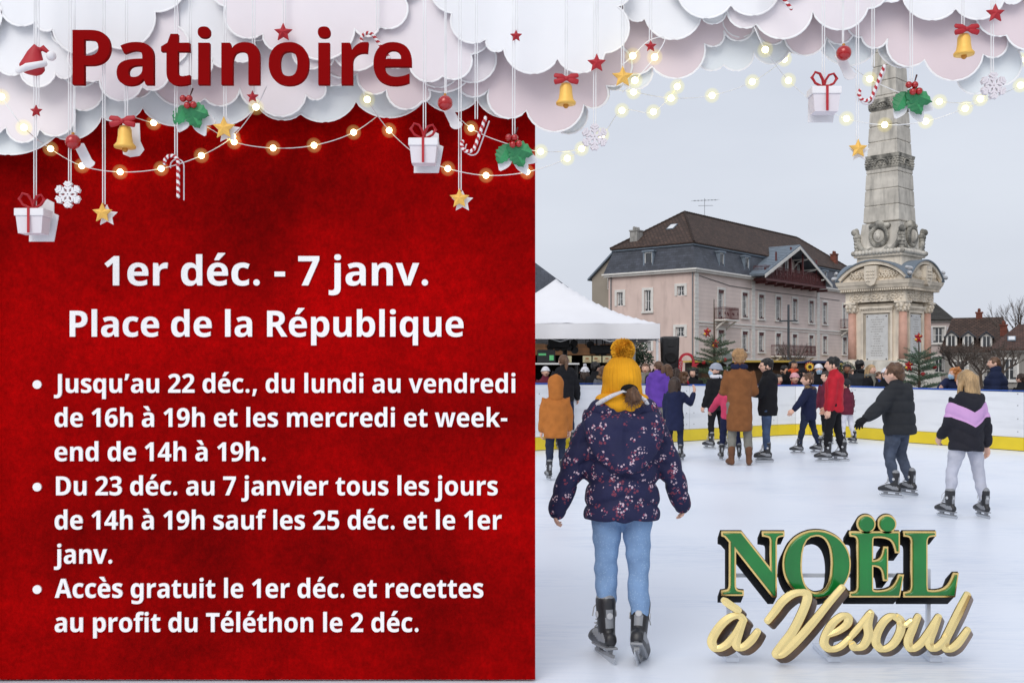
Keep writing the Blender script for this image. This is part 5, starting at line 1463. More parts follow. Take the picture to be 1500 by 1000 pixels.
rnd = random.Random(8)
for k in range(40):
    v = Vector((rnd.gauss(0, .07), rnd.gauss(0, .04), rnd.gauss(0, .07))); ball(b, HM @ (Vector((.17, -.80, -.33)) + v), .05 * hh, 6, 5)
meshobj('hair', remesh(b, .007, 2, lambda co, n: .006 * noise.noise((co.x * 60, co.y * 60, co.z * 22))), HAIRMID, gt)
b = B()   # loose strands of hair
rnd = random.Random(21)
for k in range(170):
    p0 = HM @ Vector((.17 + rnd.gauss(0, .07), -.82 + rnd.uniform(-.05, .06), -.32 + rnd.gauss(0, .06))); a_ = rnd.uniform(0, 2 * PI)
    d = Vector((math.cos(a_) * .022, -.015 * rnd.random(), math.sin(a_) * .02 - .006)); q = p0 + d; r2 = q + d * .6 + Vector((rnd.gauss(0, .005), 0, -.01)); s_ = Vector((-d.z, 0, d.x)).normalized() * .0011
    v_ = [b.verts.new(x) for x in (p0 - s_, p0 + s_, q + s_, q - s_, r2)]; b.faces.new(v_[:4]); b.faces.new((v_[3], v_[2], v_[4]))
build('hair_strands', b, HAIRMID, gt)
b = B()   # cuffs and hem band
for (sp, ep, wp, e) in g['arms']:
    b = B(); tube(b, [wp + e * .005, wp + e * .04], [.043, .040], 12); build('cuff', b, fab('navy rib', 28, 30, 58), gt, True)

HM = HAIRMID
def sk(label, px_, foot, top, face, **k):
    Y = gy(foot); H = CZ + (HY - top) / F * Y
    return person(label, fx(px_, Y), Y, H, face, **k)
sk('small skater in a rust orange hooded parka gliding towards the tent', 814, 703, 552, 5, hk=5.9, jacket=RUST, trousers=DJEAN, hood=True, hoodup=True, style='short', bulk=1.25, hem=.15, legs=((2, 2, 4), (6, 3, 14)), arms=((4, 10, 14, 4), (6, 12, 16, 4)))
sk('skater in a black jacket at the boards behind the rust orange parka', 826, 658, 520, 14, hair=HM, style='ponytail', jacket=BLACK, trousers=DJEAN, bulk=1.15, hem=.04, hood=True, arms=((10, 12, 60, 8), (5, 18, 30, 2)), quiltp=(.11, .008), head=(0, -8))
sk('skater in a purple hooded jacket standing by the boards', 964, 655, 529, -25, hair=HM, style='ponytail', jacket=PURPLE, trousers=GREYT, hood=True, bulk=1.16, hem=.09, arms=((10, 10, 15, 5), (4, 14, 10, 0)), head=(50, 0))
sk('small skater in a long navy coat with one arm raised', 988, 675, 552, -20, hk=6.0, hair=HB, style='longer', jacket=NAVY, trousers=DJEAN, scarf=None, fur=None, bulk=1.12, hem=.20, flare=1.15, hood=PALEF, legs=((0, 3, 2), (4, 4, 8)), arms=((10, 8, 20, 4), (50, 30, 100, 10)))
sk('skater in a grey beanie, black jacket and black trousers', 1049, 657, 533, 35, hk=6.5, hat='beanie', hatm=KNITG, jacket=BLACK, trousers=BLACK, hair=HB, style='short', scarf=KNITW, bulk=1.2, hem=.10, quiltp=(.12, .009), arms=((5, 10, 20, 4), (15, 12, 40, 6)), mask=True, head=(35, 0))
sk('skater in a pink jacket half hidden behind the brown coat', 1069, 674, 552, -6, hk=6.2, jacket=PINK, trousers=NAVY, hair=HB, style='short', bulk=1.15, hem=.06, legs=((4, 7, 4), (4, 9, 12)), arms=((28, 28, 30, 6), (20, 8, 10, 0)))
r = sk('person in a long brown wool coat and brown boots on the ice', 1083, 681, 513, -6, skates=False, boots=True, hair=HS, style='tousled', jacket=CAMEL, trousers=GREYT, bulk=1.12, hem=.235, flare=1.02, scarf=NAVY, shoe=BROWNB, legs=((2, 2.5, 2), (2, 4.5, 4)), arms=((16, 12, 70, 10), (12, 12, 70, 10)), leg_w=1.0, sleeve=.92)
sk('skater with glasses in a black jacket facing left beside the brown coat', 1124, 676, 526, 75, hair=HK, style='short', glasses=True, jacket=BLACK, trousers=JEAN, hood=True, bulk=1.18, hem=.11, legs=((2, 1, 2), (4, 1, 6)), arms=((28, 6, 85, 6), (20, 8, 75, 4)), head=(10, 0))
sk('small skater in a navy coat with tan fur trim gliding left', 1184, 664, 547, 62, hk=5.9, hair=HM, style='crop', jacket=fab('navy parka', 26, 32, 60), trousers=DJEAN, fur=FURB, bulk=1.2, hem=.13, legs=((14, 5, 4), (-12, 5, 6)), arms=((24, 34, 12, 0), (-6, 12, 14, 4)), head=(18, 0), hood=True)
sk('tall skater in a bright red jacket and black trousers gliding left', 1221, 676, 524, 68, hk=6.7, hair=HK, style='short', jacket=RED, trousers=BLACK, bulk=1.12, hem=.075, hood=True, legs=((10, 3, 6), (-8, 3, 4)), arms=((2, 8, 10, 2), (6, 10, 24, 2)), head=(14, 0))
sk('skater in a maroon coat and black trousers behind the red jacket', 1211, 650, 544, 120, hk=6.3, hair=HB, style='long', jacket=MAROON, trousers=BLACK, bulk=1.12, hem=.10, arms=((8, 10, 14, 4), (8, 10, 14, 4)), head=(-20, 0))
sk('small skater in maroon puffer jacket and white leggings right of the red jacket', 1240, 650, 556, 40, hk=5.9, hat='beanie', hatm=CHAR, jacket=MAROON, trousers=WLEG, style='short', hair=HK, bulk=1.25, hem=.10, quiltp=(.09, .012), gloves=BLACK, legs=((4, 3, 4), (-8, 4, 6)), arms=((6, 12, 14, 4), (2, 24, 22, 2)))
sk('skater with glasses in a dark puffer jacket, black glove stretched out left', 1317, 727, 533, 38, hk=6.0, hair=HM, style='short', glasses=True, jacket=CHAR, trousers=fab('washed grey jeans', 70, 78, 94, var=.35), hood=True, bulk=1.42, hem=.085, quiltp=(.13, .014), vox=.013, gloves=BLACK, legs=((10, 4, 22), (8, 4, 30)), arms=((6, 50, 16, -6), (4, 16, 30, 4)), lean=5, tilt=0, head=(16, 4), leg_w=1.1)
def chevron(c, base, Hb):
    z = c.z - base - .62 * abs(c.x) * (1 if abs(c.x) < .17 else 0) - (.62 * .17 if abs(c.x) >= .17 else 0)
    if .105 * Hb < z + .02 < .205 * Hb: return 1
    return 0
bl = sk('skater in a black puffer jacket with a lilac chevron gliding away at right', 1415, 758, 542, 14, hk=6.2, hair=HL, style='longer', jac_mats=[fab('black puffer', 36, 36, 44)], trousers=LGREY, hood=fab('black puffer', 36, 36, 44), bulk=1.22, hem=.095, flare=1.05, sleeve=.9, quiltp=(.12, .012, -.55), vox=.012, legs=((5, 10, 5), (-3, 9, 6)), arms=((10, 10, 40, 12), (-6, 14, 14, 2)), lean=2, tilt=3, head=(2, 0))
def chevron():
    m = mat('black puffer with lilac chevron', srgb(36, 36, 44), .8, 0, .15, 9, .25, 55, spec=.25); N, L, p = nodes_of(m); tc = N.new('ShaderNodeTexCoord'); sx = N.new('ShaderNodeSeparateXYZ'); L.new(tc.outputs['Object'], sx.inputs[0]); src = p.inputs['Base Color'].links[0].from_socket
    a = math_n(N, L, 'MULTIPLY', math_n(N, L, 'MINIMUM', math_n(N, L, 'ABSOLUTE', sx.outputs[0]), .17), .55); h = math_n(N, L, 'SUBTRACT', math_n(N, L, 'SUBTRACT', sx.outputs[2], bl['base']), a)
    f = math_n(N, L, 'MULTIPLY', math_n(N, L, 'GREATER_THAN', h, .072 * bl['Hb']), math_n(N, L, 'LESS_THAN', h, .176 * bl['Hb']))
    L.new(mixrgb(N, L, f, src, srgb(206, 160, 210)), p.inputs['Base Color']); return m
for c_ in bl['t'].children:
    if c_.name.startswith(('jacket', 'coat')): c_.data.materials[0] = chevron()
# ---- the spectators beyond the boards
def sp(label, px_, top, Y, face, grp='spectators behind the rink barrier', **k):
    H = CZ + (HY - top) / F * Y + .05
    k.setdefault('trousers', DJEAN); k.setdefault('vox', .02); k.setdefault('bulk', 1.2)
    return person(label, fx(px_, Y), Y, H, face, skates=False, z0=-.05, group=grp, **k)
sp('spectator in a white pompom hat and black coat before the stall', 857, 538, 22.5, 10, hat='beanie', hatm=KNITW, pom=KNITW, jacket=BLACK, style='long', hair=HB, hem=.15)
sp('spectator in a black jacket right of the white pompom hat', 872, 531, 21.5, -40, hair=HK, style='short', jacket=BLACK, hem=.08)
sp('spectator in a grey jacket just left of the yellow hat', 884, 536, 20.9, 25, hair=HM, style='long', jacket=GREYJ, hem=.1, fur=FURB)
sp('spectator in black facing the rink between yellow hat and purple jacket', 946, 532, 21.2, 165, hair=HM, style='long', jacket=BLACK, scarf=GREYT)
sp('spectator in a navy jacket just right of the purple jacket', 978, 533, 21.5, 20, hair=HM, style='long', jacket=NAVY)
sp('spectator with a red scarf behind the skater with raised arm', 1002, 544, 21.7, -70, hair=HM, style='curly', jacket=BLACK, scarf=RED, hk=6.2)
sp('spectator in black facing the rink just left of the fir', 1016, 540, 23.0, 150, hair=HK, style='curly', jacket=BLACK)
sp('spectator in a red jacket leaning on the boards left of the pink hat', 1140, 549, 22.9, 200, hair=HK, style='short', jacket=RED, hk=6.0, arms=((50, 20, 40, 0), (55, 26, 30, -10)))
sp('spectator in black with an orange scarf, one hand raised to the ear', 1162, 528, 24.2, 185, hair=HK, style='longer', jacket=BLACK, scarf=fab('orange scarf', 206, 92, 62), skin=SK2, arms=((10, 14, 30, 4), (26, 22, 140, 12)))
sp('small child in a pink knitted hat facing the rink', 1164, 547, 23.0, 180, hat='beanie', hatm=KNITP, jacket=MAROON, style='short', hk=5.6)
sp('person in a white knitted hat and blue face mask beside red jacket', 1199, 534, 23.4, 178, hat='beanie', hatm=KNITW, jacket=BLACK, style='long', hair=HB, mask=True)
sp('spectator in a black jacket seen just right of the red jacket', 1241, 534, 23.6, 170, hair=HK, style='short', jacket=BLACK, skin=SK3)
sp('spectator in charcoal jacket turned away before the left monument column', 1259, 528, 21.9, -50, hair=HK, style='short', jacket=CHAR, scarf=BLACK, bulk=1.3)
sp('spectator in a black jacket and pale grey scarf before the monument', 1275, 534, 21.3, -140, hair=HL, style='long', jacket=BLACK, scarf=GREYT)
sp('spectator in a white knitted hat and face mask left of the bluish fir', 1298, 540, 20.9, 150, hat='beanie', hatm=KNITW, jacket=BLACK, style='longer', hair=HM, mask=True)
sp('spectator in navy leaning both arms on the boards', 1400, 538, 19.6, 150, hair=HO, style='curly', jacket=NAVY, lean=22, arms=((62, 18, 30, 14), (62, 18, 30, 14)), skin=SK1, mask=True, head=(-60, 0))
sp('spectator in a bulky navy puffer jacket facing left', 1458, 523, 19.0, 68, hair=HM, style='crop', jacket=fab('navy puffer', 30, 38, 64), bulk=1.55, quiltp=(.13, .014), hem=.1, head=(8, 0))
sp('spectator in black cut off by the right edge', 1497, 548, 18.6, 30, hair=HB, style='short', jacket=BLACK, bulk=1.4)
sp('spectator in a pale knitted hat far left under the tent', 799, 538, 22.4, 190, hat='beanie', hatm=KNITW, jacket=MAROON, style='short')

sp('spectator in a dark hat behind the pink knitted hat', 1176, 541, 25.0, 160, hat='beanie', hatm=BLACK, jacket=BLACK, style='short')
sp('spectator in a grey coat just left of the white hat', 1188, 545, 24.6, 200, hair=HK, style='long', jacket=GREYJ)
sp('spectator in charcoal between the red jacket and the monument column', 1249, 541, 23.0, 190, hair=HM, style='long', jacket=CHAR)
sp('spectator in a bright blue coat behind the pale scarf', 1287, 545, 23.4, 200, hair=HM, style='short', jacket=fab('bright blue', 40, 70, 150))
sp('spectator in black half hidden behind the skater with the stretched glove', 1309, 541, 24.0, 170, hair=HK, style='curly', jacket=BLACK)
sp('tall spectator in a black coat in the crowd left of the street lamp', 1149, 536, 25.5, 30, hair=HK, style='short', jacket=BLACK)
sp('spectator in charcoal turned away just below the loudspeaker', 991, 539, 23.4, 10, hair=HB, style='long', jacket=CHAR)
sp('spectator in a maroon coat behind the tent leg', 960, 540, 26.3, 170, hair=HK, style='short', jacket=MAROON)
sp('spectator in a black jacket in the dark under the tent', 906, 536, 27.0, 180, hair=HB, style='short', jacket=BLACK)
sp('spectator in a black coat at the stall counter', 845, 538, 27.5, 0, hair=HK, style='short', jacket=CHAR)
GLYPHS_SANS = {}
GLYPHS_SANS['0'] = (384, [[191,-7,151,-3,116,10,87,30,64,59,47,95,34,137,27,185,24,240,25,278,28,312,33,344,40,373,50,399,62,421,76,441,93,457,113,470,136,480,162,485,191,487,232,483,266,471,295,450,318,422,336,386,349,344,357,295,359,240,358,202,355,168,350,136,343,107,333,82,321,59,307,40,290,23,270,10,247,0,221,-5], [191,75,208,78,223,85,235,98,244,116,251,139,255,168,258,201,259,240,258,278,255,312,251,340,244,363,235,381,223,394,208,402,191,405,174,402,159,394,147,381,139,363,133,340,129,312,126,278,125,240,126,201,129,168,133,140,139,117,147,99,159,86,174,78]])
GLYPHS_SANS['1'] = (384, [[176,0,176,277,177,323,179,373,164,358,144,340,89,296,40,357,194,480,277,480,277,0]])
GLYPHS_SANS['2'] = (384, [[27,0,27,71,147,192,206,254,216,266,225,278,232,289,238,300,242,311,245,322,247,333,248,345,247,358,244,370,239,380,232,388,224,394,214,398,202,401,189,402,176,401,162,398,149,394,136,389,122,382,109,373,95,364,81,353,26,418,70,451,82,459,95,465,108,471,123,476,139,481,157,484,176,485,197,486,220,485,240,482,260,477,278,469,294,460,308,449,320,437,330,423,338,408,344,392,348,375,349,357,348,337,345,319,340,301,333,284,324,268,313,252,301,236,287,220,215,148,153,90,153,85,362,85,362,0]])
GLYPHS_SANS['3'] = (384, [[164,-7,126,-5,90,0,57,8,26,19,26,105,41,98,57,92,74,86,90,82,107,79,123,76,138,75,153,74,178,75,199,79,216,85,229,93,239,103,246,115,250,130,251,146,250,155,249,164,246,172,241,180,235,186,227,192,218,196,206,200,192,203,176,206,157,207,136,208,99,208,99,285,136,285,157,286,175,287,191,290,204,294,214,298,223,304,230,310,235,317,239,324,242,332,243,341,244,350,243,362,240,373,235,382,228,390,219,396,207,400,192,403,175,404,158,403,143,401,129,398,116,393,73,369,26,439,41,449,57,458,74,466,92,473,112,479,134,483,158,485,183,486,218,484,249,478,276,469,300,456,319,440,332,420,340,398,343,372,341,349,336,328,326,309,313,293,297,279,280,268,261,259,240,253,240,251,267,246,290,238,310,228,327,216,340,200,350,182,355,162,357,140,356,120,352,100,346,82,337,65,325,49,311,35,294,23,274,12,251,4,225,-2,196,-6]])
GLYPHS_SANS['4'] = (384, [[216,0,216,99,11,99,11,170,222,480,315,480,315,178,373,178,373,99,315,99,315,0], [101,178,216,178,216,259,217,297,219,338,220,363,218,363,205,337,189,311]])
GLYPHS_SANS['5'] = (384, [[162,-7,143,-6,125,-5,108,-3,91,0,75,4,60,8,46,13,33,19,33,107,46,101,60,95,76,90,93,85,110,81,127,78,143,77,158,76,179,77,198,80,214,86,227,94,238,105,245,118,250,134,251,152,245,184,227,206,197,220,155,224,116,221,83,214,42,235,60,480,320,480,320,394,149,394,140,300,165,304,201,306,223,305,243,302,262,297,279,289,295,280,310,269,322,255,333,240,342,223,348,204,352,183,353,161,350,124,341,91,326,63,305,38,278,18,245,4,206,-4]])
GLYPHS_SANS['6'] = (384, [[199,-7,175,-6,152,-1,131,6,110,16,91,29,75,44,60,63,47,85,37,110,30,138,25,169,24,203,24,224,26,245,27,265,30,285,34,305,38,325,44,344,51,362,59,379,69,396,80,411,93,425,107,438,124,450,142,461,162,469,184,476,208,481,235,484,264,485,297,484,328,480,328,399,301,404,271,406,243,405,218,401,196,395,178,387,163,376,150,364,140,350,132,334,126,317,122,298,118,277,117,256,121,256,128,267,138,278,148,287,160,296,173,303,188,308,206,311,225,312,255,309,281,302,305,289,325,272,341,250,353,224,360,194,362,160,359,123,351,90,337,62,318,38,294,18,266,4,235,-4], [197,75,211,76,224,80,235,86,245,95,253,107,259,121,263,138,264,158,263,175,260,190,255,203,248,214,239,223,228,229,214,233,199,234,188,233,178,231,169,228,160,224,152,219,145,213,139,206,134,199,129,191,126,183,125,175,124,167,125,156,126,145,129,135,132,124,137,114,143,105,149,96,157,89,166,83,175,78,186,76]])
GLYPHS_SANS['7'] = (384, [[75,0,255,394,18,394,18,480,362,480,362,416,181,0]])
GLYPHS_SANS['9'] = (384, [[120,-7,87,-6,55,-2,55,79,83,75,113,73,141,74,166,78,187,84,205,92,220,102,233,114,243,128,251,144,257,162,262,181,265,201,267,222,263,222,255,211,246,201,236,191,225,183,212,176,196,171,178,168,156,167,127,169,101,177,78,189,58,206,42,228,30,254,23,284,21,318,24,355,32,388,46,416,65,441,89,460,118,474,149,482,185,485,209,484,231,479,253,472,273,462,292,449,309,434,324,415,336,393,346,368,354,340,358,309,360,275,360,254,358,234,357,213,354,193,350,173,346,154,340,135,333,117,325,99,315,83,303,67,290,53,276,40,259,28,241,18,221,9,199,2,175,-3,148,-6], [185,244,196,245,206,247,215,250,224,255,232,260,239,266,245,273,250,280,254,288,257,295,258,303,259,311,259,322,257,333,255,344,251,355,247,365,241,374,235,383,227,390,218,396,209,400,198,403,187,404,173,403,160,399,148,392,138,383,130,372,124,358,121,340,120,320,121,303,124,288,129,276,136,265,145,256,156,249,169,245]])
GLYPHS_SANS['A'] = (463, [[0,0,169,482,293,482,463,0,354,0,319,114,144,114,109,0], [170,199,295,199,259,311,251,340,240,375,232,407,223,374,212,336,204,311]])
GLYPHS_SANS['D'] = (497, [[60,0,60,480,211,480,247,478,281,473,313,465,342,453,368,438,390,420,410,398,427,374,441,346,450,315,456,281,458,244,454,187,441,138,419,96,389,61,351,34,306,15,255,4,196,0], [162,84,206,84,270,94,316,124,344,173,353,242,351,279,344,311,333,338,318,359,298,375,275,387,248,394,216,396,162,396]])
GLYPHS_SANS['J'] = (222, [[10,-141,-24,-139,-50,-134,-50,-49,-27,-54,-2,-56,7,-56,15,-54,22,-52,30,-49,37,-45,43,-40,48,-32,52,-24,56,-13,58,-1,60,14,60,30,60,480,162,480,162,31,161,2,157,-25,151,-49,143,-69,132,-86,120,-101,105,-114,89,-124,71,-131,52,-137,32,-140]])
GLYPHS_SANS['P'] = (422, [[60,0,60,480,214,480,257,477,294,470,324,457,349,440,368,418,381,392,389,363,392,330,391,309,388,290,382,270,374,252,364,234,351,219,335,205,316,193,294,183,268,176,239,172,206,171,162,171,162,0], [162,254,195,254,216,255,234,258,250,264,264,271,275,281,282,293,287,308,289,326,284,357,269,379,243,392,208,396,162,396]])
GLYPHS_SANS['R'] = (443, [[60,0,60,480,200,480,246,478,286,471,319,460,345,444,365,424,380,399,389,370,392,336,391,320,388,305,384,291,379,278,372,266,365,256,356,246,346,237,336,229,325,221,314,215,302,209,443,0,330,0,216,184,162,184,162,0], [162,267,195,267,218,268,238,271,254,276,267,283,277,293,284,304,288,318,289,333,288,349,283,362,276,373,266,382,252,388,236,392,216,395,193,396,162,396]])
GLYPHS_SANS['T'] = (389, [[144,0,144,395,13,395,13,480,375,480,375,395,245,395,245,0]])
GLYPHS_SANS['a'] = (406, [[142,-7,118,-5,97,0,77,9,60,22,46,38,36,58,30,82,28,109,31,136,38,160,51,180,69,196,92,208,120,217,153,223,192,226,256,228,256,244,255,258,252,270,248,279,241,287,233,293,223,297,212,299,199,300,186,300,172,298,159,296,146,292,95,273,62,341,77,348,94,355,110,361,128,365,146,369,165,372,184,373,203,374,238,372,268,366,294,356,316,342,333,324,345,302,353,275,355,244,355,0,285,0,266,50,263,50,251,36,239,24,227,15,214,7,199,1,182,-3,163,-6], [179,66,195,67,209,71,222,77,234,86,243,96,250,108,255,123,256,140,256,170,217,169,195,167,176,164,161,158,150,151,142,142,136,132,132,121,131,109,132,98,134,90,138,82,144,76,151,72,160,69,169,67]])
GLYPHS_SANS['b'] = (425, [[254,-7,235,-6,218,-3,203,1,190,8,179,15,169,23,160,31,152,40,146,40,129,0,52,0,52,510,152,510,152,392,151,351,148,319,152,319,160,330,170,340,180,349,192,358,206,365,221,369,238,372,257,373,286,370,313,361,336,346,357,325,373,298,385,266,393,228,395,184,393,140,385,101,373,69,356,42,335,20,311,5,284,-4], [226,75,240,77,254,82,265,91,275,103,283,119,288,138,292,160,293,185,292,210,288,232,282,251,274,266,264,278,252,286,239,291,224,293,206,292,191,287,179,280,170,269,163,255,157,239,154,219,152,195,152,185,153,160,156,138,161,119,168,103,178,91,191,82,207,77]])
GLYPHS_SANS['c'] = (345, [[201,-7,163,-4,129,4,100,19,75,39,55,65,41,97,33,136,30,181,31,213,36,242,43,268,53,291,65,311,80,328,97,342,117,353,138,362,160,368,184,372,210,373,228,373,245,371,261,369,276,366,324,349,295,271,251,287,241,290,230,292,220,293,210,293,176,286,152,265,137,231,132,182,133,156,137,134,144,116,153,101,164,89,177,81,193,77,210,75,225,75,240,77,253,79,266,83,278,88,290,93,302,99,313,106,313,21,302,14,290,8,278,4,265,0,251,-3,236,-5,220,-7]])
GLYPHS_SANS['d'] = (425, [[169,-7,140,-4,113,5,90,20,69,41,52,68,40,100,32,139,30,183,32,227,40,265,52,298,69,325,90,346,114,361,141,370,171,373,190,372,207,369,222,365,236,358,248,350,259,341,269,331,277,320,280,320,275,351,273,393,273,510,373,510,373,0,296,0,277,48,273,48,265,37,256,27,245,17,233,9,219,2,204,-3,188,-6], [203,73,222,75,239,79,252,87,262,98,269,112,275,128,278,148,279,171,279,182,278,207,275,229,270,248,263,264,253,276,240,285,223,290,202,292,186,290,173,285,161,276,150,264,142,248,136,229,133,206,132,181,133,156,136,134,142,116,150,100,161,88,173,80,187,75]])
GLYPHS_SANS['e'] = (397, [[218,-7,192,-6,166,-2,143,5,121,14,101,25,83,39,68,56,54,76,44,98,36,123,32,151,30,181,31,212,35,240,42,265,52,288,64,308,78,325,95,340,113,352,133,361,155,368,178,372,203,373,239,370,271,362,300,349,324,330,343,306,357,278,365,244,368,207,368,158,132,158,134,138,139,120,146,105,157,92,170,82,186,74,203,70,223,68,240,68,257,70,272,72,287,75,302,79,317,84,332,90,347,97,347,19,333,13,319,8,305,4,290,0,275,-3,257,-5,238,-7], [134,225,274,225,273,241,270,256,264,269,257,280,247,290,235,297,221,301,204,302,190,301,178,297,166,291,156,283,147,273,141,259,136,243]])
GLYPHS_SANS['f'] = (260, [[69,0,69,291,13,291,13,340,69,367,69,394,70,416,73,435,77,452,84,466,93,478,104,489,116,497,129,503,145,508,161,511,179,513,198,514,252,509,290,498,265,425,240,431,209,435,199,434,191,432,184,427,178,422,174,415,171,408,170,399,169,390,169,367,255,367,255,291,169,291,169,0]])
GLYPHS_SANS['g'] = (425, [[189,-161,170,-161,152,-160,134,-158,117,-156,101,-153,84,-150,68,-145,52,-140,52,-60,87,-72,122,-81,158,-86,195,-88,229,-83,254,-67,268,-41,273,-5,273,3,274,26,275,48,273,48,263,34,252,23,240,14,228,6,214,1,200,-4,185,-6,169,-7,138,-4,110,6,87,21,67,43,51,71,39,103,32,141,30,183,32,225,40,263,52,295,68,323,88,345,112,361,140,370,171,373,203,370,232,360,256,343,277,320,280,320,288,367,373,367,373,-1,370,-38,361,-70,346,-97,326,-120,301,-138,269,-151,232,-159], [204,72,222,73,238,77,251,84,261,94,269,107,274,124,278,145,279,170,279,182,278,209,274,233,269,252,261,267,251,278,238,286,222,290,203,292,172,285,150,264,136,230,132,181,136,133,150,99,172,79]])
GLYPHS_SANS['h'] = (441, [[52,0,52,510,152,510,152,406,151,355,148,320,153,320,163,333,173,344,185,353,198,361,212,366,227,370,243,372,259,373,288,371,313,365,336,356,355,342,371,323,382,300,389,272,391,239,391,0,291,0,291,214,287,249,276,273,258,288,232,293,211,291,194,285,180,276,170,262,162,245,156,224,153,200,152,173,152,0]])
GLYPHS_SANS['i'] = (205, [[103,412,92,413,82,415,73,418,64,423,57,429,52,438,49,448,48,461,49,474,52,485,57,494,64,500,73,505,82,508,92,509,103,510,114,509,124,508,133,505,141,500,148,494,153,485,156,474,157,461,156,448,153,438,148,429,141,423,133,418,124,415,114,413], [52,0,52,367,152,367,152,0]])
GLYPHS_SANS['j'] = (205, [[103,412,92,413,82,415,73,418,64,423,57,429,52,438,49,448,48,461,49,474,52,485,57,494,64,500,73,505,82,508,92,509,103,510,114,509,124,508,133,505,141,500,148,494,153,485,156,474,157,461,156,448,153,438,148,429,141,423,133,418,124,415,114,413], [23,-161,-12,-159,-43,-153,-43,-75,-20,-79,4,-81,14,-80,22,-78,31,-74,38,-69,44,-62,49,-53,51,-40,52,-25,52,367,152,367,152,-40,151,-56,149,-72,145,-87,140,-101,132,-114,123,-126,111,-136,98,-145,83,-152,65,-157,45,-160]])
GLYPHS_SANS['k'] = (416, [[52,0,52,510,152,510,152,282,151,241,147,199,148,199,169,228,192,255,295,367,408,367,262,208,416,0,301,0,195,148,152,114,152,0]])
GLYPHS_SANS['l'] = (205, [[52,0,52,510,152,510,152,0]])
GLYPHS_SANS['m'] = (660, [[52,0,52,367,129,367,142,320,148,320,157,333,168,344,180,353,194,361,208,366,223,370,239,372,255,373,274,372,292,370,308,366,323,360,336,353,348,344,358,333,366,320,375,320,384,333,395,344,407,353,421,361,436,366,452,370,467,372,483,373,512,371,538,365,559,356,577,342,591,323,601,300,607,272,609,239,609,0,509,0,509,214,506,249,495,273,478,288,454,293,436,291,420,286,408,277,398,265,390,249,385,230,382,209,381,184,381,0,281,0,281,214,277,249,267,273,250,288,226,293,207,291,191,285,178,276,168,262,161,245,156,224,153,200,152,173,152,0]])
GLYPHS_SANS['n'] = (441, [[52,0,52,367,129,367,142,320,148,320,157,333,168,344,181,353,196,361,211,366,227,370,244,372,261,373,289,371,314,365,336,356,355,342,371,323,382,300,389,272,391,239,391,0,291,0,291,214,290,233,287,249,283,263,277,274,269,282,258,288,246,292,232,293,211,291,193,285,179,276,169,262,162,245,156,224,153,200,152,173,152,0]])
GLYPHS_SANS['o'] = (416, [[207,-7,182,-6,158,-1,136,6,116,15,97,28,80,43,65,60,53,80,43,103,36,128,31,155,30,184,33,227,42,265,57,297,78,324,104,346,134,361,169,370,209,373,234,372,258,368,280,361,300,351,319,339,336,324,350,307,363,287,373,265,380,240,384,213,385,184,382,141,373,103,358,70,337,43,311,21,281,6,246,-4], [208,74,227,76,243,81,256,90,266,102,273,117,279,136,282,159,283,184,282,209,279,231,273,250,266,266,256,278,242,286,226,291,208,293,189,291,173,286,160,278,150,266,142,250,136,231,133,209,132,184,133,159,136,136,142,117,150,102,160,90,173,81,189,76]])
GLYPHS_SANS['p'] = (425, [[52,-161,52,367,134,367,148,319,152,319,160,330,170,340,180,349,192,357,206,364,221,369,238,372,257,373,286,370,313,361,336,346,357,325,373,298,385,266,393,228,395,184,393,140,385,102,373,69,355,42,334,21,310,6,283,-4,254,-7,235,-6,218,-3,203,1,191,8,180,15,169,23,160,31,152,40,147,40,149,26,151,13,152,0,152,-13,152,-161], [226,75,242,77,255,82,267,91,276,103,283,119,289,138,292,160,293,185,289,232,276,266,254,286,224,293,206,292,191,287,179,280,170,269,163,255,157,239,154,219,152,195,152,185,153,160,156,138,161,119,168,103,178,91,191,82,207,77]])
GLYPHS_SANS['q'] = (425, [[273,-161,273,-7,277,48,273,48,265,37,256,27,245,17,234,9,220,2,205,-3,188,-6,169,-7,139,-4,113,5,89,20,69,41,52,68,40,100,32,139,30,183,32,227,40,265,52,298,69,325,90,346,114,361,141,370,171,373,190,372,207,369,222,365,236,358,248,350,259,341,268,331,277,320,279,320,288,367,373,367,373,-161], [204,72,223,74,239,78,252,86,262,96,269,110,275,127,278,147,279,170,279,182,278,207,275,229,270,248,263,264,253,276,240,285,223,290,203,292,186,290,172,285,160,276,150,264,142,248,136,229,133,206,132,181,136,133,150,99,172,79]])
GLYPHS_SANS['r'] = (305, [[52,0,52,367,128,367,143,305,148,305,156,319,167,331,179,343,192,353,207,362,223,368,239,372,257,373,275,373,291,371,283,277,270,279,254,280,241,279,229,278,217,275,205,271,194,266,184,259,175,251,167,242,160,231,156,218,153,203,152,187,152,0]])
GLYPHS_SANS['s'] = (334, [[152,-7,86,-2,72,1,58,5,45,10,31,15,31,97,46,91,62,85,78,80,95,75,112,71,127,68,142,67,155,66,169,67,180,68,190,71,197,75,202,80,206,85,209,91,210,98,210,102,208,107,207,111,204,115,183,132,130,156,74,185,64,193,54,201,47,210,41,220,36,231,33,243,31,257,30,271,32,295,40,316,52,334,70,348,91,359,116,367,144,371,175,373,192,373,209,372,225,370,240,367,256,363,272,358,288,352,304,345,274,273,223,292,211,295,199,298,187,299,174,300,154,298,141,294,133,286,130,275,135,260,157,244,206,223,261,196,272,189,281,181,289,172,296,162,301,151,305,139,307,125,308,109,306,83,298,60,286,40,269,23,247,10,220,0,189,-5]])
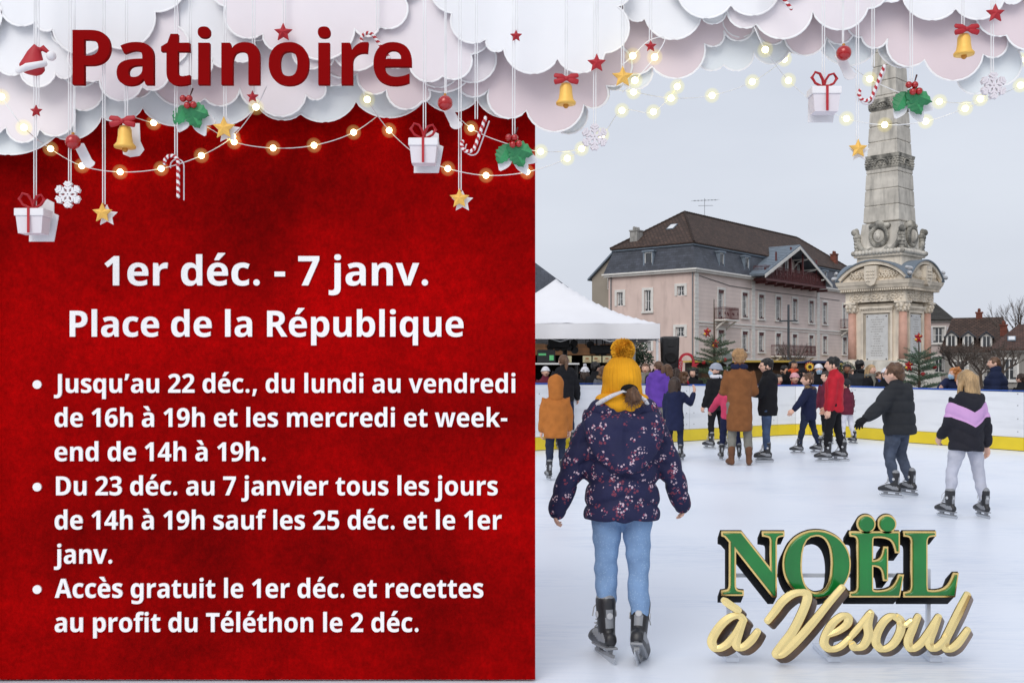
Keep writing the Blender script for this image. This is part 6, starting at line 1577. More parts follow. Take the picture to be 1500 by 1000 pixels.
GLYPHS_SANS['t'] = (291, [[178,-7,162,-6,147,-4,132,-1,119,4,107,10,96,19,86,29,78,41,71,56,67,73,64,93,63,115,63,291,15,291,15,334,71,367,99,445,163,445,163,367,266,367,266,291,163,291,163,115,164,105,166,97,170,90,175,84,182,79,189,76,198,74,207,73,239,77,270,85,270,10,230,-2]])
GLYPHS_SANS['u'] = (441, [[181,-7,153,-5,128,1,105,11,86,25,70,43,59,67,52,95,50,128,50,367,150,367,150,152,151,134,154,118,158,104,165,93,173,84,183,78,195,74,210,73,231,75,248,81,262,91,272,104,279,121,285,142,288,166,289,194,289,367,389,367,389,0,312,0,299,47,293,47,284,34,273,23,260,14,245,6,230,1,214,-4,197,-6]])
GLYPHS_SANS['v'] = (382, [[140,0,0,367,105,367,175,158,185,119,189,83,192,83,194,101,196,120,201,139,207,158,277,367,382,367,242,0]])
GLYPHS_SANS['w'] = (575, [[111,0,7,367,106,367,148,204,157,164,164,119,169,84,171,84,174,109,179,142,184,172,188,191,233,367,343,367,386,191,393,161,399,118,402,84,405,84,410,117,417,163,426,204,470,367,568,367,463,0,354,0,326,128,318,162,307,211,296,258,288,290,285,290,278,258,267,211,256,162,248,127,218,0]])
GLYPHS_SANS['x'] = (388, [[3,0,128,187,9,367,123,367,194,250,266,367,379,367,260,187,385,0,271,0,194,126,117,0]])
GLYPHS_SERIF = {}
GLYPHS_SERIF['N'] = (494, [[403,-11,107,350,107,79,107,66,109,54,111,44,115,37,119,31,124,27,132,23,141,20,153,18,167,17,167,0,18,0,18,17,54,23,59,26,63,29,66,32,69,36,71,41,73,47,74,53,75,61,76,69,76,79,76,388,36,433,18,439,18,455,156,455,391,169,391,377,391,387,390,395,389,402,388,409,386,414,384,419,381,423,378,426,374,429,369,431,363,433,357,435,349,436,341,438,331,439,331,455,480,455,480,439,467,438,455,436,446,433,439,429,433,425,429,419,426,411,424,401,422,390,422,377,422,-11]])
GLYPHS_SERIF['O'] = (525, [[261,-11,241,-10,222,-8,204,-5,186,1,169,7,152,15,136,24,122,34,107,45,94,58,82,71,71,85,61,101,53,117,45,134,39,152,34,170,31,189,29,208,28,228,29,248,31,267,34,285,39,303,45,321,53,338,61,354,71,370,83,384,95,397,108,410,122,421,137,431,153,440,170,448,188,454,206,460,225,463,245,465,265,466,285,465,304,463,322,460,340,454,357,448,373,440,389,432,404,422,418,411,431,399,443,385,454,371,464,356,473,340,481,323,487,305,492,287,495,268,497,248,498,228,497,208,495,189,492,170,487,152,481,134,473,117,464,101,454,85,443,71,430,58,417,45,403,34,388,24,372,15,355,7,337,1,319,-5,300,-8,281,-10], [265,12,306,21,338,47,361,90,374,150,379,228,378,268,374,304,368,337,359,365,348,389,334,408,318,424,301,434,281,441,260,443,218,434,186,409,163,365,150,305,145,228,146,188,150,151,157,119,166,91,177,67,191,47,207,32,224,21,244,14]])
GLYPHS_SERIF['E'] = (442, [[14,0,14,17,27,17,39,19,49,22,56,25,62,30,67,36,70,43,73,53,75,65,75,78,75,369,75,385,73,399,70,410,67,419,62,425,56,430,48,434,39,437,28,438,16,439,16,455,399,455,399,320,383,320,379,343,373,363,364,381,353,395,340,406,325,415,306,421,285,426,260,429,232,430,200,428,196,427,193,425,190,423,188,420,186,417,183,388,183,246,193,246,210,247,225,250,238,254,250,261,259,269,267,279,274,292,280,307,284,325,288,345,304,345,304,118,287,118,285,133,283,148,280,160,277,171,273,181,268,190,263,197,256,204,249,209,241,213,232,216,222,219,211,221,198,222,185,222,183,222,183,67,183,58,184,50,186,44,189,39,192,35,196,32,202,30,210,29,219,28,230,28,249,28,267,30,284,32,299,35,313,39,326,44,339,50,350,57,361,65,371,75,380,86,388,98,396,111,404,126,411,143,430,143,402,0]])
GLYPHS_SERIF['L'] = (426, [[15,0,15,17,28,18,40,20,49,23,56,27,62,32,67,38,70,46,73,55,75,67,75,81,75,379,74,391,73,402,70,411,66,419,62,425,56,429,49,433,40,436,29,438,16,439,16,455,250,455,250,439,240,439,230,438,222,437,214,436,208,434,202,432,198,429,194,425,191,421,188,416,186,411,184,404,183,397,182,388,182,379,182,83,185,47,187,43,189,39,192,36,196,33,200,31,234,28,253,28,270,30,286,32,301,36,315,40,327,45,339,52,350,60,361,69,370,80,379,92,387,105,395,120,402,136,409,154,427,154,402,0]])
# ================================================================== BOARD, LETTERING, PAPER DECORATIONS
def pairs(d): return {ch: ([list(zip(q[0::2], q[1::2])) for q in g], adv) for ch, (adv, g) in d.items()}
GS = pairs(GLYPHS_SANS); GF = pairs(GLYPHS_SERIF)
def circ(x, y, r, n=20): return [(x + r * math.cos(2 * PI * k / n), y + r * math.sin(2 * PI * k / n)) for k in range(n)]
GS['.'] = ([circ(93, 48, 52)], 190); GS[','] = ([[(62, 96), (150, 96), (158, 84), (128, -10), (100, -84), (32, -84), (58, 20)]], 198)
GS['’'] = ([[(48, 480), (140, 480), (148, 468), (116, 380), (88, 318), (20, 318), (44, 400)]], 172); GS['-'] = ([[(22, 146), (194, 146), (194, 226), (22, 226)]], 216); GS[' '] = ([], 175)
AC = [[(150, 412), (218, 412), (322, 520), (322, 532), (205, 532), (150, 428)]]; GR = [[(250, 412), (182, 412), (70, 520), (70, 532), (190, 532), (250, 428)]]
GS['é'] = (GS['e'][0] + AC, GS['e'][1]); GS['è'] = (GS['e'][0] + GR, GS['e'][1]); GS['à'] = (GS['a'][0] + GR, GS['a'][1])
def curve_mesh(polys, ext, offset=0.0, bevel=0.0, shear=(0, 0)):
    """flat letters in x / z facing -y, front at y = 0, back at y = ext"""
    cu = bpy.data.curves.new('letters', 'CURVE'); cu.dimensions = '2D'; cu.fill_mode = 'BOTH'; cu.extrude = ext / 2; cu.offset = offset
    if bevel: cu.bevel_depth = bevel; cu.bevel_resolution = 2
    for p in polys:
        s = cu.splines.new('POLY'); s.points.add(len(p) - 1); s.use_cyclic_u = True
        for q, (x, z) in zip(s.points, p): q.co = (x, z, 0, 1)
    o = link(bpy.data.objects.new('letters', cu)); dg = bpy.context.evaluated_depsgraph_get(); dg.update()
    me = bpy.data.meshes.new_from_object(o.evaluated_get(dg)); bpy.data.objects.remove(o); me.materials.clear()
    for v in me.vertices:
        x, z, y = v.co; y = ext / 2 - y; v.co = (x + shear[0] * y, y, z + shear[1] * y)
    b = mesh_bm(me); bmesh.ops.recalc_face_normals(b, faces=b.faces); b.to_mesh(me); b.free()
    return me
def line_polys(s, glyphs, px0, px1, base, cap, Y):
    """a line of writing from px0 to px1 with its baseline and cap height given in picture rows, at distance Y"""
    out = []; x = 0
    for ch in s:
        g, adv = glyphs[ch]
        out += [[(x + a, c) for a, c in p] for p in g]; x += adv
    lo = min(a for p in out for a, c in p); hi = max(a for p in out for a, c in p)
    k = (px1 - px0) / (hi - lo); kz = (base - cap) / 480.0; res = []
    for p in out: res.append([((px0 + (a - lo) * k - CX) / F * Y, CZ + (HY - base + c * kz) / F * Y) for a, c in p])
    return res
def put(name, me, mats, parent, Y, label=None):
    me.transform(Matrix.Translation(Vector((0, Y, 0)) - parent.location)); return meshobj(name, me, mats, parent, label=label)

REDP = mat('mottled red panel paint', (.30, .001, .001), .9, 0, .3, 40, .1, 120, spec=.04)
def mottled():
    N, L, p = nodes_of(REDP); tc = N.new('ShaderNodeTexCoord')
    n1 = N.new('ShaderNodeTexNoise'); n1.inputs['Scale'].default_value = 1.05; n1.inputs['Detail'].default_value = 5; n1.inputs['Roughness'].default_value = .6
    mp0 = N.new('ShaderNodeMapping'); mp0.inputs['Location'].default_value = (1.7, 0, .9); L.new(tc.outputs['Object'], mp0.inputs[0]); L.new(mp0.outputs[0], n1.inputs[0])
    r1 = N.new('ShaderNodeValToRGB'); e = r1.color_ramp.elements; e[0].position = .3; e[1].position = .66; e[0].color = (.13, .0004, .0006, 1); e[1].color = (.40, .0008, .0012, 1)
    m_ = r1.color_ramp.elements.new(.47); m_.color = (.25, .0006, .0009, 1)
    L.new(n1.outputs['Fac'], r1.inputs[0]); out = r1.outputs[0]
    for rot, sc, amt in (((0, .5, 0), (30, 1, 24), .22), ((0, -1.1, 0), (16, 1, 20), .2), ((0, 1.5, 0), (70, 1, 60), .28)):
        mp = N.new('ShaderNodeMapping'); mp.inputs['Rotation'].default_value = rot; mp.inputs['Scale'].default_value = sc; L.new(tc.outputs['Object'], mp.inputs[0])
        n = N.new('ShaderNodeTexNoise'); n.inputs['Scale'].default_value = 1; n.inputs['Detail'].default_value = 6; L.new(mp.outputs[0], n.inputs[0])
        mr = N.new('ShaderNodeMapRange'); mr.inputs[1].default_value = .3; mr.inputs[2].default_value = .7; mr.inputs[3].default_value = 1 - amt * .6; mr.inputs[4].default_value = 1 + amt * .6; L.new(n.outputs['Fac'], mr.inputs[0])
        x = N.new('ShaderNodeVectorMath'); x.operation = 'SCALE'; L.new(out, x.inputs[0]); L.new(mr.outputs[0], x.inputs['Scale']); out = x.outputs[0]
    L.new(out, p.inputs['Base Color'])
mottled()
WL = mat('white letter acrylic', (.94, .94, .94), .5, 0, .02); DR = mat('dark red letter acrylic', (.24, .0005, .001), .85, 0, .05, 4, spec=.08); TIMB = mat('pale timber', srgb(150, 118, 84), .8, 0, .25, 5, .2, 40)
YB = 4.62
bd = thing('information_board', 'large mottled red board with white French skating dates standing at left', 'board', (-1.17, YB, 0))
b = B(); box(b, (-1.1725, YB + .03, 1.66), (2.555, .06, 3.30)); build('panel', b, REDP, bd, world=True)
b = B()
for x in (-2.3, -1.17, -.1):
    box(b, (x, YB + .11, 1.65), (.08, .09, 3.28)); tube(b, [(x, YB + .16, 1.9), (x, YB + 1.15, .04)], .035, 6); box(b, (x, YB + .65, .02), (.1, 1.1, .04))
for z in (.5, 1.6, 2.8): box(b, (-1.17, YB + .18, z), (2.4, .04, .1))
build('back_frame', b, TIMB, bd, world=True)
for s, x0, x1, bs, cp in (("1er déc. - 7 janv.", 153, 627, 418, 375), ("Place de la République", 102, 679, 493, 455), ("Jusqu’au 22 déc., du lundi au vendredi", 79, 755, 575, 547.5), ("de 16h à 19h et les mercredi et week-", 80, 743, 625, 597.5), ("end de 14h à 19h.", 80, 389, 675, 647.5),
        ("Du 23 déc. au 7 janvier tous les jours", 82, 729, 725, 697.5), ("de 14h à 19h sauf les 25 déc. et le 1er", 80, 735, 775, 747.5), ("janv.", 79, 164, 825, 797.5), ("Accès gratuit le 1er déc. et recettes", 80, 708, 875, 847.5), ("au profit du Téléthon le 2 déc.", 80, 613, 925, 897.5)):
    ps = line_polys(s, GS, x0, x1, bs, cp, YB - .008); i = 0
    for wd in s.split(' '):
        n = sum(len(GS[ch][0]) for ch in wd); put('word', curve_mesh(ps[i:i + n], .0095), WL, bd, YB - .008, 'white word ' + wd); i += n
for py in (563, 713, 863):
    p = at(54, py, YB - .008); put('bullet', curve_mesh([circ(p.x, p.z, .0195)], .0095), WL, bd, YB - .008)
# gantry above the picture that the paper clouds hang from
ZT = 3.24
gn = thing('timber_gantry', 'pale timber beam and post carrying the hanging paper clouds', 'gantry', (2.95, 4.45, 0))
b = B(); box(b, (.2, 4.45, ZT + .06), (5.7, .14, .12), bev=.01); [box(b, (-2.4 + .55 * k_, 4.36, ZT + .03), (.04, .30, .05)) for k_ in range(10)]; build('beam', b, TIMB, gn, world=True)
b = B(); box(b, (2.95, 4.45, ZT / 2 - .001), (.14, .14, ZT - .002), bev=.01); box(b, (2.95, 4.45, .05), (.7, .7, .1)); build('post', b, TIMB, gn, world=True)
b = B(); box(b, (-2.55, 4.45, ZT / 2 - .001), (.14, .14, ZT - .002), bev=.01); build('post', b, TIMB, gn, world=True)

# ---- paper clouds
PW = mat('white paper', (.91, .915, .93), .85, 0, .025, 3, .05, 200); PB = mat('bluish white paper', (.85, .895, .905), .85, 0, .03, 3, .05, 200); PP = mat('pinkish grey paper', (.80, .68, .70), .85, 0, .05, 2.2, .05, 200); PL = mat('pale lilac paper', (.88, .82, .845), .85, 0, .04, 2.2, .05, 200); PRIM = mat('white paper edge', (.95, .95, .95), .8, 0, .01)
def scallop(cusps, bulge=.36):
    out = []
    for (xa, ya), (xb, yb) in zip(cusps, cusps[1:]):
        c = Vector((xb - xa, yb - ya)); l = c.length; s = bulge * l
        r = (l * l / 4 + s * s) / (2 * s); n = Vector((-c.y, c.x)) / l      # picture rows grow downwards: left-to-right chords bulge down
        m = Vector(((xa + xb) / 2, (ya + yb) / 2)); o = m - n * (r - s)
        a0 = math.atan2(ya - o.y, xa - o.x); a1 = math.atan2(yb - o.y, xb - o.x)
        d = a1 - a0
        while d > 0: d -= 2 * PI
        k_ = max(8, int(l / 7))
        for k in range(k_): out.append((o.x + r * math.cos(a0 + d * k / k_), o.y + r * math.sin(a0 + d * k / k_)))
    out.append(cusps[-1]); return out
NCL = [0]
def cloud(label, Y, cusps, m, top=-78, bulge=.36, th=.0035):
    NCL[0] += 1; Y = Y - .0011 * (NCL[0] % 20)
    px_ = scallop(cusps, bulge)
    x0, x1 = cusps[0][0], cusps[-1][0]
    q = px_ + [(x1, min(top, cusps[-1][1] - 5)), (x0, min(top, cusps[0][1] - 5))]
    ps = [((x - CX) / F * Y, min(CZ + (HY - y) / F * Y, ZT - .003)) for x, y in q]
    xm = ((x0 + x1) / 2 - CX) / F * Y
    t = thing('paper_cloud', label, 'paper cloud', (xm, Y, ZT - .01), 0, 'hanging paper clouds')
    b = B(); r_ = geometry.delaunay_2d_cdt([Vector(p) for p in ps], [], [list(range(len(ps)))], 1, 1e-6)
    fr = [b.verts.new((v.x, Y, v.y)) for v in r_[0]]; bk = [b.verts.new((v.x, Y + th, v.y)) for v in r_[0]]
    for f in r_[2]: b.faces.new([fr[i] for i in f]); b.faces.new([bk[i] for i in f][::-1])
    for e_ in [e for e in b.edges if len(e.link_faces) == 1 and e.verts[0].co.y == fr[0].co.y]:
        i0, i1 = [fr.index(v) for v in e_.verts]; b.faces.new((fr[i0], fr[i1], bk[i1], bk[i0]))
    build('sheet', b, m, t, world=True)
    b = B(); n = len(px_); tube(b, [(x, Y + th / 2, z) for x, z in ps[:n]], .0045, 6); 
    for v in b.verts: v.co.y = Y - .002 + (v.co.y - Y - th / 2) * .35
    build('rim', b, PRIM, t, world=True)
L5 = [4.50, 4.465, 4.43, 4.395, 4.36, 4.325]
cloud('bluish white back cloud at far left, its lobes lowest over the red board', L5[0], [(-60, 190), (81, 200), (149, 171), (209, 158), (292, 172), (372, 158)], PB, bulge=.22)
cloud('bluish white back cloud under the middle letters of the title', L5[0], [(375, 150), (441, 167), (521, 149), (620, 148)], PB, bulge=.24)
cloud('bluish white back cloud between the red bauble and the board edge', L5[0], [(600, 120), (624, 146), (699, 146), (771, 162), (800, 150)], PB, bulge=.24)
cloud('bluish white back cloud behind the left snowflake near the board edge', L5[0], [(790, 150), (815, 190), (857, 154), (889, 125), (912, 120)], PB, bulge=.42)
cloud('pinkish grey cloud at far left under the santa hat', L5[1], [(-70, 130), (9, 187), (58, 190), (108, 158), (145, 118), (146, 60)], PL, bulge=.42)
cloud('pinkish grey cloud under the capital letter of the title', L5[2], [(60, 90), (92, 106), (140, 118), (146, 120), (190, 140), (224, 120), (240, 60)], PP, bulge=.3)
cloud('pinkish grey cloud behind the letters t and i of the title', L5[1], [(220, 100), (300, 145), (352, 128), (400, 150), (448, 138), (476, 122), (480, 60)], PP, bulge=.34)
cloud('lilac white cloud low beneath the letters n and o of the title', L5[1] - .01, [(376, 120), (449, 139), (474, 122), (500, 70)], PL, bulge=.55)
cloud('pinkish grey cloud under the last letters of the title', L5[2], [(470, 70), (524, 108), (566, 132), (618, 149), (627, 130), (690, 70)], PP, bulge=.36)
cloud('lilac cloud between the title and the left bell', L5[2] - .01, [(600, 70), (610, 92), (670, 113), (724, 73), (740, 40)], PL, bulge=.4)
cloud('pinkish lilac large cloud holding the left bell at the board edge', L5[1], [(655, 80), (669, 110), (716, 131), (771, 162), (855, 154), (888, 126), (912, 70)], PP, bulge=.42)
cloud('white front cloud in the top left corner behind the santa hat string', L5[4], [(-60, 60), (0, 4), (54, 30), (77, 43), (78, 44), (152, 62), (227, 18), (262, -60)], PW, bulge=.34)
cloud('pale cloud left edge under the santa hat', L5[3], [(-70, 60), (-2, 70), (30, 108), (82, 106), (107, 105), (146, 70), (150, 20)], PW, bulge=.4)
cloud('pale lilac cloud behind the title letters P and a', L5[3] - .01, [(76, 40), (110, 60), (146, 118), (208, 128), (245, 95), (262, 40)], PL, bulge=.4)
cloud('white cloud behind the letters t i n of the title', L5[3], [(225, 20), (228, 60), (272, 110), (310, 84), (342, 88), (372, 60), (390, 0)], PW, bulge=.4)
cloud('white front cloud at top middle over the letters n o', L5[4], [(325, -40), (330, 10), (385, 50), (430, 66), (520, 42), (556, 40), (594, 0), (600, -50)], PL, bulge=.36)
cloud('lilac front cloud behind the letters r and e of the title', L5[3] - .012, [(430, 66), (468, 98), (487, 78), (556, 80), (600, 88), (648, 112), (690, 80), (704, 20)], PL, bulge=.36)
cloud('white front cloud above the bauble at top right of the board', L5[4] - .008, [(650, -50), (662, 20), (712, 58), (738, 72), (817, 86), (886, 78), (905, 10), (910, -40)], PW, bulge=.36)
# right hand clouds
cloud('bluish white back cloud right of the gold star, first on the right', L5[0], [(896, 90), (910, 118), (955, 100), (952, 84)], PB, bulge=.45)
cloud('bluish white back cloud left of the right gift box', L5[0], [(1020, 80), (1060, 96), (1104, 76), (1155, 76), (1190, 40)], PB, bulge=.36)
cloud('bluish white back cloud behind the right red bauble', L5[0], [(1180, 50), (1203, 74), (1285, 70), (1353, 86), (1400, 70)], PB, bulge=.3)
cloud('bluish white back cloud behind the right snowflake', L5[0], [(1390, 70), (1402, 118), (1450, 124), (1492, 76), (1494, 40)], PB, bulge=.36)
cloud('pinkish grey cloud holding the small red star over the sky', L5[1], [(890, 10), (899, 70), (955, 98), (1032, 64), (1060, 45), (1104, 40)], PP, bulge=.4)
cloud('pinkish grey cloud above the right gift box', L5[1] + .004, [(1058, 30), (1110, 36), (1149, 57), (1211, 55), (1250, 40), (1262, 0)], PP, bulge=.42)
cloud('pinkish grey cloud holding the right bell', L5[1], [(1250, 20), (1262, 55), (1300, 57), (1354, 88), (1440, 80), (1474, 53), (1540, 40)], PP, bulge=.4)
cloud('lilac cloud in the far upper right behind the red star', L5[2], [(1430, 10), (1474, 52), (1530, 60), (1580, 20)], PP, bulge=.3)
cloud('white front cloud at top above the small red star', L5[3], [(890, -20), (916, 6), (945, 28), (1027, 26), (1064, 15), (1080, -40)], PW, bulge=.38)
cloud('white front cloud under the top right candy cane', L5[3] - .006, [(1060, -30), (1066, 8), (1108, 36), (1190, 17), (1271, 13), (1290, -40)], PL, bulge=.36)
cloud('white front cloud above the obelisk tip', L5[4], [(990, -40), (995, 0), (1070, 8), (1140, -6), (1180, -50)], PW, bulge=.3)
cloud('white front cloud left of the right bell', L5[3], [(1270, -30), (1322, -2), (1400, 13), (1470, 2), (1500, -10), (1570, -40)], PW, bulge=.3)

# ---- title
b_ = thing('title_lettering', 'thick dark red letters spelling Patinoire before the paper clouds', 'lettering', (at(354, 84, 4.25)))
TY = 4.165
def title():
    s = "Patinoire"; allp = []; x = 0
    pl = line_polys(s, GS, 106, 603, 124, 44, TY)
    i = 0
    for ch in s:
        n = len(GS[ch][0]); put('letter', curve_mesh(pl[i:i + n], .022), DR, b_, TY, 'dark red letter ' + ch); i += n
title()

# ---- hanging ornaments
GOLDY = mat('matt gold card', srgb(240, 190, 92), .5, .15, .12, 5); GOLDD = mat('deep gold card', srgb(196, 134, 52), .5, .2, .12, 5); REDC = mat('red card', srgb(176, 28, 40), .55, 0, .12, 5); GREENC = mat('holly green card', srgb(58, 148, 92), .5, 0, .2, 9); GREEND = mat('deep holly green card', srgb(40, 120, 74), .5, 0, .2, 9); CARDW = mat('white card', (.84, .82, .83), .8, 0, .03); CARDL = mat('lilac white card', (.76, .71, .74), .8, 0, .04); STRW = mat('white cord', (.85, .85, .85), .8); CANEC = mat('clear film', (.62, .5, .5), .35, 0, .05)
OY = 4.20
def orn(name, label, cat, px_, py_, Y=OY, strings=((-1.2, 2.2),), top=10, group=None):
    p = at(px_, py_, Y); t = thing(name, label, cat, p, 0, group or 'hanging christmas ornaments')
    k = Y / F
    b = B()
    for dx in strings[0]:
        tube(b, [(dx * k, .012, top * k), (dx * k, .012, ZT - p.z)], .0022, 5)
    build('string', b, STRW, t)
    return t, k
def starpts(r, ri, rot=PI / 2, n=5): return [((r if i % 2 == 0 else ri) * math.cos(rot + i * PI / n), (r if i % 2 == 0 else ri) * math.sin(rot + i * PI / n)) for i in range(2 * n)]
def star(label, px_, py_, r, m, back=True, Y=OY, rot=0.0):
    t, k = orn('hanging_star', label, 'star', px_, py_, Y, top=r * .9)
    b = B(); P_ = starpts(r * k, r * k * .47, PI / 2 + rot); c0 = b.verts.new((0, -.016, 0)); c1 = b.verts.new((0, .012, 0)); e0 = [b.verts.new((x, -.004, z)) for x, z in P_]; e1 = [b.verts.new((x, .004, z)) for x, z in P_]
    for i in range(10): j = (i + 1) % 10; b.faces.new((c0, e0[i], e0[j])); b.faces.new((c1, e1[j], e1[i])); b.faces.new((e0[i], e1[i], e1[j], e0[j]))
    build('star', b, m, t)
    if back:
        b = B(); P_ = starpts(r * k * 1.1, r * k * .54, PI / 2 + rot); prism(b, [(x + 4 * k, z - 3 * k) for x, z in P_], .016, .021); build('paper_backing', b, CARDW, t)
def bell(label, px_, py_, s=1.0, back=True, Y=OY):
    t, k = orn('hanging_bell', label, 'bell', px_, py_, Y, top=20 * s); k *= s
    b = B(); lathe(b, [(.1 * k, 16 * k), (7 * k, 15 * k), (9.5 * k, 10 * k), (10 * k, 0), (11.5 * k, -9 * k), (15.5 * k, -14 * k), (15 * k, -17 * k), (8 * k, -17.5 * k)], 28); build('bell_body', b, GOLDY, t, True)
    b = B(); ball(b, (0, 0, -19 * k), 4.3 * k, 12, 8); build('clapper', b, GOLDD, t, True)
    b = B()
    for sg in (-1, 1):
        for up_ in (-1, 1): tube(b, [(0, -10 * k, 20 * k), (sg * 8 * k, -11 * k, (20 + up_ * 3) * k), (sg * 17 * k, -10 * k, (20 + up_ * 5) * k)], [(2.5 * k, 1.5 * k), (4.5 * k, 2 * k), (4.2 * k, 2 * k)], 10)
    ball(b, (0, -11 * k, 20 * k), (3.6 * k, 3 * k, 3.6 * k), 12, 8); build('bow', b, REDC, t, True)
    if back:
        b = B(); prism(b, [(x * k, z * k) for x, z in ((-11, 24), (14, 24), (15, -2), (21, -15), (14, -24), (0, -26), (-10, -22), (-12, -10))], .055, .06); build('paper_backing', b, CARDW, t)
def bauble(label, px_, py_, r=11, Y=OY):
    t, k = orn('hanging_bauble', label, 'bauble', px_, py_, Y, ((-.6, 1.2),), r + 3)
    b = B(); ball(b, (0, 0, 0), r * k, 28, 20); build('ball', b, REDB, t, True)
    b = B(); lathe(b, [(2.2 * k, (r - 1) * k), (2.2 * k, (r + 2.2) * k), (1 * k, (r + 3) * k)], 12); build('cap', b, GOLDD, t)
    b = B(); n = 10
    P_ = [(6 + 8 * math.cos(a), -8 + 0 * a) for a in (0,)]
    pts = []
    for a in range(n + 1): g = PI + a * PI / n; pts.append((12 + 9.5 * math.cos(g) + 3, -26 + 9 * math.sin(g) * .9))
    pts += [(20, -22), (8, 2), (-8, 2)]
    prism(b, [(x * k, z * k) for x, z in pts], .05, .055); build('paper_backing', b, CARDW, t)
def gift(label, px_, py_, Y=OY, back=True):
    t, k = orn('hanging_gift', label, 'gift box', px_, py_, Y, top=14)
    b = B(); frustum(b, (0, 0), 17 * k, 19.5 * k, -28 * k, -3.2 * k)
    for v in b.verts: v.co.y *= .7
    build('box', b, CARDL, t)
    b = B(); box(b, (0, 0, 2.5 * k), (43 * k, 31 * k, 11 * k), bev=.004); build('lid', b, CARDW, t)
    b = B(); prism(b, [(-1.8 * k, -28 * k), (1.8 * k, -28 * k), (1.8 * k, 8 * k), (-1.8 * k, 8 * k)], -16.5 * k, -15.6 * k)
    box(b, (0, 0, 8.8 * k), (3.6 * k, 33 * k, 1.2 * k))
    for sg in (-1, 1):
        pts = [(0, 0, 9 * k), (sg * 6 * k, -3 * k, 11 * k), (sg * 14 * k, -4 * k, 15 * k), (sg * 19 * k, -4 * k, 23 * k), (sg * 14 * k, -4 * k, 31 * k), (sg * 7 * k, -3 * k, 29 * k), (sg * 2.2 * k, -1 * k, 21 * k), (0, 0, 10 * k)]
        tube(b, [(x * (1 if sg < 0 else .92), y, z * (1 if sg < 0 else .9) + (0 if sg < 0 else .9 * k)) for x, y, z in pts], [(1.8 * k, 2.6 * k)] * 8, 8, ref=(0, 0, 1))
    build('ribbon', b, REDC, t)
    if back:
        b = B(); prism(b, [(x * k, z * k) for x, z in ((-17, -36), (20, -36), (27, 3), (20, 6), (20, 22), (10, 27), (0, 20), (-16, 10))], 22 * k, 24 * k); build('paper_backing', b, CARDW, t)
def cane(label, px_, py_, flip=False, ang=0.0, Y=OY, L_=46, r=12, back=True, top=26):
    t, k = orn('candy_cane', label, 'candy cane', px_, py_, Y, top=top)
    pts = [(0, -L_ / 2 + i * (L_ - r) / 10) for i in range(11)]
    pts += [(-r + r * math.cos(a), L_ / 2 - r + r * math.sin(a)) for a in [j * PI * 1.08 / 10 for j in range(1, 11)]]
    M2 = Matrix.Rotation(ang, 2); P_ = []
    for x, z in pts:
        v = M2 @ Vector((x + r / 2, z)); P_.append((v.x, -v.y if flip else v.y))
    fine = []
    for a, c in zip(P_, P_[1:]):
        for q in range(4): fine.append((a[0] + (c[0] - a[0]) * q / 4, a[1] + (c[1] - a[1]) * q / 4))
    b = B(); vs = tube(b, [(x * k, 0, z * k) for x, z in fine], 2.6 * k, 12, ref=(0, 1, 0))
    b.faces.ensure_lookup_table(); b.faces.index_update()
    for f in b.faces:
        if len(f.verts) == 4:
            i = f.index; ring, kk = divmod(i, 12); f.material_index = 1 if ((ring * 1.0 + kk * .66) % 8) < 4 else 0
    build('cane', b, [CARDW, REDC], t, True)
    if back:
        b = B(); tube(b, [((x + 5) * k, .03, (z - 3) * k) for x, z in P_], [(3.8 * k, 1.0 * k)] * len(P_), 8, ref=(0, 1, 0))
        for v in b.verts: v.co.y = .03 + (v.co.y - .03) * .3
        build('paper_backing', b, CARDL, t)
def snow(label, px_, py_, r=19, Y=OY, m=None):
    t, k = orn('hanging_snowflake', label, 'snowflake', px_, py_, Y, top=r)
    b = B(); 
    for a in range(6):
        M = Matrix.Rotation(a * PI / 3, 4, 'Y'); v0 = len(b.verts); off = a * .0004
        def bar(x0, z0, x1, z1, w=1.6):
            d = Vector((x1 - x0, z1 - z0)).normalized(); n = Vector((-d.y, d.x)) * w
            vs = prism(b, [((x0 - n.x) * k, (z0 - n.y) * k), ((x1 - n.x) * k, (z1 - n.y) * k), ((x1 + n.x) * k, (z1 + n.y) * k), ((x0 + n.x) * k, (z0 + n.y) * k)], -.006 - off, .006 + off); bmesh.ops.transform(b, matrix=M, verts=vs)
        bar(0, 1, 0, r)
        for f, l in ((.38, .28), (.62, .3), (.82, .2)):
            for sg in (-1, 1): off += .0004; bar(0, r * f, sg * r * l, r * (f + l * .75), 1.4)
    build('snowflake', b, m or CARDW, t)
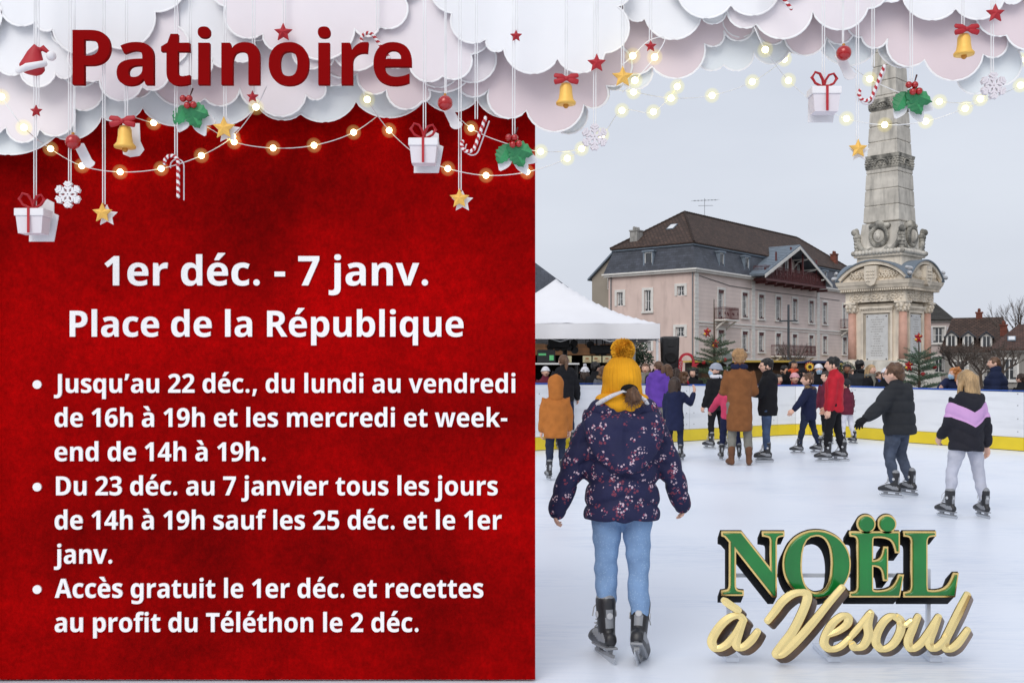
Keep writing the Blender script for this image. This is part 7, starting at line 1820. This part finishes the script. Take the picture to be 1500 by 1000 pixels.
def holly(label, px_, py_, Y=OY, back=True):
    t, k = orn('hanging_holly', label, 'holly sprig', px_, py_, Y, top=18)
    def leaf(ax, L_, W_, ox, oz, mi_b, y):
        n = 5; up_ = []; dn = []
        for i in range(n * 2 + 1):
            u = i / (n * 2); w = W_ * math.sin(PI * min(1, u * .96 + .04)) ** .7 * (1.0 if i % 2 else .78)
            up_.append((u * L_, w)); dn.append((u * L_, -w))
        out = up_ + [(L_ * 1.06, 0)] + dn[::-1] + [(0, 0)]
        b = B(); ca_, sa_ = math.cos(ax), math.sin(ax)
        f = lambda p, yy: b.verts.new(((ox + p[0] * ca_ - p[1] * sa_) * k, y + yy, (oz + p[0] * sa_ + p[1] * ca_) * k))
        mid = [f((u * L_ / 10 * 1.0, 0), -.012) for u in range(11)]
        U = [f(p, 0) for p in up_]; D = [f(p, 0) for p in dn]
        for i in range(10):
            b.faces.new((mid[i], mid[i + 1], U[i + 1], U[i])); q = b.faces.new((mid[i + 1], mid[i], D[i], D[i + 1])); q.material_index = 1
        tip = f((L_ * 1.06, 0), 0); b.faces.new((mid[10], tip, U[10])); b.faces.new((tip, mid[10], D[10])).material_index = 1
        o = build('leaf', b, [GREENC, GREEND], t); s_ = o.modifiers.new('t', 'SOLIDIFY'); s_.thickness = .003
    leaf(R(-20), 38, 14, -8, 2, 0, .004); leaf(R(-62), 34, 13, -2, 2, 0, .012); leaf(R(-122), 32, 12, -4, 6, 0, .02) if False else leaf(R(-118), 30, 12, -8, 4, 0, .02)
    b = B()
    for x, z in ((-7, 12), (2, 12), (-1, 2), (8, 3)): ball(b, (x * k, -.016, z * k), 5 * k, 14, 10)
    build('berries', b, REDB, t, True)
    b = B(); tube(b, [(0, -.01, 8 * k), (3 * k, -.008, 18 * k), (6 * k, -.006, 27 * k)], [.9 * k, .9 * k, 1.3 * k], 6); build('stalk', b, mat('dark berry stalk', srgb(70, 26, 26), .7), t)
    if back:
        b = B()
        for i_, (ax, L_, W_, ox, oz) in enumerate(((R(-20), 38, 11, 0, -6), (R(-62), 34, 10, 4, -8), (R(-118), 30, 10, -6, -6))):
            pts = [(u * L_ / 8, W_ * math.sin(PI * (u / 8 * .8 + .15))) for u in range(9)] + [(u * L_ / 8, -W_ * math.sin(PI * (u / 8 * .8 + .15))) for u in range(8, -1, -1)]
            prism(b, [((ox + x * math.cos(ax) - z * math.sin(ax)) * k, (oz + x * math.sin(ax) + z * math.cos(ax)) * k) for x, z in pts], .030 + .001 * i_, .036 + .001 * i_)
        build('paper_backing', b, CARDW, t)
def santa(label, px_, py_, Y=OY):
    t, k = orn('santa_hat', label, 'santa hat', px_, py_, Y, ((-4, 1),), 18)
    b = B(); tube(b, [(-7 * k, 0, -15 * k), (-5 * k, 0, -6 * k), (-3 * k, 0, 5 * k), (1 * k, 0, 14 * k), (8 * k, 0, 14 * k), (18 * k, 0, 6 * k)], [(19 * k, 12 * k), (15.5 * k, 11 * k), (11 * k, 9 * k), (7 * k, 6 * k), (4.5 * k, 4 * k), (2.5 * k, 2.5 * k)], 18); meshobj('cone', remesh(b, .004, 2), REDC, t)
    b = B(); tube(b, [(-25 * k, -4 * k, -21 * k), (-8 * k, -13 * k, -18 * k), (13 * k, -5 * k, -11 * k)], [4.4 * k, 5.5 * k, 4.6 * k], 12); build('brim', b, CARDW, t, True)
    b = B(); ball(b, (22 * k, -2 * k, 1 * k), 7 * k, 18, 12); build('pompom', b, CARDW, t, True)
BKT = 4.30
santa('little red santa hat with white brim hanging at top left', 54, 84)
star('red star hanging under the santa hat', 53, 163, 9, REDC, False)
bell('gold bell with red bow and white backing before the red board', 183, 200)
holly('holly sprig with red berries hanging under the title letter t', 277, 158)
star('gold star at the string of lights under the title letter n', 328, 188, 17, GOLDY)
cane('candy cane with straight leg down, hanging over the red board', 256, 258, L_=60, r=10)
bauble('red bauble with white backing left of the gold bell', 107, 208)
snow('white snowflake hanging over the red board beside the gift', 100, 285)
gift('white gift box with red bow lowest at far left', 49, 315)
star('small gold star hanging lowest left of the candy cane', 150, 312, 15, GOLDY)
star('small red star hanging under the title letter n', 370, 142, 9, REDC, False)
star('red star half behind the title letter o', 415, 48, 14, REDC, False, Y=BKT)
cane('candy cane half behind the last letters of the title', 552, 68, ang=R(35), Y=BKT, L_=50, r=10, back=False)
bauble('red bauble with white backing right of the title', 652, 151)
gift('white gift box with red bow right of centre on the red board', 621, 213)
cane('tilted candy cane with its hook down before the red board', 697, 197, flip=True, ang=R(20), L_=56, r=10, top=24)
holly('holly sprig crossing the right edge of the red board', 752, 215)
star('gold star hanging lowest at the right of the red board', 673, 291, 15, GOLDY)
star('small red star at top left of the left sky bell', 756, 53, 9, REDC, False)
bell('gold bell with red bow on the cloud beside the board edge', 829, 137, .95, False)
star('large red star right of the left sky bell', 874, 93, 14, REDC, False)
snow('pale snowflake hanging over the sky beside the board edge', 871, 201, 19, OY, CARDL)
star('gold star hanging where the two cloud groups meet', 912, 113, 16, GOLDY, False)
star('small red star hanging over the sky left of centre', 953, 68, 9, REDC, False)
cane('candy cane cut off by the top edge of the picture', 1138, -6, ang=R(38), Y=4.28, L_=56, r=10, back=False)
bauble('red bauble hanging left of the obelisk', 1236, 78)
gift('white gift box with red bow hanging left of the obelisk', 1207, 138)
cane('tilted candy cane with its hook down before the obelisk', 1280, 122, flip=True, ang=R(22), L_=58, r=10, top=26)
holly('holly sprig with red berries hanging before the obelisk', 1336, 138)
bell('gold bell with red bow at upper right', 1412, 65, .95, False)
star('red star at the top right corner', 1458, 20, 14, REDC, False)
snow('pale snowflake hanging near the right edge', 1455, 126, 19, OY, CARDL)
star('gold star hanging left of the obelisk shaft', 1257, 218, 14, GOLDY)

# ---- strings of light bulbs
BULB = mat('lit warm bulb', (1, .95, .8), .4, emit=((1.0, .86, .48), 8.0)); 
HALO = bpy.data.materials.new('pale yellow bulb halo'); HALO.use_nodes = True  # added glow volume that stands for the halo around each bulb
def halo():
    N = HALO.node_tree.nodes; L = HALO.node_tree.links; N.remove(N['Principled BSDF']); o = N['Material Output']
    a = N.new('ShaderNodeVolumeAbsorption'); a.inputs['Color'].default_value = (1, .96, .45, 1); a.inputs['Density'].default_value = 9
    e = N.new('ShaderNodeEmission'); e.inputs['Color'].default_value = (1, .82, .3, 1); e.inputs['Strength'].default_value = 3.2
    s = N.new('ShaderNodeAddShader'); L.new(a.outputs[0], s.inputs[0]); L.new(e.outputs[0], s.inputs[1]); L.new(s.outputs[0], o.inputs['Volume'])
halo()
RW = 4.575; FW = 4.26
def lights(label, pts):
    """pts: px, py, distance, bulb?"""
    c = pts[len(pts) // 2]; p0 = at(c[0], c[1], c[2]); t = thing('light_string', label, 'string lights', p0, 0, 'strings of small warm bulbs')
    P_ = [at(*q[:3]) for q in pts]; b = B(); fine = []
    for i in range(len(P_) - 1):
        a0 = P_[max(0, i - 1)]; a1 = P_[i]; a2 = P_[i + 1]; a3 = P_[min(len(P_) - 1, i + 2)]
        for k in range(6):
            u = k / 6; fine.append(.5 * ((2 * a1) + (a2 - a0) * u + (2 * a0 - 5 * a1 + 4 * a2 - a3) * u * u + (3 * a1 - a0 - 3 * a2 + a3) * u ** 3))
    fine.append(P_[-1]); tube(b, [v - p0 for v in fine], .0022, 5); build('cable', b, STRW, t)
    for q, v in zip(pts, P_):
        if q[3]:
            b = B(); ball(b, v - p0, .0135, 16, 12); bu = build('bulb', b, BULB, t, True)
            b = B(); ball(b, v - p0, .034, 20, 14); build('halo', b, HALO, bu, True)  # glow of the bulb put in as a tinted ball, no glass shell
W = RW
lights('lowest light string sagging across the red board from far left', [(2, 142, FW, 1), (35, 187, FW, 1), (74, 218, W, 1), (120, 243, W, 1), (176, 252, W, 1), (236, 247, W, 1), (295, 228, W, 1), (341, 200, W, 1), (375, 157, FW, 1), (390, 128, FW, 0)])
lights('light string passing behind the gold star on the red board', [(180, 166, W, 0), (225, 180, W, 1), (262, 180, W, 0), (298, 184, W, 1), (343, 208, W, 1), (400, 217, W, 1), (460, 213, W, 1), (518, 194, W, 1), (565, 159, W, 1), (600, 120, 4.52, 0)])
lights('light string under the right gift on the red board', [(522, 112, FW, 0), (538, 146, FW, 1), (570, 191, W, 1), (612, 228, W, 0), (656, 247, W, 1), (712, 257, W, 1), (772, 252, W, 1), (831, 232, 4.56, 1), (882, 198, 4.56, 1), (911, 162, 4.56, 1), (957, 164, 4.56, 1), (992, 127, 4.56, 1), (1003, 96, 4.52, 0)])
lights('short light string crossing the board edge behind the holly', [(655, 155, W, 0), (690, 188, W, 1), (735, 208, W, 0), (792, 222, 4.56, 1), (852, 218, 4.56, 1), (882, 198, 4.56, 0)])
lights('light string sagging over the sky left of the obelisk', [(890, 130, 4.56, 0), (928, 135, 4.56, 1), (983, 144, 4.56, 1), (1043, 140, 4.56, 1), (1102, 120, 4.56, 1), (1149, 87, 4.56, 1), (1175, 60, 4.54, 0)])
lights('long light string passing in front of the obelisk shaft', [(1105, 40, FW, 0), (1121, 73, FW, 1), (1155, 118, 4.50, 1), (1195, 152, 4.56, 0), (1240, 174, 4.56, 1), (1296, 183, 4.56, 1), (1356, 178, 4.56, 1), (1414, 159, 4.56, 1), (1495, 125, 4.56, 1), (1560, 80, 4.56, 0)])
lights('short light string behind the bauble and holly by the obelisk', [(1213, 60, FW, 0), (1236, 88, 4.56, 0), (1274, 116, 4.56, 1), (1330, 140, 4.56, 0), (1376, 149, 4.56, 1), (1436, 145, 4.56, 1), (1495, 88, 4.56, 1), (1530, 50, 4.56, 0)])
lights('two light bulbs beside the gold star between the cloud groups', [(912, 95, FW, 0), (927, 82, FW, 1), (950, 60, FW, 0), (974, 56, FW, 0), (959, 84, FW, 1), (930, 118, FW, 1), (912, 135, FW, 0)])

# ---- free standing letters on the ice
GREENL = mat('glossy green letter face', srgb(14, 116, 46), .25, 0, .25, 5, coat=.3); GOLDM = mat('brushed gold', (.90, .64, .24), .25, .9, .08, 20); GOLDF = mat('pale gold face', (.96, .76, .34), .24, .75, .06, 8); BRONZ = mat('dark bronze side', (.12, .052, .008), .3, .7, .6, 14); BLACKL = mat('black letter core', (.003, .003, .003), .7, spec=.08)
YS = 4.90
sg = thing('letter_sign', 'freestanding green and gold letters spelling Noël à Vesoul on the ice', 'letter sign', at(1228, 971, YS))
def fit(ch, x0, x1, y0, y1, Y):
    ps = GF[ch][0]; lx = min(a for p in ps for a, c in p); hx = max(a for p in ps for a, c in p); lz = min(c for p in ps for a, c in p); hz = max(c for p in ps for a, c in p); out = []
    for p in ps: out.append([((x0 + (a - lx) / (hx - lx) * (x1 - x0) - CX) / F * Y, CZ + (HY - (y1 + (c - lz) / (hz - lz) * (y0 - y1))) / F * Y) for a, c in p])
    return out
def dots(y): return [[((x - CX) / F * YS, 0) for x in (0,)]]
for nm, ch, x0, x1, y0, y1 in (('N', 'N', 1059, 1147, 780, 872), ('O', 'O', 1148.5, 1244, 778, 874), ('Ë', 'E', 1246.5, 1321.5, 780, 872), ('L', 'L', 1325.5, 1402, 780, 872)):
    ps = fit(ch, x0, x1, y0, y1, YS)
    if nm == 'Ë':
        for x in (1269, 1299.5): p = at(x, 767, YS); ps.append(circ(p.x, p.z, 11.5 / F * YS, 28))
    L_ = put('letter', curve_mesh(ps, .018, .0075), GOLDM, sg, YS, 'green letter %s with gold edge' % nm)
    for nm2, me, m2, y2 in (('face', curve_mesh(ps, .004, -.0068, .0055), GREENL, YS - .0065), ('core', curve_mesh(ps, .085, .0075, .003, shear=(.06, -.62)), BLACKL, YS + .0185)):
        me.transform(Matrix.Translation(Vector((0, y2, 0)) - sg.location)); meshobj(nm2, me, m2, L_)
def stroke(pts, w, taper=(.75, .75)):
    """smooth brush stroke through crop points: centre line and half widths in metres"""
    P_ = [Vector((1000 + x / 3.0, 720 + y / 3.0)) for x, y in pts]; out = []
    for i in range(len(P_) - 1):
        a0 = P_[max(0, i - 1)]; a1 = P_[i]; a2 = P_[i + 1]; a3 = P_[min(len(P_) - 1, i + 2)]
        for k in range(8):
            u = k / 8; out.append(.5 * ((2 * a1) + (a2 - a0) * u + (2 * a0 - 5 * a1 + 4 * a2 - a3) * u * u + (3 * a1 - a0 - 3 * a2 + a3) * u ** 3))
    out.append(P_[-1]); n = len(out); res = []
    for i, p in enumerate(out):
        t = i / (n - 1); d = (out[min(i + 1, n - 1)] - out[max(i - 1, 0)]).normalized()
        ang = abs(d.y) ; wd = w * (.72 + .38 * ang) * (taper[0] + (1 - taper[0]) * min(1, t * 6)) * (taper[1] + (1 - taper[1]) * min(1, (1 - t) * 6))
        res.append((p, d, wd))
    return res
def ribbon(bm, st, Y, y0, y1, shear, grow=0.0, ridge=.006):
    n = len(st); k = Y / F; prev = None; first = None
    def pt(p, o, y): 
        q = p + o; return Vector(((q.x - CX) * k + shear[0] * (y - Y), y, CZ + (HY - q.y) * k + shear[1] * (y - Y)))
    for i, (p, d, w) in enumerate(st):
        nn = Vector((-d.y, d.x)) * (w + grow); dy = .0022 * i / n
        e = Vector((0, 0))
        q = [bm.verts.new(pt(p, nn, y0 - dy)), bm.verts.new(pt(p, nn * .0, y0 - dy - ridge)), bm.verts.new(pt(p, -nn, y0 - dy)), bm.verts.new(pt(p, -nn, y1 - dy)), bm.verts.new(pt(p, nn, y1 - dy))]
        if prev:
            for j in range(5): bm.faces.new((prev[j], prev[(j + 1) % 5], q[(j + 1) % 5], q[j]))
        else: bm.faces.new(q[::-1])
        prev = q
    bm.faces.new(prev)
    for (p, d, w), s_, idx in ((st[0], -1, 0), (st[-1], 1, n - 1)):      # round ends
        w += grow; dy = .0022 * idx / n; ring = []
        nn = Vector((-d.y, d.x))
        pts = [p + nn * (w * math.cos(a)) + d * s_ * (w * .8 * math.sin(a)) for a in [j * PI / 8 for j in range(9)]]
        a_ = [bm.verts.new(pt(v, Vector((0, 0)), y0 - dy)) for v in pts]; c_ = [bm.verts.new(pt(v, Vector((0, 0)), y1 - dy)) for v in pts]
        bm.faces.new(a_); bm.faces.new(c_[::-1])
        for j in range(8): bm.faces.new((a_[j], a_[j + 1], c_[j + 1], c_[j]))
SCR = [('à', [([(272, 566), (250, 545), (215, 548), (175, 578), (140, 625), (128, 662), (148, 688), (190, 672), (232, 625), (258, 575)], 6.2), ([(268, 560), (245, 620), (234, 662), (248, 684), (275, 674), (305, 645), (330, 610)], 6.2), ([(178, 474), (212, 498), (248, 520)], 6)]),
       ('V', [([(372, 568), (402, 530), (440, 480), (485, 448), (530, 442), (548, 462), (530, 520), (485, 610), (440, 670), (412, 712), (440, 710), (500, 655), (575, 570), (640, 490), (702, 418)], 6.4)]),
       ('e', [([(628, 632), (680, 612), (722, 580), (726, 550), (700, 545), (658, 578), (628, 630), (622, 668), (648, 690), (690, 680), (735, 640)], 6)]),
       ('s', [([(735, 640), (790, 575), (828, 526)], 5), ([(826, 530), (812, 580), (815, 630), (790, 675), (755, 682), (742, 664)], 6.2)]),
       ('o', [([(948, 560), (920, 545), (885, 568), (855, 620), (850, 665), (878, 690), (922, 670), (955, 615), (958, 565), (940, 545)], 6), ([(945, 575), (975, 585), (1005, 562)], 4.4)]),
       ('u', [([(1035, 545), (1010, 600), (990, 655), (1004, 688), (1042, 668), (1085, 612), (1122, 548)], 6), ([(1124, 546), (1098, 610), (1082, 660), (1098, 686), (1130, 670), (1160, 632)], 6)]),
       ('l', [([(1252, 450), (1215, 525), (1175, 605), (1150, 660), (1165, 690), (1205, 668), (1252, 604)], 6.2)])]
for i, (nm, sts) in enumerate(SCR):
    b = B(); b2 = B()
    for j, (pts, w) in enumerate(sts):
        st = stroke(pts, w); ribbon(b, st, YS - .075, YS - .075 - .003 * j - .0004 * i, YS - .067 - .003 * j, (0, 0))
        ribbon(b2, st, YS - .075, YS - .0655 - .003 * j, YS - .008 - .003 * j - .001 * i, (.66, -.62), -.1)
    L_ = build('script_letter', b, GOLDF, sg, world=True, label='gold script letter ' + nm); 
    o = build('core', b2, BRONZ, sg, world=True); o.parent = L_
b = B()
for px_ in (1075, 1225, 1375): 
    p = at(px_, 840, YS); box(b, (p.x, YS + .125, p.z / 2), (.018, .02, p.z)); box(b, (p.x, YS + .16, .012), (.06, .26, .022))
box(b, (at(1225, 830, YS).x, YS + .13, at(1225, 850, YS).z), (.98, .016, .018))
build('stand', b, mat('clear acrylic stand', (.74, .80, .9), .25, 0, .02), sg, world=True)
# ================================================================== LIGHT AND CAMERA
w = bpy.data.worlds.new('World'); SC.world = w; w.use_nodes = True
N = w.node_tree.nodes; L = w.node_tree.links
bg = N['Background']
SUN_EL, SUN_AZ = R(40), R(205)          # sun azimuth measured from +y clockwise: behind the camera, to the left
sky = N.new('ShaderNodeTexSky'); sky.sky_type = 'NISHITA'; sky.sun_disc = False; sky.sun_elevation = SUN_EL; sky.sun_rotation = SUN_AZ
sky.air_density = 1.0; sky.dust_density = 6.0; sky.ozone_density = 1.0
# overcast: an even grey cloud deck over the clear sky
tc = N.new('ShaderNodeTexCoord'); mp = N.new('ShaderNodeMapping'); mp.inputs['Scale'].default_value = (1.1, 1.1, 3.2); L.new(tc.outputs['Generated'], mp.inputs[0])
nz = N.new('ShaderNodeTexNoise'); nz.inputs['Scale'].default_value = 1.6; nz.inputs['Detail'].default_value = 6; nz.inputs['Roughness'].default_value = .5; L.new(mp.outputs[0], nz.inputs[0])
cr = N.new('ShaderNodeValToRGB'); cr.color_ramp.elements[0].position = .32; cr.color_ramp.elements[1].position = .7
cr.color_ramp.elements[0].color = (6.1, 6.5, 7.4, 1); cr.color_ramp.elements[1].color = (7.3, 7.7, 8.5, 1); L.new(nz.outputs['Fac'], cr.inputs[0])
mx = N.new('ShaderNodeMix'); mx.data_type = 'RGBA'; mx.inputs[0].default_value = .9; L.new(sky.outputs[0], mx.inputs[6]); L.new(cr.outputs[0], mx.inputs[7])
L.new(mx.outputs[2], bg.inputs['Color']); bg.inputs['Strength'].default_value = .108
sl = bpy.data.lights.new('sun', 'SUN'); sl.energy = 1.3; sl.angle = R(38); sl.color = (1, .965, .92)
so = link(bpy.data.objects.new('sun', sl)); d = Vector((math.sin(SUN_AZ) * math.cos(SUN_EL), math.cos(SUN_AZ) * math.cos(SUN_EL), math.sin(SUN_EL)))
so.rotation_euler = d.to_track_quat('Z', 'Y').to_euler(); so.location = (0, 0, 30)
cam = bpy.data.cameras.new('camera'); co = link(bpy.data.objects.new('camera', cam)); co.location = (0, 0, CZ); co.rotation_euler = (PI / 2, 0, 0)
cam.sensor_fit = 'HORIZONTAL'; cam.sensor_width = 36; cam.lens = 36; cam.shift_y = (HY - 500) / 1500; cam.clip_end = 4000; cam.clip_start = .05
SC.camera = co
SC.view_settings.view_transform = 'Standard'; SC.view_settings.look = 'None'; SC.view_settings.exposure = 0; SC.view_settings.gamma = 1
SC.cycles.use_denoising = True; SC.cycles.max_bounces = 6; SC.cycles.diffuse_bounces = 3; SC.cycles.glossy_bounces = 3; SC.cycles.sample_clamp_indirect = 4
